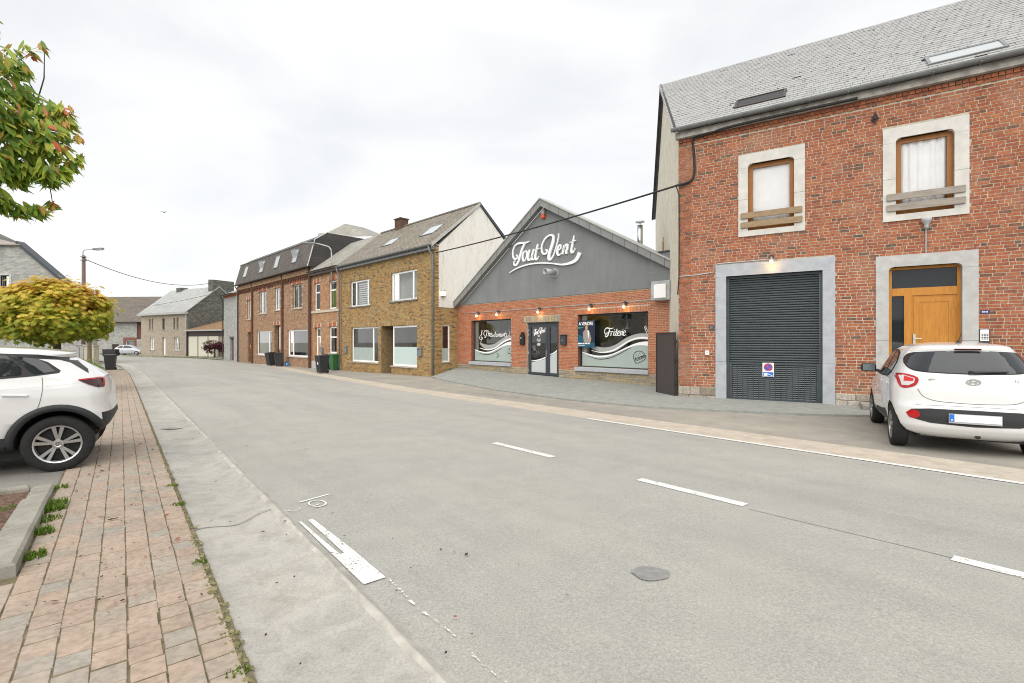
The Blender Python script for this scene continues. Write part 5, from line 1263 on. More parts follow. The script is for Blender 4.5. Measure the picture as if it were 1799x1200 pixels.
e = wallthing("letter_box", "grey letter box beside the yellow house's right window", "letter box", at_wall(YM, 9.15, 1.02, -.02)); MB().box(-.17, .17, -.12, 0, -.24, .22).build("body", M['zinc'], e, bevel=.015); MB().box(-.14, .14, -.125, -.12, .10, .13).build("slot", M['black'], e)
e = wallthing("letter_box", "grey letter box at the yellow house's left edge", "letter box", at_wall(YM, .78, 1.05, -.02)); MB().box(-.14, .14, -.12, 0, -.24, .22).build("body", M['zinc'], e, bevel=.015); MB().box(-.11, .11, -.125, -.12, .10, .13).build("slot", M['black'], e)
SDM = YM @ Matrix.Translation((YX + .035, 0, 0)) @ Matrix.Rotation(R(90), 4, 'Z')
e = wallthing("wall_lantern", "small lit square lantern on the white gable wall", "lantern", at_wall(SDM, .42, 4.0, 0)); MB().box(-.09, .09, -.14, -.02, -.13, .13).build("glass_body", flat("lantern_glow", (1.0, .85, .5), .4, emit=.8), e); fr = MB()
for z in (-.16, .13): fr.box(-.11, .11, -.16, 0, z, z + .03)
fr.build("frame", M['zinc'], e)

# ================================================================== brick houses down the street
M['far_brick'] = far_brick("terrace_brick", (.23, .12, .068), (.44, .28, .175), (.36, .29, .215))
M['far_brick2'] = far_brick("terrace_brick_orange", (.32, .14, .065), (.50, .29, .155), (.40, .32, .23))
M['pilaster'] = far_brick("pilaster_brick", (.12, .052, .032), (.16, .072, .044), (.12, .075, .05))
M['quoin'] = mat("pale_quoin", (.50, .45, .37), .9, .1)
M['red_trim'] = mat("red_brick_trim", (.38, .12, .055), .9, .15, 12)
M['pan_tile'] = tile_mat("dark_pan_tile", (.105, .094, .085), (.14, .125, .11), (.035, .03, .028), .24, .26, (.14, .13, .11), .75)
M['clad_black'] = tile_mat("black_cladding", (.050, .047, .046), (.062, .058, .056), (.03, .03, .03), 2.0, .28, None, .65)
def arched(e, x0, x1, z, m1=None, w=.22):             # flat brick arch with pale stops above an opening
    mb = MB(); n = 7
    for i in range(n):
        a = x0 - .05 + (x1 - x0 + .1) * i / n; b = x0 - .05 + (x1 - x0 + .1) * (i + 1) / n; u = abs((i + .5) / n - .5) * 2
        mb.box(a + .005, b - .005, -.022, .05, z + .005 + .05 * (1 - u * u), z + w + .06 * (1 - u * u))
    mb.build("arch_bricks", m1 or M['red_trim'], e)
    q = MB()
    for x in (x0 - .14, (x0 + x1) / 2 - .06, x1 + .02): q.box(x, x + .12, -.03, .05, z + .03, z + w + .10)
    q.build("arch_stone", M['quoin'], e)
def quoins(e, x0, x1, z0, z1):
    q = MB()
    for x in (x0, x1):
        for i in range(3): z = z0 + (z1 - z0) * (.1 + .36 * i); s = -1 if x == x0 else 1; q.box(min(x, x + s * .16), max(x, x + s * .16), -.022, .05, z, z + .14)
    q.build("quoin", M['quoin'], e)
# ---- small brick house
SL = (-14.56, 35.2)
sh = house("brick_house", SL, 45, "narrow orange brick house between yellow house and mansard terrace"); SM = hmat(sh)
ops = [(.42, 1.37, 3.78, 5.70), (2.83, 3.90, 3.78, 5.68), (.50, 1.46, -.30, 2.52), (2.83, 3.96, .76, 2.55)]
holed(MB(), 0, 4.66, .02, .32, -.5, 6.6, ops).build("wall", M['far_brick2'], sh)
for o in ops:
    arched(sh, o[0], o[1], o[3])
M['green_blind'] = flat("green_blind", (.22, .36, .02), .8)
window(sh, *ops[0], .10, .09, trans=(5.05,), room=.5); w = window(sh, *ops[1], .10, .09, trans=(5.05,), room=.5); bx("blind", M['green_blind'], w, 2.95, 3.78, .20, .21, 3.9, 5.2)
w = window(sh, *ops[2], .16, .09, trans=(1.9,), room=.5, name="glazed_door"); window(sh, *ops[3], .10, .09, trans=(1.85,), room=.5, sill=.08)
bx("string_course", M['quoin'], sh, 0, 4.66, -.05, .02, 3.58, 3.74)
bx("plinth", M['bluestone'], sh, 0, 4.66, -.03, .02, -.5, .15)
rf = MB(); rf.prism([(-.32, 6.55), (YR, 9.10), (6.2, 6.4), (6.2, 6.3), (YR, 9.0), (-.32, 6.45)], lambda y, z: (0.0, y, z), lambda y, z: (4.72, y, z)); rf.build("roof", M['tile_grey'], sh)
gm = MB(); half_gutter(gm, (0, -.34, 6.56), (4.7, -.34, 6.56), .08); gm.box(0, 4.66, -.24, .018, 6.25, 6.5); gm.build("gutter", M['dark_brown'], sh)
bx("letter_box", M['zinc'], sh, 1.62, 1.95, -.12, .02, .75, 1.15)
# wall-mounted street lamp on it
e = wallthing("street_lamp", "grey street lamp on curved arm above the narrow brick house", "street lamp", at_wall(SM, 3.55, 5.75, -.05))
MB().tube([(0, -.1, -.3), (0, -.1, 1.75), (-.03, -.12, 2.0), (-.2, -.2, 2.2), (-.75, -.6, 2.4), (-1.0, -.8, 2.45)], [.055, .05, .045, .04, .038, .036], 8).build("arm", M['zinc_light'], e, smooth=True)
lh = MB(); lh.obox((-1.35, -1.08, 2.48), Vector((-.40, -.31, .03)), Vector((.08, -.11, 0)), Vector((0, 0, .055))); lh.build("lamp_head", M['zinc'], e, bevel=.02)
br = MB(); br.box(-.08, .5, -.12, -.02, -.32, -.26); br.box(-.08, .08, -.12, -.02, .55, .61); br.build("bracket", M['zinc'], e)

# ---- terrace with the mansard roof
BL = (-26.8, 47.4); BX = 17.28
bh = house("terraced_house", BL, 45, "brown brick terrace with dark mansard roof and four skylights"); BM = hmat(bh)
ow = [(2.63, 3.62, 3.62, 5.41), (5.9, 7.86, 4.02, 5.97), (9.85, 11.07, 4.15, 5.97), (13.72, 15.55, 4.10, 5.93), (2.80, 3.78, -.35, 2.40), (5.36, 9.12, .38, 2.47), (9.78, 10.95, -.35, 2.88), (12.67, 16.65, .40, 2.46)]
holed(MB(), 0, BX, .0, .32, -.5, 6.95, ow).build("wall", M['far_brick'], bh)
for x in (4.26, 11.7, 17.1): bx("pilaster", M['pilaster'], bh, x - .16, x + .16, -.12, -.002, -.5, 6.55)
for i, o in enumerate(ow[:4]):
    arched(bh, o[0], o[1], o[3]); quoins(bh, o[0], o[1], o[2], o[3])
    window(bh, *o, .10, .08, mull=((o[0] + o[1]) / 2,) if i in (1, 3) else (), room=.5, sill=.12, sill_m=M['quoin'], fm=M['quoin'] if i in (0, 1, 3) else None, curtain=(o[0] + .1, (o[0] + o[1]) / 2 - .1, o[2] + .1, o[3] - .1) if i in (1, 2) else None)
arched(bh, 2.80, 3.78, 2.40); arched(bh, 9.78, 10.95, 2.88)
d_ = bx("house_door", flat("door_dark_brown", (.09, .055, .035), .5), bh, 2.80, 3.78, .16, .22, -.4, 2.4); MB().xz([(3.1, .9), (3.5, .9), (3.5, 1.25), (3.1, 1.25)], .15, .158).build("notice", flat("notice_yellow", (.6, .45, .02), .6), d_)
w = window(bh, *ow[5], .10, .10, mull=(8.35,), room=.6, sill=.06); bx("blind", mat("blind_beige", (.42, .42, .37), .9, .05), w, 5.5, 8.25, .22, .23, .5, 2.4)
bx("house_door", M['pilaster'], bh, 9.78, 10.95, .55, .62, -.4, 2.88); bx("porch_side", M['quoin'], bh, 11.0, 11.35, -.05, .1, .9, 2.7)
w = window(bh, 12.67, 16.65, .40, 2.46, .10, .10, mull=(13.62,), room=1.0, sill=.06)
for (a, b) in ((0, 4.1), (4.42, 11.54), (11.86, 16.94)):   # corbelled brick frieze under the eaves
    q = MB(); n = int((b - a) / .32)
    for i in range(n):
        x = a + .05 + i * (b - a - .05) / n; q.box(x, x + .15, -.10, .0, 6.28, 6.52); q.box(x, x + .15, -.05, .0, 6.12, 6.28)
    q.build("corbel", M['pilaster'], bh); bx("frieze", M['far_brick'], bh, a, b, -.13, .0, 6.52, 6.92)
rf = MB(); rf.prism([(-.30, 6.98), (.22, 8.98), (1.15, 9.62), (7.5, 9.62), (7.5, 6.98)], lambda y, z: (-.1, y, z), lambda y, z: (BX + .08, y, z))
rm_ = rf.build("roof", M['pan_tile'], bh)
bx("flank", M['clad_black'], rm_, BX + .081, BX + .11, .0, 7.4, 6.5, 8.9); MB().prism([(-.28, 7.0), (.22, 8.96), (1.15, 9.6), (7.4, 9.6), (7.4, 7.0)], lambda y, z: (BX + .085, y, z), lambda y, z: (BX + .125, y, z)).build("flank_cladding", M['clad_black'], rm_)
MB().tube([(BX + .1, -.33, 7.0), (BX + .1, .2, 9.0), (BX + .1, 1.15, 9.66)], .045, 6).build("hip_strip", M['zinc_light'], rm_)
MB().tube([(-.1, .21, 9.02), (BX + .1, .21, 9.02)], .05, 6).build("break_strip", M['zinc'], rm_)
gm = MB(); half_gutter(gm, (-.15, -.38, 6.99), (BX + .1, -.38, 6.99), .09); gm.build("gutter", M['dark_brown'], bh)
meq = Vector((0, .52, 2.0)).normalized(); men = Vector((0, -meq.z, meq.y))
for (x, op) in ((1.9, 0), (6.4, 1), (10.0, 0), (13.9, 1)):
    skylight(bh, (0, -.30, 6.98), meq, men, (x, x + .95, .62, 1.72), False)
    if op:                                            # centre-hung sash swung out
        c = Vector((x + .475, -.30, 6.98)) + meq * 1.17 + men * .08; MB().obox(c, (.42, 0, 0), (meq * .55 + men * .30).normalized() * .46, (men * .55 - meq * .3).normalized() * .025).build("open_sash", M['zinc_light'], bh)
for x in (.08, 17.2): MB().tube([(x, -.3, 6.9), (x, -.1, 6.5), (x, -.1, -.4)], .05, 6).build("downpipe", M['dark_brown'], bh)
# roof of another house seen behind it
bk = empty("house", at(600, 640, 44)[:2] + (-.4,)); tag(bk, "house with light grey hipped roof peeking over the mansard terrace", "house"); bo2 = Vector(bk.location)
RP = [Vector(at(556, 418, 43)), Vector(at(652, 415, 42)), Vector(at(606, 393, 45)), Vector(at(640, 400, 54)), Vector(at(700, 424, 50)), Vector(at(560, 410, 54))]
q = MB(); q.add([p - bo2 for p in RP], [(0, 1, 2), (1, 4, 3, 2), (0, 2, 3, 5)]); q.build("roof", M['tile_grey'], bk)
q = MB(); q.prism([((p - bo2).x * .97, (p - bo2).y) for p in (RP[0], RP[1], RP[4], RP[5])], lambda x, y: (x, y, 0), lambda x, y: (x, y, 10.0)); q.build("wall", M['far_brick'], bk)

# ---- narrow grey stone house at the left end
M['rubble_grey'] = rubble("rubble_grey", [(0, (.30, .30, .29)), (.5, (.38, .38, .365)), (1, (.46, .455, .44))], (.40, .39, .37), 3.0, 9.0)
M['rubble_left'] = rubble("rubble_left", [(0, (.27, .275, .26)), (.45, (.36, .365, .345)), (.8, (.42, .42, .40)), (1, (.48, .45, .38))], (.33, .325, .30), 2.4, 8.0)
M['rubble_beige'] = rubble("rubble_beige", [(0, (.36, .30, .23)), (.5, (.44, .375, .29)), (1, (.40, .36, .30))], (.42, .36, .28), 2.2, 5.0)
M['slate_flat'] = tile_mat("grey_slate_far", (.34, .35, .345), (.38, .385, .38), (.26, .265, .26), .3, .2, None, .6)
M['slate_dark'] = rubble("dark_slate_cladding", [(0, (.10, .105, .09)), (.5, (.145, .145, .125)), (1, (.20, .20, .175))], (.06, .06, .055), 4.0, 6.0)
nh = house("stone_house", (-30.1, 50.55), 45, "narrow grey stone house with slate roof beside the brick terrace")
op = [(2.1, 3.4, -.35, 1.9)]
holed(MB(), 0, 4.5, 0, .35, -.5, 6.35, op).build("wall", M['rubble_grey'], nh); bx("side_wall", M['rubble_grey'], nh, -.0, .3, .351, 6, -.5, 6.35)
bx("cellar_door", flat("door_wine", (.10, .03, .04), .5), nh, 2.2, 3.3, .2, .26, -.4, 1.8); bx("lintel", M['anthracite'], nh, 2.05, 3.45, -.03, .1, 1.9, 2.05)
MB().prism([(-.4, 6.3), (3.0, 7.9), (6.2, 6.3)], lambda y, z: (-.25 + (z - 6.3) * .9, y, z), lambda y, z: (4.45, y, z)).build("roof", M['slate_flat'], nh); bx("eaves_band", M['red_trim'], nh, 0, 4.45, -.04, .0, 6.05, 6.3); gm = MB(); half_gutter(gm, (-.25, -.45, 6.32), (4.4, -.45, 6.32), .08); gm.build("gutter", M['black'], nh)
MB().tube([(-.1, -.3, 6.25), (-.08, -.08, 5.8), (-.08, -.08, -.3)], .05, 6).build("downpipe", M['black'], nh)
vm = MB(); 
# ---- far beige stone house with slate roof
fh = house("stone_house", (-53.5, 69.8), 61.3, "beige stone house with pale slate roof and dark clad gable at the bend"); FX = 12.08
def fw(px0, py0, px1, py1): 
    f = Fac((-53.5, 69.8), 61.3); a = f(px0, py0); b = f(px1, py1); return (a[0], b[0], b[1], a[1])
zc = lambda x, y: (180 + x * .1334, 490 + y * .1334)
def fz(x0, y0, x1, y1): a = zc(x0, y0); b = zc(x1, y1); return fw(a[0], a[1], b[0], b[1])
fo = [fz(610, 530, 632, 670), fz(648, 525, 668, 670), fz(782, 522, 822, 668), fz(932, 515, 955, 660), fz(975, 512, 1000, 660), fz(622, 770, 678, 935), fz(785, 768, 830, 1000), fz(945, 770, 1015, 940)]
fo = [(a, b, c, d) for a, b, c, d in fo]
holed(MB(), 0, FX, 0, .4, -.6, 5.45, fo).build("wall", M['rubble_beige'], fh)
for i, o in enumerate(fo):
    if i == 6: bx("house_door", M['white_pvc'], fh, o[0] + .05, o[1] - .02, .2, .26, o[2] - .2, o[3])
    else:
        window(fh, *o, .16, .08, fm=M['white_pvc'] if i in (5, 7) else M['anthracite'], mull=((o[0] + o[1]) / 2,) if i in (2, 5, 7) else (), room=.4, sill=.15, sill_m=M['bluestone'])
MB().prism([(0, -.6), (8.2, -.6), (8.2, 5.5), (4.1, 9.1), (0, 5.5)], lambda y, z: (FX - .3, y, z), lambda y, z: (FX + .02, y, z)).build("gable_wall", M['slate_dark'], fh)
MB().prism([(-.4, 5.42), (4.1, 9.26), (8.6, 5.42), (8.6, 5.3), (4.1, 9.1), (-.4, 5.3)], lambda y, z: (-.3, y, z), lambda y, z: (FX + .12, y, z)).build("roof", M['slate_flat'], fh)
bx("cornice", M['edge'], fh, -.3, FX + .1, -.42, .0, 5.22, 5.5); MB().tube([(FX - .15, -.12, 5.2), (FX - .15, -.12, -.4)], .07, 6).build("downpipe", M['zinc_light'], fh)
c1 = bx("chimney", M['slate_dark'], fh, FX - 1.0, FX + .05, 3.2, 6.2, 8.5, 10.1); bx("chimney_pot", M['red_trim'], c1, FX - 1.3, FX - 1.02, 3.4, 4.0, 8.7, 10.2); bx("chimney", M['slate_dark'], fh, 2.1, 3.3, 3.6, 4.6, 8.3, 9.5)
# ---- shed with white doors
sd = house("shed", (-42.7, 63.6), 60, "low shed with white folding doors beside the beige house", "shed")
bx("wall", M['rubble_beige'], sd, 0, 8.6, .12, 5, -.6, 2.95); dd = bx("lintel_board", M['dark_brown'], sd, .25, 8.6, .0, .1, 2.25, 2.9)
for i in range(3): bx("door_leaf", mat("cream_paint", (.66, .64, .52), .7, .05), sd, .35 + i * 2.35, .35 + i * 2.35 + 2.22, .0, .09, -.35, 2.2)
for i in range(2): bx("post", M['zinc'], sd, 2.58 + i * 2.35, 2.69 + i * 2.35, -.05, .08, -.35, 2.25)
MB().prism([(-.4, 3.0), (5, 4.6), (5, 4.5), (-.4, 2.9)], lambda y, z: (-.1, y, z), lambda y, z: (8.8, y, z)).build("roof", mat("rusty_roof", (.22, .13, .07), .9, .3, 3), sd); bx("eaves_strip", M['edge'], sd, -.1, 8.8, -.45, -.38, 2.88, 3.04); bx("post", M['dark_brown'], sd, -.05, .2, -.1, .1, -.5, 2.9)
# ---- far barn
bn = house("barn", (-73, 79), 87, "long grey stone barn with brown tiled roof and red brick openings", "barn")
bo_ = [(12.25, 13.6, 1.95, 4.75), (1.9, 2.9, -.4, 1.7), (8.0, 9.2, -.4, 1.1), (10.4, 11.8, .75, 1.75), (14.3, 15.1, .75, 1.75)]
holed(MB(), 0, 22, 0, .5, -.6, 4.8, bo_).build("wall", M['rubble_left'], bn)
bx("loft_door", flat("door_oxblood", (.13, .05, .04), .6), bn, 12.25, 13.6, .15, .22, 1.95, 4.75); d_ = bx("barn_door", flat("door_rust", (.17, .06, .035), .6), bn, 1.9, 2.9, .2, .26, -.4, 1.7); bx("barn_door", M['dark_brown'], bn, 8.0, 9.2, .2, .26, -.4, 1.1)
q = MB(); q.box(10.0, 12.2, -.05, .05, 1.75, 2.2); q.box(10.0, 10.4, -.05, .05, .4, 1.75); q.box(11.8, 12.2, -.05, .05, .4, 1.75); q.box(10.4, 11.8, -.05, .05, .4, .75); q.build("brick_surround", mat('barn_brick', (.20, .085, .06), .9, .2, 10), bn); window(bn, 10.4, 11.8, .75, 1.75, .12, .08, room=.3, room_m=M['room_light']); window(bn, 14.3, 15.1, .75, 1.75, .12, .06, fm=M['red_trim'], room=.3)
M['tile_barn'] = tile_mat("barn_roof_tile", (.13, .112, .098), (.165, .145, .125), (.08, .07, .06), .3, .22, (.26, .24, .19), .9)
MB().prism([(-.6, 4.7), (5.2, 9.3), (11, 4.7)], lambda y, z: (-.3, y, z), lambda y, z: (22, y, z)).build("roof", M['tile_barn'], bn); gm = MB(); half_gutter(gm, (-.3, -.7, 4.72), (22, -.7, 4.72), .1); gm.build("gutter", M['anthracite'], bn)
be = Vector((0, 5.8, 4.6)).normalized(); skylight(bn, (0, -.6, 4.7), be, Vector((0, -be.z, be.y)), (14.2, 15.0, 3.2, 4.2))
# ---- big stone gable on the left
lg = house("stone_house", (-46, 42), 90, "large grey stone gable with half-hipped roof behind the maple tree")
gp = [(0, -.6), (9.6, -.6), (9.6, 4.7), (3.2, 9.95), (0, 10.1)]
wy = 0
mb = MB(); wx, wz0, wz1 = (2.15, 6.55, 7.05), 0, 0
sq = (1.62, 2.36, 6.20, 7.30)
bx("wall", M['rubble_left'], lg, 0, 9.6, 0, .5, -.6, 4.7)
up = MB(); up.xz([(0, 4.7), (sq[0], 4.7), (sq[0], 10.0), (0, 10.0)], 0, .5); up.xz([(sq[1], 4.7), (9.6, 4.7), (3.3, 9.9), (sq[1], 9.9)], 0, .5); up.box(sq[0], sq[1], 0, .5, 4.7, sq[2]); up.box(sq[0], sq[1], 0, .5, sq[3], 9.9); up.build("gable", M['rubble_left'], lg)
window(lg, *sq, .2, .06, fm=M['anthracite'], room=.4); q = MB()
for a in ((sq[0] - .2, sq[0], sq[2] - .1, sq[3] + .1), (sq[1], sq[1] + .2, sq[2] - .1, sq[3] + .1), (sq[0], sq[1], sq[3], sq[3] + .22), (sq[0], sq[1], sq[2] - .2, sq[2])): q.box(a[0], a[1], -.03, .1, a[2], a[3])
q.build("window_surround", M['bluestone'], lg)
q = MB(); q.xz([(3.15, 10.0), (9.9, 4.35), (9.9, 4.6), (3.2, 10.25)], -.25, .5); q.build("verge", M['anthracite'], lg)
q = MB(); q.add([(-.5, -.3, 10.0), (3.6, -.3, 9.95), (-4.4, 4, 11.7), (-5.5, 4, 11.7)], [(0, 1, 2, 3)]); q.add([(-.5, -.3, 9.9), (3.6, -.3, 9.85), (3.6, -.3, 9.95), (-.5, -.3, 10.0)], [(0, 1, 2, 3)]); q.build("half_hip", mat("hip_slate", (.28, .25, .22), .7, .15), lg)
q = MB(); q.add([(3.3, 0, 10.1), (9.9, 0, 4.5), (9.9 - 15.5, 14, 4.5), (0 - 15.5, 14, 12.6), (0 - 4.4, 4, 12.6)], [(0, 1, 2, 3, 4)]); q.build("roof", M['slate_flat'], lg)
# ---- house across the parking lot, out of frame on the left, mirrored in the shop glass
oh = house("house", (-31.5, 4.0), 180, "pale house mirrored in the right shop window")
oo = [(x, x + 1.2, z, z + 1.7) for x in (1.2, 4.4, 7.6) for z in (.9, 3.9)]
holed(MB(), 0, 10, 0, .35, -.4, 6.3, oo).build("wall", mat("pale_render", (.55, .52, .44), .9, .1, 2), oh)
for o in oo: window(oh, *o, .12, .08, mull=((o[0] + o[1]) / 2,), room=.4, sill=.08)
MB().prism([(-.4, 6.2), (4.5, 9.4), (9.4, 6.2)], lambda y, z: (-.3, y, z), lambda y, z: (10.3, y, z)).build("roof", M['tile_old'], oh)
for x in (0.0, 9.65): MB().box(x, x + .35, .351, 9, -.4, 6.3).build("side_wall", M['plaster'], oh)
# ---- wooded hill behind the camera (mirrored in the shop glass)
hl = MB(); nx, ny = 46, 12
for i in range(nx + 1):
    for j in range(ny + 1):
        x = -150 + 300 * i / nx; y = -48 - 70 * j / ny
        hl.v.append((x, y, -2 + 9 * min(1, (j / ny) * 1.4) * (1 + .2 * math.sin(x * .05)) + random.uniform(-1, 1) * (1.2 if j else .2)))
for i in range(nx):
    for j in range(ny): hl.f.append((i * (ny + 1) + j, (i + 1) * (ny + 1) + j, (i + 1) * (ny + 1) + j + 1, i * (ny + 1) + j + 1)); hl.m.append(0)
tag(hl.build("hill", mat("hill_woods", (.035, .05, .018), .95, .5, .6), None), "dark wooded hillside behind the viewer", kind='structure')

# ================================================================== cars
M['car_white'] = flat("car_paint_white", (.70, .70, .695), .22); M['car_white'].node_tree.nodes["Principled BSDF"].inputs['Coat Weight'].default_value = .8
M['car_silver'] = flat("car_paint_silver", (.50, .52, .55), .3, .3)
M['trim'] = flat("car_trim_grey", (.028, .03, .032), .6)
M['rim'] = flat("alloy_rim", (.55, .55, .54), .3, .85)
M['red_lamp'] = flat("tail_lamp_red", (.42, .006, .008), .12, 0, .6)
M['red_dark'] = flat("tail_lamp_dark", (.05, .004, .006), .1, 0, .6)
M['lamp_clear'] = flat("lamp_clear", (.62, .60, .60), .15)
M['gap'] = flat("panel_gap", (.10, .10, .10), .7)
def tabf(tab):
    xs = [a for a, _ in tab]; ys = [b for _, b in tab]
    return lambda z: float(np.interp(z, xs, ys))
def car_body(zs, W, XR_, XF, BR, BF, m=3.2, n=26):
    """stack of plan outlines: half width, rear and front x, rear and front corner depth at each height"""
    mb = MB(); rings = []
    for z in zs:
        w, xr, xf = W(z), XR_(z), XF(z); br = min(BR(z), (xf - xr) * .48); bf = min(BF(z), (xf - xr) * .48); ring = []
        for i in range(n + 1):
            p = math.pi / 2 * i / n; ring.append((xr + br * (1 - abs(math.cos(p)) ** (2 / m)), w * abs(math.sin(p)) ** (2 / m)))
        ns = 14
        for i in range(1, ns): ring.append((xr + br + (xf - bf - xr - br) * i / ns, w))
        for i in range(n + 1):
            p = math.pi / 2 * (1 - i / n); ring.append((xf - bf * (1 - abs(math.cos(p)) ** (2 / m)), w * abs(math.sin(p)) ** (2 / m)))
        ring += [(x, -y) for x, y in ring[-2:0:-1]]
        rings.append([(x, y, z) for x, y in ring])
    k = len(rings[0])
    for r_ in rings: mb.v += r_
    for i in range(len(rings) - 1):
        for j in range(k): mb.f.append((i * k + j, i * k + (j + 1) % k, (i + 1) * k + (j + 1) % k, (i + 1) * k + j)); mb.m.append(0)
    mb.f.append(list(range(k))[::-1]); mb.m.append(0); mb.f.append([(len(rings) - 1) * k + j for j in range(k)]); mb.m.append(0)
    return mb
def wells(body, centres, r, w_in, w_out):
    """cut wheel wells with a dark lining"""
    for x, z in centres:
        for s in (-1, 1):
            c = MB().lathe([(r, s * w_in), (r, s * w_out)], 40, (x, 0, z), 'y').build("cutter", M['black'])
            md = body.modifiers.new("cut", 'BOOLEAN'); md.operation = 'DIFFERENCE'; md.object = c; md.solver = 'EXACT'
            try: md.material_mode = 'TRANSFER'
            except Exception: pass
            dg = bpy.context.evaluated_depsgraph_get(); me = bpy.data.meshes.new_from_object(body.evaluated_get(dg))
            body.modifiers.clear(); body.data = me; bpy.data.objects.remove(c)
class Skin:
    def __init__(s, mb):
        s.t = BVHTree.FromPolygons([Vector(v) for v in mb.v], mb.f)
    def hit(s, kind, a, b, sgn=1):
        if kind == 'side': o, d = Vector((a, 3 * sgn, b)), Vector((0, -sgn, 0))
        else: o, d = Vector((-3, a, b)), Vector((1, 0, 0))
        h = s.t.ray_cast(o, d)
        if h[0] is None:
            q = s.t.find_nearest(o + d * 2.2); return q[0], q[1]
        nrm = h[1] if h[1].dot(d) < 0 else -h[1]
        return h[0], nrm
def patch(skin, kind, poly, off, m, name, parent, sgn=1, cuts=4, ring=0, thick=0.0):
    """polygon laid on the body skin, seen from the side or the rear"""
    bm = bmesh.new(); vs = [bm.verts.new((a, b, 0)) for a, b in poly]; bm.faces.new(vs)
    bmesh.ops.triangulate(bm, faces=bm.faces[:])
    for _ in range(cuts):
        long_ = [e for e in bm.edges if e.calc_length() > .035]
        if not long_: break
        bmesh.ops.subdivide_edges(bm, edges=long_, cuts=1); bmesh.ops.triangulate(bm, faces=bm.faces[:])
    for v in bm.verts:
        p, n_ = skin.hit(kind, v.co.x, v.co.y, sgn); v.co = p + n_ * off
    bmesh.ops.recalc_face_normals(bm, faces=bm.faces)
    me = bpy.data.meshes.new(name); bm.to_mesh(me); bm.free(); me.materials.append(m)
    me.polygons.foreach_set("use_smooth", [True] * len(me.polygons))
    return link(name, me, parent)
def seam(skin, kind, pts, w, m, name, parent, sgn=1, off=.003):
    P = crom(pts, 8); n = len(P); mb = MB()
    for i, p in enumerate(P):
        t = (P[min(i + 1, n - 1)] - P[max(i - 1, 0)]).normalized(); q = Vector((-t.y, t.x, 0)) * w * .5
        for s in (1, -1):
            h, nn = skin.hit(kind, p.x + q.x * s, p.y + q.y * s, sgn); mb.v.append(h + nn * off)
    for i in range(n - 1): mb.f.append((2 * i, 2 * i + 1, 2 * i + 3, 2 * i + 2)); mb.m.append(0)
    return mb.build(name, m, parent)
def rnd(poly, k=4): 
    P = crom(list(poly) + [poly[0]], k)[:-1]; return [(p.x, p.y) for p in P]
def wheel(parent, x, y, r, w, rim_r, spokes, twin=True, side=1, rim_m=None, z0=None):
    t = MB(); z0 = r if z0 is None else z0
    t.lathe([(rim_r, -w * .45), (rim_r + .02, -w * .5), (r * .93, -w * .5), (r * .985, -w * .40), (r, -w * .25), (r, w * .25), (r * .985, w * .40), (r * .93, w * .5), (rim_r + .02, w * .5), (rim_r, w * .45), (rim_r, -w * .45)], 40, axis='y')
    to = t.build("wheel", M['rubber'], parent, smooth=True, loc=(x, y, z0))
    to.data.polygons.foreach_set("use_smooth", [True] * len(to.data.polygons))
    b = MB(); yo = side * w * .5
    b.lathe([(0, yo - side * .10), (rim_r, yo - side * .09)], 32, axis='y'); b.build("rim_well", M['black'], to)
    q = MB(); q.lathe([(rim_r - .022, yo - side * .05), (rim_r - .012, yo - side * .008), (rim_r + .004, yo - side * .002), (rim_r + .006, yo - side * .03), (rim_r - .022, yo - side * .05)], 40, axis='y')
    for i in range(spokes):
        a0 = 2 * math.pi * i / spokes + math.pi / 2
        for da in ((-.19, .19) if twin else (0,)):
            a = a0 + da; ri, ro = .045, rim_r - .012; di = Vector((math.cos(a0 + da * .6), 0, math.sin(a0 + da * .6))); do_ = Vector((math.cos(a), 0, math.sin(a)))
            tn = Vector((-math.sin(a), 0, math.cos(a))); wi, wo = (.013, .021) if twin else (.022, .032)
            yi, yy = yo - side * .022, yo - side * .012
            vs = []
            for (p, hw, yv) in ((di * ri, wi, yi), (do_ * ro, wo, yy)):
                for s in (-1, 1):
                    vs.append(p + tn * hw * s + Vector((0, yv, 0))); vs.append(p + tn * hw * s + Vector((0, yv - side * .03, 0)))
            q.add(vs, [(0, 2, 6, 4), (1, 5, 7, 3), (0, 4, 5, 1), (2, 3, 7, 6)])
    q.lathe([(0, yo - side * .008), (.055, yo - side * .012), (.06, yo - side * .04)], 20, axis='y')
    q.build("rim", rim_m or M['rim'], to)
    h = MB()
    for i in range(5):
        a = 2 * math.pi * (i + .5) / 5 + math.pi / 2; h.lathe([(.011, yo - side * .012), (.011, yo - side * .008)], 8, (.082 * math.cos(a) * rim_r / .2, 0, .082 * math.sin(a) * rim_r / .2), 'y')
    h.build("bolts", M['black'], to)
    em = MB(); em.lathe([(.026, yo - side * .007), (.034, yo - side * .004), (.036, yo - side * .007)], 20, axis='y'); em.obox((0, yo - side * .006, 0), (.03, 0, .004), (0, .002, 0), (-.004, 0, .006)); em.build("wheel_emblem", M['steel'], to)
    return to
def place_car(e, axle, fa, zg):
    e.location = (axle[0], axle[1], zg); e.rotation_euler = (0, 0, math.atan2(math.cos(R(fa)), math.sin(R(fa))))

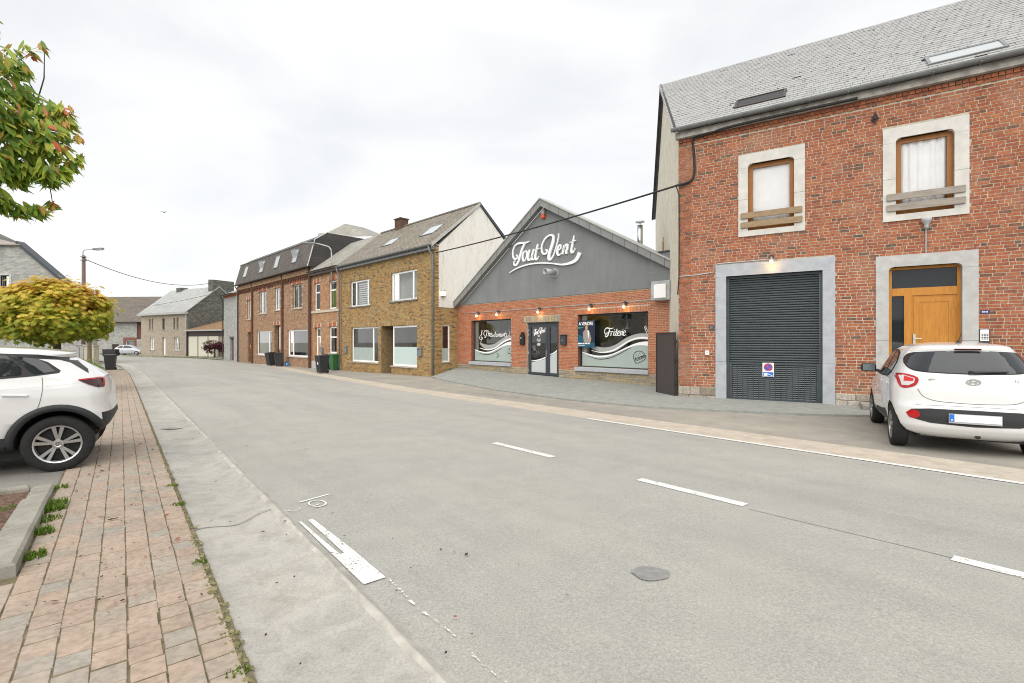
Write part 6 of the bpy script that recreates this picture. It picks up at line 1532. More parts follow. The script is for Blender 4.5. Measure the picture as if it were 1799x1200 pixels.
# ---- white hatchback seen from behind (right)
hb = empty("car"); tag(hb, "white five-door hatchback parked nose-in before the oak door", "car")
W = tabf([(.22, .70), (.28, .78), (.36, .81), (.5, .825), (.7, .83), (.85, .825), (.95, .805), (1.02, .775), (1.15, .725), (1.3, .66), (1.38, .61), (1.43, .54), (1.465, .44), (1.485, .30), (1.497, .12)])
XRr = tabf([(.22, -.40), (.28, -.50), (.36, -.555), (.5, -.575), (.62, -.57), (.68, -.545), (.85, -.535), (1.0, -.515), (1.06, -.49), (1.15, -.43), (1.3, -.30), (1.37, -.235), (1.395, -.245), (1.43, -.235), (1.46, -.08), (1.485, .3), (1.497, .7)])
XFf = tabf([(.22, 2.95), (.4, 3.08), (.6, 3.05), (.75, 2.95), (.85, 2.75), (.95, 2.35), (1.0, 2.15), (1.2, 1.78), (1.35, 1.50), (1.43, 1.3), (1.465, 1.15), (1.497, .95)])
zs = sorted(set(list(np.linspace(.22, 1.36, 40)) + [1.37, 1.38, 1.395, 1.41, 1.43, 1.445, 1.455, 1.465, 1.475, 1.485, 1.492, 1.497]))
bmb = car_body(zs, W, XRr, XFf, tabf([(.22, .5), (.6, .55), (.9, .75), (1.1, .9), (1.4, .8), (1.5, .2)]), tabf([(.22, .6), (.9, .9), (1.5, .3)]), 3.0)
body = bmb.build("body", M['car_white'], hb, smooth=True); sk_ = Skin(bmb)
WB = 2.385; wells(body, ((0, .30), (WB, .30)), .345, .52, 1.2)
body.data.polygons.foreach_set("use_smooth", [True] * len(body.data.polygons))
for x in (0, WB):
    for s in (1, -1): wheel(hb, x, s * .735, .295, .185, .195, 8, False, s, flat("rim_dark_alloy", (.34, .34, .34), .35, .8) if 'rim_d' not in M else M['rim_d'])
def mir(P): return [(-a, b) for a, b in P]
gl_pts = [(.665, 1.195), (.645, 1.275), (.575, 1.34), (.40, 1.362), (0, 1.375), (-.40, 1.362), (-.575, 1.34), (-.645, 1.275), (-.665, 1.195), (-.63, 1.125), (-.5, 1.085), (0, 1.07), (.5, 1.085), (.63, 1.125)]
patch(sk_, 'rear', rnd(gl_pts), .004, M['black'], "window_seal", hb); rg = patch(sk_, 'rear', rnd([(a * .975, 1.215 + (b - 1.215) * .93) for a, b in gl_pts]), .008, M['glass_dark'], "rear_window", hb)
for f in (lambda P: P, mir):
    t1 = patch(sk_, 'rear', rnd(f([(.772, 1.035), (.69, 1.055), (.56, 1.01), (.575, .92), (.65, .868), (.745, .87)]), 3), .006, M['red_lamp'], "tail_light", hb)
    patch(sk_, 'rear', f([(.738, 1.018), (.69, 1.03), (.585, .995), (.60, .935), (.66, .893), (.722, .895)]), .010, M['lamp_clear'], "lens", t1); patch(sk_, 'rear', f([(.685, 1.02), (.60, .99), (.607, .955), (.70, .95)]), .012, flat("lens_red", (.6, .02, .02), .2), "lens", t1)
    patch(sk_, 'rear', f([(.62 + .066 * math.cos(a), .522 + .056 * math.sin(a)) for a in np.linspace(0, 2 * math.pi, 25)[:-1]]), .012, M['red_lamp'], "reflector", hb)
patch(sk_, 'rear', [(.70, .53), (.64, .588), (.45, .61), (0, .615), (-.45, .61), (-.64, .588), (-.70, .53), (-.66, .47), (-.45, .42), (0, .40), (.45, .42), (.66, .47)], .005, M['trim'], "bumper_insert", hb)
seam(sk_, 'rear', [(.57, .86), (.52, .77), (.40, .715), (.2, .70), (0, .695), (-.2, .70), (-.40, .715), (-.52, .77), (-.57, .86)], .007, M['gap'], "hatch_seam", hb)
seam(sk_, 'rear', [(.60, .645), (.3, .655), (0, .657), (-.3, .655), (-.60, .645)], .004, M['gap'], "bumper_crease", hb)
pl = empty("number_plate_dummy"); bpy.data.objects.remove(pl)
def rear_plate(y0, y1, z0, z1, m, name, parent, dx=.03, th=.012):
    h, _ = sk_.hit('rear', 0, .5); x = h.x - dx
    return MB().box(x - th, x, y0, y1, z0, z1).build(name, m, parent)
np_ = rear_plate(-.265, .265, .440, .562, flat("plate_surround", (.42, .42, .44), .5), "number_plate", hb, .012)
rear_plate(-.258, .255, .462, .556, flat("plate_white", (.80, .82, .82), .4), "plate_face", np_, .026, .003); rear_plate(.21, .258, .462, .556, flat("plate_blue", (.02, .16, .62), .4), "euro_band", np_, .030, .003)
h, _ = sk_.hit('rear', 0, .5); put_text("B", .035, M['film_white'], np_, (h.x - .0345, .234, .482), rot=(R(90), 0, R(-90)))
h, _ = sk_.hit('rear', 0, 1.36); MB().box(h.x - .03, h.x + .05, -.14, .14, 1.385, 1.408).build("brake_light", M['red_dark'], hb, bevel=.005)
e1 = MB(); n = 28
h, hn = sk_.hit('rear', 0, .975)
for i in range(n):
    a = 2 * math.pi * i / n; b = 2 * math.pi * (i + 1) / n; x = h.x - .014
    e1.add([(x, .078 * math.cos(a), .975 + .042 * math.sin(a)), (x, .078 * math.cos(b), .975 + .042 * math.sin(b)), (x, .062 * math.cos(b), .975 + .031 * math.sin(b)), (x, .062 * math.cos(a), .975 + .031 * math.sin(a)),
            (x + .014, .08 * math.cos(a), .975 + .043 * math.sin(a)), (x + .014, .08 * math.cos(b), .975 + .043 * math.sin(b))], [(0, 1, 2, 3), (4, 5, 1, 0)])
xh = h.x - .012
for (ya, za, yb, zb_) in ((.048, .952, .02, .998), (-.02, .952, -.048, .998), (.03, .968, -.03, .982)): 
    d = Vector((0, yb - ya, zb_ - za)); e1.obox((xh, (ya + yb) / 2, (za + zb_) / 2), (.003, 0, 0), d * .5, Vector((0, d.z, -d.y)).normalized() * .006)
e1.build("emblem", M['steel'], hb)
h, _ = sk_.hit('rear', -.43, 1.0); put_text("i10", .062, M['steel'], hb, (h.x - .008, -.43, 1.0), rot=(R(90), 0, R(-95)), name="badge_lettering")
h, _ = sk_.hit('rear', .40, .995); q = MB()
for i in range(7): q.box(h.x - .006, h.x + .01, .46 - i * .02 - .014, .46 - i * .02, .988, 1.002 + .006 * (i % 2))
q.build("badge_lettering", M['steel'], hb)
h1, _ = sk_.hit('rear', .02, 1.10); h2, _ = sk_.hit('rear', -.36, 1.115)
wp = MB(); wp.tube([h1 + Vector((-.03, 0, 0)), h1 + Vector((-.045, -.05, .0)), h2 + Vector((-.035, 0, 0))], [.018, .016, .007], 8); wp.lathe([(.022, -.05), (.022, .0)], 12, (h1.x, h1.y, h1.z), 'x'); wp.build("wiper", M['black'], hb)
sp = MB(); sp.lathe([(.035, 0), (.02, .02), (.008, .03)], 12, (.22, .0, 1.485)); sp.tube([(.22, 0, 1.5), (.05, -.005, 1.64)], [.006, .003], 6); sp.build("antenna", M['black'], hb)
for s in (1, -1):
    patch(sk_, 'side', [(.27, 1.20), (.42, 1.325), (.7, 1.375), (1.0, 1.385), (1.35, 1.33), (1.78, 1.075), (1.85, .975), (1.1, .955), (.5, .975), (.33, 1.05)], .004, M['black'], "window_seal", hb, s)
    patch(sk_, 'side', [(.32, 1.19), (.45, 1.30), (.7, 1.35), (.80, 1.358), (.80, .985), (.53, 1.0), (.38, 1.06)], .008, M['glass_dark'], "side_window", hb, s); patch(sk_, 'side', [(.86, 1.362), (1.0, 1.36), (1.32, 1.305), (1.72, 1.07), (1.76, .995), (.86, .982)], .008, M['glass_dark'], "side_window", hb, s)
    for P in ([(.30, 1.0), (.27, .85), (.37, .62), (.42, .35)], [(.82, 1.0), (.83, .6), (.80, .32)], [(1.80, .98), (1.90, .8), (1.88, .34)]): seam(sk_, 'side', P, .007, M['gap'], "door_seam", hb, s)
    patch(sk_, 'side', [(.42, .40), (.60, .47), (1.0, .43), (1.7, .40), (1.7, .33), (.45, .33)], .006, M['trim'], "side_trim", hb, s)
    for x in (.40, .98):
        h, nn = sk_.hit('side', x, .88, s); MB().obox(h + nn * .012, (.09, 0, 0), (0, .012, 0), (0, 0, .014)).build("door_handle", M['car_white'], hb, bevel=.006)
    h, nn = sk_.hit('side', 1.72, .99, s); q = MB(); q.tube([h, h + Vector((0, s * .08, .02))], .025, 8); mo_ = q.build("mirror_arm", M['black'], hb)
    MB().obox(h + Vector((.0, s * .165, .06)), (.055, s * -.01, 0), (0, .115, 0), (0, 0, .075)).build("mirror", M['black'], hb, bevel=.035); MB().obox(h + Vector((-.06, s * .165, .06)), (.003, 0, 0), (0, .09, 0), (0, 0, .055)).build("mirror_glass", flat("mirror_glass", (.25, .3, .32), .05, .6) if s == 1 else M['glass_dark'], hb)
ub = MB(); ub.box(-.28, 2.8, -.56, .56, .19, .26); ub.tube([(-.50, -.05, .27), (-.2, -.05, .27)], .03, 10); ub.build("underbody", M['black'], hb)
place_car(hb, (6.49, 6.97), 31, -.02); hb.scale = (1, 1, 1.045)

# ---- white SUV (left), only its rear half in view
su = empty("car"); tag(su, "white sport utility car with black wheel arches at left edge", "car")
W = tabf([(.30, .80), (.36, .88), (.5, .905), (.75, .925), (.95, .925), (1.08, .905), (1.18, .87), (1.3, .81), (1.45, .735), (1.53, .67), (1.57, .57), (1.595, .42), (1.605, .2)])
XRr = tabf([(.30, -.26), (.38, -.38), (.5, -.49), (.62, -.545), (.72, -.535), (.8, -.52), (.95, -.515), (1.05, -.49), (1.16, -.46), (1.25, -.34), (1.35, -.20), (1.44, -.07), (1.475, -.09), (1.50, -.07), (1.53, .06), (1.56, .3), (1.59, .8), (1.605, 1.1)])
XFf = tabf([(.3, 3.4), (.5, 3.58), (.8, 3.55), (.98, 3.35), (1.08, 2.7), (1.15, 2.45), (1.35, 2.0), (1.5, 1.65), (1.57, 1.5), (1.605, 1.3)])
zs = sorted(set(list(np.linspace(.30, 1.44, 40)) + [1.46, 1.475, 1.49, 1.505, 1.52, 1.535, 1.55, 1.565, 1.58, 1.592, 1.60, 1.605]))
bmb = car_body(zs, W, XRr, XFf, tabf([(.3, .45), (.7, .42), (1.0, .55), (1.3, .8), (1.5, .8), (1.6, .2)]), tabf([(.3, .7), (1.0, 1.0), (1.6, .3)]), 3.6)
body = bmb.build("body", M['car_white'], su, smooth=True); sk_ = Skin(bmb)
body.data.materials.append(M['trim'])
for p_ in body.data.polygons:
    c_ = p_.center
    if c_.z < .60 + (.10 if c_.x < -.44 else 0) and c_.x < -.30 or c_.z < .47: p_.material_index = 1
WB2 = 2.675; wells(body, ((-.02, .37), (WB2, .37)), .405, .55, 1.3); body.data.polygons.foreach_set("use_smooth", [True] * len(body.data.polygons))
for x in (-.02, WB2):
    for s in (1, -1): wheel(su, x, s * .80, .352, .225, .232, 5, True, s)
def arch(x, r0, r1, a0=-12, a1=192, n=30):
    o = [(x + r1 * math.cos(R(a)), .37 + r1 * math.sin(R(a))) for a in np.linspace(a0, a1, n)]; i = [(x + r0 * math.cos(R(a)), .37 + r0 * math.sin(R(a))) for a in np.linspace(a1, a0, n)]
    return o, i
for s in (1, -1):
    for x in (-.02, WB2):
        o_, i_ = arch(x, .405, .485)
        mb = MB()
        for (a, b) in zip(o_, i_[::-1]):
            for q_, of in ((a, .006), (a, .016), (b, .016), (b, -.03)):
                h, nn = sk_.hit('side', max(q_[0], -.52) if x < 1 else q_[0], max(q_[1], .31), s); mb.v.append((h.x, h.y + s * of, h.z))
        for i in range(len(o_) - 1):
            for k in range(3): mb.f.append((4 * i + k, 4 * i + k + 1, 4 * i + 5 + k, 4 * i + 4 + k)); mb.m.append(0)
        mb.build("wheel_arch", M['trim'], su, smooth=True)
    patch(sk_, 'side', [(.46, .31), (.46, .47), (1.3, .50), (2.2, .47), (2.2, .31)], .012, M['trim'], "sill_trim", su, s)
    patch(sk_, 'side', [(2.2, 1.17), (1.4, 1.165), (.6, 1.185), (.22, 1.215), (-.02, 1.245), (-.03, 1.275), (.10, 1.385), (.20, 1.43), (-.0, 1.41), (-.10, 1.37), (-.29, 1.225), (-.27, 1.275), (-.10, 1.425), (.02, 1.452), (.2, 1.482), (.6, 1.505), (1.2, 1.505), (1.55, 1.46), (1.95, 1.33)], .004, M['black'], "window_surround", su, s)
    patch(sk_, 'side', [(.195, 1.238), (.02, 1.265), (.10, 1.355), (.20, 1.425), (.40, 1.465), (.43, 1.465), (.22, 1.25)], .009, M['glass_dark'], "side_window", su, s)
    patch(sk_, 'side', [(.32, 1.235), (.33, 1.32), (.47, 1.47), (.6, 1.478), (1.08, 1.48), (1.08, 1.205), (.6, 1.215)], .009, M['glass_dark'], "side_window", su, s); patch(sk_, 'side', [(1.16, 1.48), (1.5, 1.44), (1.9, 1.30), (2.05, 1.20), (1.16, 1.20)], .009, M['glass_dark'], "side_window", su, s)
    patch(sk_, 'side', [(-.205, 1.145), (-.33, 1.152), (-.425, 1.148), (-.445, 1.035), (-.39, 1.04), (-.30, 1.085)], .010, M['red_dark'], "tail_light", su, s); seam(sk_, 'side', [(-.205, 1.146), (-.33, 1.152), (-.42, 1.147), (-.438, 1.045)], .014, M['red_lamp'], "light_strip", su, s, .014)
    seam(sk_, 'side', [(.13, 1.20), (.12, 1.05), (.16, .83), (.24, .74)], .006, M['gap'], "door_seam", su, s); seam(sk_, 'side', [(1.12, 1.2), (1.12, .8), (1.10, .5)], .006, M['gap'], "door_seam", su, s); seam(sk_, 'side', [(2.2, 1.0), (1.2, 1.035), (.3, 1.075), (-.2, 1.115)], .008, flat("crease_shadow", (.72, .72, .72), .4) if s == 1 else M['gap'], "body_crease", su, s, .002)
    for x in (.36, 1.36):
        h, nn = sk_.hit('side', x, .99, s); MB().obox(h + nn * .014, (.115, 0, .008), (0, .014, 0), (0, 0, .013)).build("door_handle", M['car_white'], su, bevel=.007)
ub = MB(); ub.box(-.30, 3.3, -.66, .66, .17, .34); ub.build("underbody", M['black'], su)
a_ = R(36); bd = Vector((math.cos(a_), math.sin(a_), 0)); lf_ = Vector((bd.y, -bd.x, 0)); axl = Vector((-5.82, 6.19, 0)) - lf_ * .80
su.location = (axl.x, axl.y, -.10); su.rotation_euler = (0, 0, math.atan2(-bd.y, -bd.x))

# ---- small silver car parked far off, and a white van behind the maple
def simple_car(name, label, loc, rz, m, L_=3.8, W_=.82, Ht=1.48, van=False):
    e = empty(name, loc, rz); tag(e, label, "van" if van else "car")
    k = Ht / 1.5
    if van:
        W = tabf([(.25, .85), (.5, .93), (1.1, .92), (1.5, .86), (1.8, .78), (1.88, .6), (1.92, .3)]); XRr = tabf([(.25, -.65), (.5, -.7), (1.2, -.68), (1.75, -.6), (1.88, -.45), (1.92, 0)]); XFf = tabf([(.25, 3.5), (.6, 3.6), (.95, 3.4), (1.1, 2.95), (1.6, 2.4), (1.8, 2.2), (1.92, 1.6)]); zt = 1.92
    else:
        W = tabf([(.2, .72), (.35, .81), (.7, .83), (.95, .80), (1.2, .71), (1.4, .6), (1.47, .4), (1.5, .1)]); XRr = tabf([(.2, -.5), (.35, -.68), (.6, -.7), (.95, -.62), (1.1, -.45), (1.35, -.05), (1.45, .3), (1.5, .8)]); XFf = tabf([(.2, 2.9), (.4, 3.1), (.65, 3.0), (.85, 2.6), (.98, 2.2), (1.25, 1.75), (1.42, 1.4), (1.5, 1.1)]); zt = 1.5
    mb = car_body(list(np.linspace(.22, zt, 30)), W, XRr, XFf, lambda z: .5, lambda z: .7, 3.0, 12)
    b = mb.build("body", m, e, smooth=True); s_ = Skin(mb); wells(b, ((0, .3), (2.45, .3)), .34, .5, 1.2); b.data.polygons.foreach_set("use_smooth", [True] * len(b.data.polygons))
    for x in (0, 2.45):
        for s in (1, -1): wheel(e, x, s * .74, .295, .18, .19, 5, False, s)
    for s in (1, -1):
        if van: patch(s_, 'side', [(1.5, 1.15), (1.5, 1.6), (2.2, 1.6), (2.8, 1.15)], .006, M['glass_dark'], "side_window", e, s); seam(s_, 'side', [(1.4, 1.75), (1.38, .4)], .01, M['gap'], "door_seam", e, s)
        else:
            for P in ([(-.05, 1.12), (.3, 1.33), (.62, 1.36), (.62, .99), (.1, 1.0)], [(.70, 1.37), (1.2, 1.36), (1.65, 1.2), (1.95, 1.0), (.70, .99)]): patch(s_, 'side', P, .006, M['glass_dark'], "side_window", e, s)
            for P in ([(.66, 1.0), (.66, .35)], [(1.85, .98), (1.8, .35)]): seam(s_, 'side', P, .012, M['gap'], "door_seam", e, s)
    if van: patch(s_, 'rear', [(.65, 1.2), (.58, 1.65), (-.58, 1.65), (-.65, 1.2)], .006, M['glass_dark'], "rear_window", e)
    else: patch(s_, 'rear', [(.55, 1.0), (.45, 1.25), (-.45, 1.25), (-.55, 1.0)], .006, M['glass_dark'], "rear_window", e)
    for y in (.66, -.66): patch(s_, 'rear', [(y - .08, .8), (y + .08, .8), (y + .08, 1.0), (y - .08, 1.0)], .008, M['red_lamp'], "tail_light", e)
    return e
simple_car("car", "small silver car parked at the foot of the stone barn", at(213, 600, 70)[:2] + (-.41,), R(8), M['car_silver'])
simple_car("car", "white car mostly hidden between the sport utility car and maple", (-21.25, 22.6, -.26), R(186), M['car_white'])

# ================================================================== bins and small street things
M['bin_black'] = mat("bin_black", (.028, .029, .032), .55, .15, 5); M['bin_green'] = mat("bin_green", (.035, .13, .045), .5, .12, 5)
def make_bin(name, m, loc, rz, label, group="wheelie bins", tilt=0.0, mark_=False, k=1.0):
    e = empty(name, loc, rz); tag(e, label, "bin", group); e.scale = (k, k, k)
    if tilt: e.rotation_euler = (0, tilt, rz)
    b = MB(); lo = [(-.22, -.22), (.22, -.22), (.22, .20), (-.22, .20)]; hi = [(-.29, -.31), (.29, -.31), (.29, .28), (-.29, .28)]
    vs = [(x, y, .03) for x, y in lo] + [(x, y, .92) for x, y in hi] + [(x * 1.04, y * 1.04, .93) for x, y in hi] + [(x * 1.04, y * 1.04, .99) for x, y in hi]
    b.add(vs, [(3, 2, 1, 0)] + [(i + 4 * j, (i + 1) % 4 + 4 * j, (i + 1) % 4 + 4 * j + 4, i + 4 * j + 4) for j in range(3) for i in range(4)] + [(12, 13, 14, 15)])
    b.box(-.10, .10, -.285, -.25, .30, .34); b.build("body", m, e, bevel=.012)
    l = MB(); l.add([(-.315, -.345, .995), (.315, -.345, .995), (.315, .30, .995), (-.315, .30, .995), (-.29, -.31, 1.05), (.29, -.31, 1.05), (.29, .28, 1.075), (-.29, .28, 1.075)], [(3, 2, 1, 0), (4, 5, 6, 7), (0, 1, 5, 4), (1, 2, 6, 5), (2, 3, 7, 6), (3, 0, 4, 7)]); l.build("lid", m, e, bevel=.012)
    MB().tube([(-.24, .30, .95), (-.24, .37, .99), (.24, .37, .99), (.24, .30, .95)], .016, 8).build("handle", m, e)
    for x in (-.25, .25): MB().lathe([(.0, -.025), (.07, -.025), (.095, -.02), (.095, .02), (.07, .025), (.0, .025)], 16, (x, .20, .097), 'x').build("wheel", M['rubber'], e, smooth=True)
    if mark_:
        q = MB(); stroke(q, [(.04, .66), (-.03, .64), (-.05, .57), (.0, .52), (.05, .56), (.0, .61), (-.04, .58)], .025, -.292, -.270, 4); q.build("number_mark", M['film_white'], e)
    return e
def gp(px, py):
    z = 0
    for _ in range(60): Y = (H - z) * F / (py - CY); X = (px - CX) / F * Y; z = .5 * z + .5 * gz(X, Y)
    return (X, Y, z)
def up_(p, d=.02): return (p[0], p[1], p[2] + d)
make_bin("wheelie_bin", M['bin_black'], up_(gp(194, 650.5)), R(25), "black wheelie bin standing alone at the left sidewalk end")
make_bin("wheelie_bin", M['bin_black'], up_(gp(566, 656)), R(-40), "black wheelie bin with white number at the kerb", mark_=True)
make_bin("wheelie_bin", M['bin_black'], up_(gp(578, 650)), R(-40), "black wheelie bin half hidden behind the green one")
make_bin("wheelie_bin", M['bin_green'], up_(gp(588, 651)), R(-40), "green wheelie bin beside the downpipe of the yellow house")
make_bin("wheelie_bin", M['bin_black'], up_(gp(476, 642.5)), R(-35), "left black bin of the pair before the terrace", tilt=R(-6))
make_bin("wheelie_bin", M['bin_black'], up_(gp(490, 644.0)), R(-60), "right black bin of the pair before the terrace", tilt=R(-3))
make_bin("wheelie_bin", M['bin_black'], up_(gp(419, 634.2)), R(-40), "black wheelie bin at the left end of terrace")
make_bin("wheelie_bin", mat("bin_grey", (.10, .11, .13), .5, .1), up_(gp(402, 632.6)), R(-20), "grey bin before the narrow stone house", k=.95)
cr = empty("crate", up_(gp(508, 643.2)), R(-30)); tag(cr, "small blue plastic crate on the pavement before the terrace", "crate")
q = MB(); q.box(-.30, .30, -.2, .2, 0, .03); q.box(-.30, -.27, -.2, .2, .03, .32); q.box(.27, .30, -.2, .2, .03, .32); q.box(-.27, .27, -.2, -.17, .03, .32); q.box(-.27, .27, .17, .2, .03, .32); q.build("tub", flat("crate_blue", (.02, .22, .50), .5), cr); q = MB().box(-.31, .31, -.215, -.2, .26, .33); q.box(-.31, .31, .2, .215, .26, .33); q.build("rim", flat("crate_rim", (.03, .26, .55), .5), cr); MB().box(-.1, .08, -.207, -.201, .1, .2).build("label_sheet", M['film_white'], cr)
# flower pots at the terrace corner
M['leaf_pot'] = leaf_mat("pot_plant_green", [(0, (.10, .22, .02)), (.7, (.22, .36, .04)), (1, (.35, .40, .06))]); M['terracotta'] = mat("terracotta", (.34, .15, .08), .8)
for i, (px, py, m, h, lab) in enumerate(((430, 634.6, M['white_pvc'], .45, "left potted plant with bright green leaves by the terrace"), (436, 634.9, M['terracotta'], .55, "right potted plant with bright green leaves by the terrace"), (400, 632.8, M['terracotta'], .0, "low brown stone trough under the grey bin"), (411, 633.6, M['terracotta'], .0, "low brown stone trough between the two end bins"))):
    p = up_(gp(px, py), .01); e = empty("potted_plant" if h else "trough", p, R(-40)); tag(e, lab, "plant" if h else "trough")
    if h:
        MB().lathe([(.12, 0), (.17, .26), (.19, .26), (.19, .3), (.15, .3)], 14).build("pot", m, e); q = MB()
        for k in range(90):
            a = random.uniform(0, 6.28); b = random.uniform(.1, 1.3); l = random.uniform(.2, .42) * (h / .5); d = Vector((math.cos(a) * math.cos(b), math.sin(a) * math.cos(b), math.sin(b))); s_ = Vector((-math.sin(a), math.cos(a), 0)) * .03; o = Vector((0, 0, .28))
            q.add([o, o + d * l * .6 + s_, o + d * l, o + d * l * .6 - s_], [(0, 1, 2, 3)])
        q.build("leaves", M['leaf_pot'], e, recalc=False)
    else:
        q = MB(); q.box(-.45, .45, -.2, .2, 0, .05); q.box(-.45, -.40, -.2, .2, .05, .22); q.box(.40, .45, -.2, .2, .05, .22); q.box(-.40, .40, -.2, -.15, .05, .22); q.box(-.40, .40, .15, .2, .05, .22); q.build("basin", m, e, bevel=.01); MB().box(-.39, .39, -.14, .14, .05, .18).build("soil", M['soil'], e)
# dark slatted container by the barn
e = empty("slatted_box", at(195, 600, 66)[:2] + (-.40,), R(5)); tag(e, "black slatted box standing before the stone barn", "box"); MB().box(-.8, .8, -.4, .4, .02, .9).build("core", M['black'], e)
for i in range(6): MB().box(-.83, .83, -.43, -.402, .06 + i * .15, .16 + i * .15).build("slat", M['bin_black'], e)
# grass verge beyond the road
M['grass'] = leaf_mat("verge_grass", [(0, (.10, .16, .03)), (.6, (.17, .22, .05)), (1, (.26, .25, .10))])
q = MB()
for i in range(2600):
    u = random.random()
    if u < .6: px = random.uniform(215, 400); py = 626.2 + (px - 215) / 185 * 5.0 + random.uniform(-.8, .8)
    else: px = random.uniform(165, 235); py = random.uniform(622.5, 624)
    blades(gp(px, py), 1, .22, .25, q)
tag(q.build("verge_grass", M['grass'], None, recalc=False), "ragged grass verge before the far stone houses", "grass", kind='stuff')

# electrical cabinets behind the white car
for i, (px0, px1, top, m, lab) in enumerate(((132, 147, 607, mat("cabinet_grey", (.34, .34, .32), .7), "grey street cabinet left of the beige one"), (147, 165, 608, mat("cabinet_beige", (.46, .43, .33), .7), "beige street cabinet right of the grey one"))):
    Y = 30.0; x0 = (px0 - CX) / F * Y; x1 = (px1 - CX) / F * Y; zt = H + (CY - top) * Y / F; zb = gz(x0, Y)
    e = empty("street_cabinet", ((x0 + x1) / 2, Y, zb)); tag(e, lab, "cabinet"); hw = (x1 - x0) / 2 - .01
    MB().box(-hw, hw, 0, .4, 0, zt - zb).build("housing", m, e, bevel=.01); MB().box(-hw - .02, hw + .02, -.03, .43, zt - zb + .001, zt - zb + .06).build("lid", m, e); MB().box(-.01, .01, -.012, -.001, .1, zt - zb - .1).build("door_gap", M['gap'], e); MB().box(.03, .06, -.03, -.001, .7, .85).build("handle", M['black'], e)
# street lamp pole on the left
Y = 42.0; x = (147 - CX) / F * Y; zb = gz(x, Y); zt = H + (CY - 449) * Y / F
e = empty("street_lamp", (x, Y, zb)); tag(e, "brown pole street lamp rising behind the maple tree", "street lamp"); hh = zt - zb
M['pole'] = wood("pole_wood", (.10, .06, .05), (.19, .12, .10), .85)
MB().tube([(0, 0, -.2), (0, 0, hh * .5), (0, 0, hh)], [.17, .15, .125], 10).build("pole", M['pole'], e, smooth=True)
MB().tube([(0, -.05, hh - .1), (.02, -.1, hh + .25), (.15, -.15, hh + .42), (.5, -.15, hh + .5), (1.0, -.15, hh + .52)], .035, 8).build("arm", M['zinc_light'], e, smooth=True); MB().obox((1.40, -.15, hh + .55), (.44, 0, .03), (0, .13, 0), (0, 0, .075)).build("lamp_head", M['zinc'], e, bevel=.03); MB().obox((1.48, -.15, hh + .46), (.28, 0, .02), (0, .09, 0), (0, 0, .03)).build("lens", M['lamp_clear'], e)
q = MB()
for z in (hh - .15, hh - .45): q.box(-.16, .16, -.16, .16, z, z + .06)
q.build("band", M['zinc'], e)

# ================================================================== cables
def sag(p, q, s, n=24): return [Vector(p).lerp(Vector(q), i / n) - Vector((0, 0, s * 4 * (i / n) * (1 - i / n))) for i in range(n + 1)]
M['cable'] = flat("cable_black", (.02, .02, .02), .6)
def cable(label, path, r): 
    o = MB().tube(path, r, 6).build("cable", M['cable'], None, smooth=True); tag(o, label, "cable"); return o
ca = RM @ Vector((-.05, -.09, 6.03)); cb_ = YM @ Vector((YX + .03, .05, 6.05))
cable("thick black overhead cable from brick corner to yellow house", sag(ca, cb_, .10), .028)
cw = [RM @ Vector(p) for p in ((-.05, -.09, 6.03), (.15, -.06, 6.06), (.36, -.05, 6.12), (.44, -.04, 6.35), (.43, -.04, 6.9), (.40, -.04, 7.2), (.52, -.06, 7.30), (1.6, -.18, 7.36), (4.2, -.18, 7.37))]
cable("black cable bundle bending up the brick wall under the gutter", [Vector(p) for p in crom([tuple(p) for p in cw], 5)], .034)
cable("thin black cable running down the brick house corner", [RM @ Vector(p) for p in ((-.05, -.05, 6.0), (.015, -.03, 5.8), (.02, -.03, 4.5), (.015, -.03, 3.4), (-.02, -.03, 2.9))], .016)
la = Vector(e.location) + Vector((0.1, 0, hh - .3)); fb = Matrix.Translation((-53.5, 69.8, 0)) @ Matrix.Rotation(R(61.3 - 90), 4, 'Z') @ Vector((FX - .9, 3.6, 9.75))
cable("thin overhead wire from lamp pole to the far beige house", sag(la, fb, 1.1), .030)
cable("second thin wire crossing before the far slate roof", sag(Vector((-60, 76, 6.9)), Vector((-38, 60.5, 7.4)), .25), .022)
# bird in the sky
p = at(288, 373, 60); b = empty("bird", p, R(10)); tag(b, "small dark bird flying high in the grey sky", "bird")
q = MB(); n = 10; 
q.lathe([(.0, -.24), (.045, -.14), (.06, 0), (.045, .12), (.03, .2), (.0, .26)], 10, axis='y')
for s in (1, -1): q.add([(s * .03, .08, .02), (s * .28, .10, .09), (s * .52, -.02, .06), (s * .28, -.06, .08), (s * .03, -.08, .02), (s * .03, 0, .035), (s * .28, .02, .10)], [(0, 1, 6, 5), (1, 2, 6), (2, 3, 6), (6, 3, 4, 5)])
q.add([(-.05, -.36, .01), (.05, -.36, .01), (.02, -.2, .015), (-.02, -.2, .015)], [(0, 1, 2, 3)]); q.build("bird_body", flat("bird_dark", (.05, .05, .06), .8), b, smooth=True)

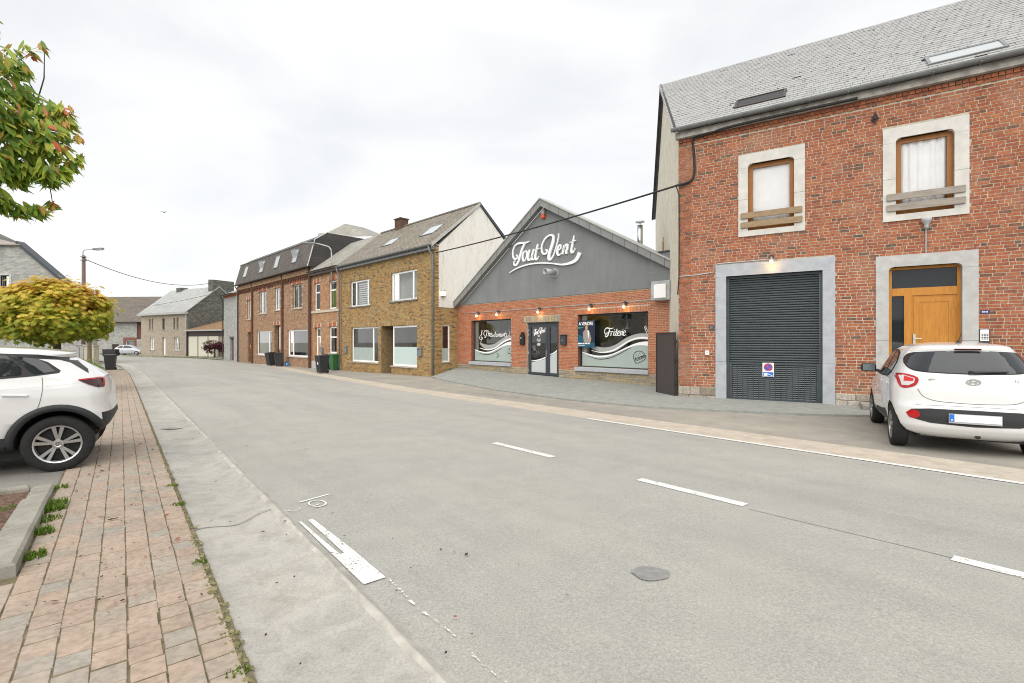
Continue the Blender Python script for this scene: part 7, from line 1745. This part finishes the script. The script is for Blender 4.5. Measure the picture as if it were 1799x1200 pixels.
# ================================================================== trees
M['bark'] = mat("bark", (.10, .075, .055), .95, .35, 14, bmp=.8); M['bark_pale'] = mat("bark_pale", (.16, .13, .09), .95, .3, 14, bmp=.6)
MAPLE = [(0, -.5), (.10, -.22), (.42, -.30), (.30, -.08), (.52, .12), (.22, .12), (.30, .40), (.10, .26), (0, .58), (-.10, .26), (-.30, .40), (-.22, .12), (-.52, .12), (-.30, -.08), (-.42, -.30), (-.10, -.22)]
OVAL = [(0, -.5), (.16, -.25), (.20, .02), (.13, .28), (0, .5), (-.13, .28), (-.20, .02), (-.16, -.25)]
def leaf_verts(shape, c, nrm, tip, size, curl=.12):
    n_ = nrm.normalized(); t = (tip - n_ * tip.dot(n_))
    if t.length < 1e-4: t = Vector((1, 0, 0)).cross(n_)
    t.normalize(); s = t.cross(n_)
    return [c + s * (x * size) + t * (y * size) - n_ * (curl * size * (abs(x) * 1.2 + (y + .5) ** 2 * .5)) for x, y in shape]
def rv(): 
    v = Vector((random.gauss(0, 1), random.gauss(0, 1), random.gauss(0, 1))); return v.normalized()
def crown(name, m, parent, lobes, n_clumps, per, shape, size, clump_r, droop=.8):
    mb = MB(); tot = sum(l[3] * l[4] for l in lobes)
    for (cx, cy, cz, rx, rz2) in lobes:
        for _ in range(int(n_clumps * rx * rz2 / tot)):
            d = rv(); k = random.uniform(.62, 1.0) ** .5
            if d.z < -.82: continue
            cc = Vector((cx + d.x * rx * k, cy + d.y * rx * k, cz + d.z * rz2 * k)); out = Vector((d.x / rx, d.y / rx, d.z / rz2)).normalized()
            for _ in range(per):
                o = Vector((random.gauss(0, 1), random.gauss(0, 1), random.gauss(0, .55))) * clump_r
                nrm = (out * .9 + Vector((0, 0, .8)) + rv() * .55); tip = out * .6 + Vector((0, 0, -droop)) + rv() * .5
                mb.add(leaf_verts(shape, cc + o, nrm, tip, size * random.uniform(.7, 1.2)), [list(range(len(shape)))])
    return tag(mb.build(name, m, parent, recalc=False), kind='stuff')
def limbs(e, m, base_r, h, tips, name="branch"):
    MB().tube([(0, 0, -.05), (.01, 0, h * .5), (0, .01, h), (.02, 0, h * 1.12)], [base_r * 1.3, base_r, base_r * .9, base_r * .6], 12).build("trunk", m, e, smooth=True)
    for t in tips:
        a = Vector((0, 0, h * random.uniform(.92, 1.05))); t = Vector(t); mid = a.lerp(t, .5) + Vector((0, 0, .15)) + rv() * .06
        MB().tube([a, a.lerp(mid, .5) + Vector((0, 0, .04)), mid, t], [base_r * .5, base_r * .42, base_r * .28, base_r * .08], 7).build(name, m, e, smooth=True)
# golden globe maple
M['leaf_maple'] = leaf_mat("maple_leaf", [(0, (.12, .165, .018)), (.2, (.22, .28, .03)), (.4, (.38, .40, .045)), (.55, (.55, .48, .06)), (.72, (.70, .50, .08)), (1, (.70, .34, .10))], (1.1, 4.0, .62))
Y = 17.5; mx_ = (100 - CX) / F * Y; zb = gz(mx_, Y)
mp = empty("maple_tree", (mx_, Y, zb)); tag(mp, "globe maple with green leaves turning golden at top", "tree")
z0 = H + (CY - 604) * Y / F - zb; z1 = H + (CY - 492) * Y / F - zb; cz = (z0 + z1) / 2; hr = (z1 - z0) / 2
limbs(mp, M['bark'], .12, z0 + .1, [(math.cos(a) * 1.3, math.sin(a) * 1.3, cz + random.uniform(-.2, .6)) for a in np.linspace(0, 6.28, 9)[:-1]] + [(0, 0, cz + .9), (.4, .3, cz + .8), (-.5, -.2, cz + .8)])
crown("crown", M['leaf_maple'], mp, [(-.0, 0, cz, 1.45, hr * .97), (-.70, -.3, cz - .05, .86, hr * .85), (.70, .1, cz - .08, .86, hr * .85), (.1, -.3, cz + .25, 1.15, hr * .74), (.35, -.7, cz - .45, .95, hr * .6), (-.4, -.6, cz - .5, .9, hr * .55)], 760, 24, MAPLE, .20, .17)
# smaller maple behind it
Y = 27.0; mx_ = (157 - CX) / F * Y; zb = gz(mx_, Y); m2 = empty("maple_tree", (mx_, Y, zb)); tag(m2, "smaller maple with slim trunk behind the globe maple", "tree")
limbs(m2, M['bark_pale'], .10, 1.9, [(math.cos(a) * .8, math.sin(a) * .8, 2.9) for a in np.linspace(.5, 6.7, 6)[:-1]])
crown("crown", M['leaf_maple'], m2, [(-.75, 0, 2.95, .75, .8)], 80, 18, MAPLE, .20, .17)
# light green shrub below
Y = 25.0; sx = (150 - CX) / F * Y; zb = gz(sx, Y); sb = empty("shrub", (sx, Y, zb)); tag(sb, "low bright green shrub beside the rear of white car", "shrub")
M['leaf_shrub'] = leaf_mat("shrub_leaf", [(0, (.10, .20, .02)), (.6, (.22, .34, .04)), (1, (.38, .42, .10))])
q = MB()
for i in range(14): a = random.uniform(0, 6.28); q.tube([(0, 0, 0), (math.cos(a) * .25, math.sin(a) * .2, .45), (math.cos(a) * .5, math.sin(a) * .4, random.uniform(.6, 1.1))], [.012, .009, .004], 5)
q.build("stems", M['bark_pale'], sb); crown("foliage", M['leaf_shrub'], sb, [(-.15, 0, .5, .5, .42), (.3, 0, .55, .45, .45), (.55, .1, .3, .35, .3)], 60, 14, OVAL, .16, .10)
# red Japanese maple before the shed
Y = 59.0; rx_ = (377 - CX) / F * Y; zb = gz(rx_, Y); rm2 = empty("maple_tree", (rx_, Y, zb)); tag(rm2, "small dark red weeping maple before the white shed doors", "tree")
M['leaf_red'] = leaf_mat("red_maple_leaf", [(0, (.035, .006, .010)), (.6, (.085, .012, .018)), (1, (.14, .025, .030))])
limbs(rm2, M['bark'], .09, 1.0, [(.7, 0, 1.6), (-.9, .1, 1.6), (-.4, -.3, 1.8), (.3, .3, 1.9), (-1.2, 0, 1.0), (.9, 0, 1.0)])
crown("crown", M['leaf_red'], rm2, [(-.2, 0, 1.55, 1.05, .55), (-.85, 0, 1.15, .45, .45), (.55, 0, 1.35, .6, .5), (1.0, 0, .85, .3, .4), (-.55, 0, .75, .3, .35)], 120, 14, OVAL, .22, .16, 1.2)
# cherry tree: trunk outside the frame, branches reaching into it
ct = empty("cherry_tree", ST(6.0, -2.5)); tag(ct, "cherry tree with drooping green leaves and coppery tips, top left", "tree"); cl_ = Vector(ct.location)
M['leaf_cherry'] = leaf_mat("cherry_leaf", [(0, (.10, .18, .025)), (.35, (.18, .30, .04)), (.6, (.30, .42, .05)), (.88, (.44, .50, .07)), (1, (.50, .44, .08))])
M['leaf_tip'] = leaf_mat("cherry_leaf_young", [(0, (.40, .38, .06)), (.5, (.52, .32, .07)), (.8, (.60, .20, .08)), (1, (.66, .12, .07))])
MB().tube([(0, 0, -.05), (.02, .02, .9), (0, .05, 1.9), (.05, .1, 2.3)], [.17, .12, .11, .09], 12).build("trunk", M['bark'], ct, smooth=True)
CH = (.0, -.45), (.085, -.30), (.145, -.06), (.13, .14), (.06, .36), (0, .60), (-.06, .36), (-.13, .14), (-.145, -.06), (-.085, -.30)
clusters = []                                        # (photo px, py, depth, radius, leaves, young share)
for (px, py, Yc, r_, n_, yg) in [(20, 95, 4.9, .10, 16, .6), (52, 90, 4.9, .09, 14, .7), (75, 85, 4.9, .06, 9, .8), (8, 122, 4.9, .16, 40, .35), (38, 128, 4.9, .10, 26, .25), (10, 165, 4.8, .20, 70, .12), (45, 175, 4.9, .16, 60, .12), (5, 215, 4.7, .20, 80, .1), (50, 215, 4.8, .20, 80, .12), (88, 200, 4.9, .14, 50, .3), (115, 196, 4.9, .08, 18, .8), (120, 222, 4.9, .09, 24, .5), (135, 243, 4.9, .05, 9, .8),
                           (90, 235, 4.8, .16, 60, .15), (20, 255, 4.7, .20, 80, .08), (60, 262, 4.8, .18, 76, .08), (100, 265, 4.8, .14, 46, .12), (125, 290, 4.9, .08, 22, .35), (142, 282, 4.9, .05, 8, .7), (15, 295, 4.7, .18, 76, .05), (55, 300, 4.8, .17, 74, .05), (95, 302, 4.8, .14, 54, .06), (30, 318, 4.8, .10, 30, .04), (85, 318, 4.8, .09, 26, .04),
                           (5, 362, 4.7, .12, 36, .05), (35, 370, 4.8, .10, 34, .05), (65, 372, 4.8, .08, 26, .1), (90, 362, 4.9, .05, 10, .6), (-60, 180, 4.5, .4, 160, .1), (-80, 270, 4.4, .4, 170, .05), (-140, 220, 4.2, .5, 170, .05), (-40, 100, 4.6, .3, 80, .2), (-50, 340, 4.5, .25, 80, .05), (-180, 320, 4.0, .4, 120, .05), (-200, 120, 4.2, .4, 120, .1), (-40, 30, 4.7, .2, 30, .5)]:
    clusters.append((Vector(at(px, py, Yc)) - cl_, r_, n_, yg))
hub = Vector((0, .05, 2.0))
nodes = [Vector(at(px, py, Yn)) - cl_ for px, py, Yn in ((5, 245, 5.05), (-10, 130, 5.05), (-15, 368, 4.95), (60, 270, 5.0), (60, 195, 5.0), (-120, 230, 4.5), (-180, 300, 4.1), (-190, 130, 4.3))]
for i, nd in enumerate(nodes):
    st_ = hub if i not in (3, 4) else nodes[0]
    MB().tube([st_ + rv() * .03, st_.lerp(nd, .4) + Vector((-.05, .12, .06)), st_.lerp(nd, .75) + Vector((0, .10, .03)), nd], [.045 if st_ is hub else .016, .030 if st_ is hub else .013, .020 if st_ is hub else .010, .008], 7).build("branch", M['bark'], ct, smooth=True)
for i, (c, r_, n_, yg) in enumerate(clusters):
    nd = min(nodes, key=lambda q: (q - c).length); m_ = nd.lerp(c, .5) + Vector((0, .06, .05))
    MB().tube([nd, m_, c + Vector((0, .02, 0))], [.008, .006, .003], 5).build("twig", M['bark'], ct, smooth=True)
leaf_list = []
for c, r_, n_, yg in clusters:
    for _ in range(int(n_ * 1.65)):
        o = rv() * r_ * random.random() ** .4; o.z *= .75
        hd = Vector((o.x, o.y, 0)); hd = hd.normalized() if hd.length > .01 else Vector((1, 0, 0))
        nrm = hd * .45 + Vector((.15, -.75, .75)) + rv() * .55; tip = hd * .45 + Vector((.30, .0, -.75)) + rv() * .45
        young = random.random() < (yg * .8 if o.x > -.2 * r_ else yg * .25)
        leaf_list.append((c + o, nrm, tip, random.uniform(.085, .175) * (.8 if young else 1), young))
def lk(it):
    q = cam_px(it[0] + cl_); return (0 if q and 0 < q[0] < 400 and 0 < q[1] < 450 else 1, (it[0] + cl_).length - it[3] * 6)
leaf_list.sort(key=lk)
base_leaf = {}
for yng, m in ((False, M['leaf_cherry']), (True, M['leaf_tip'])):
    base_leaf[yng] = MB().add(leaf_verts(CH, Vector((0, 0, 0)), Vector((0, 0, 1)), Vector((0, 1, 0)), 1.0, .22), [list(range(len(CH)))]).mesh("leaf", m, recalc=False)
ro = MB(); ro.cur = 0
for k, (c, nrm, tip, sz, yng) in enumerate(leaf_list):
    if k < 300:
        n_ = nrm.normalized(); t = (tip - n_ * tip.dot(n_)).normalized(); s_ = t.cross(n_)
        o = link("leaf", base_leaf[yng], ct); o.matrix_local = Matrix.Translation(c) @ Matrix((s_, t, n_)).transposed().to_4x4() @ Matrix.Scale(sz, 4)
    else:
        ro.cur = 1 if yng else 0; ro.add(leaf_verts(CH, c, nrm, tip, sz, .22), [list(range(len(CH)))])
tag(ro.build("crown", [M['leaf_cherry'], M['leaf_tip']], ct, recalc=False), kind='stuff')
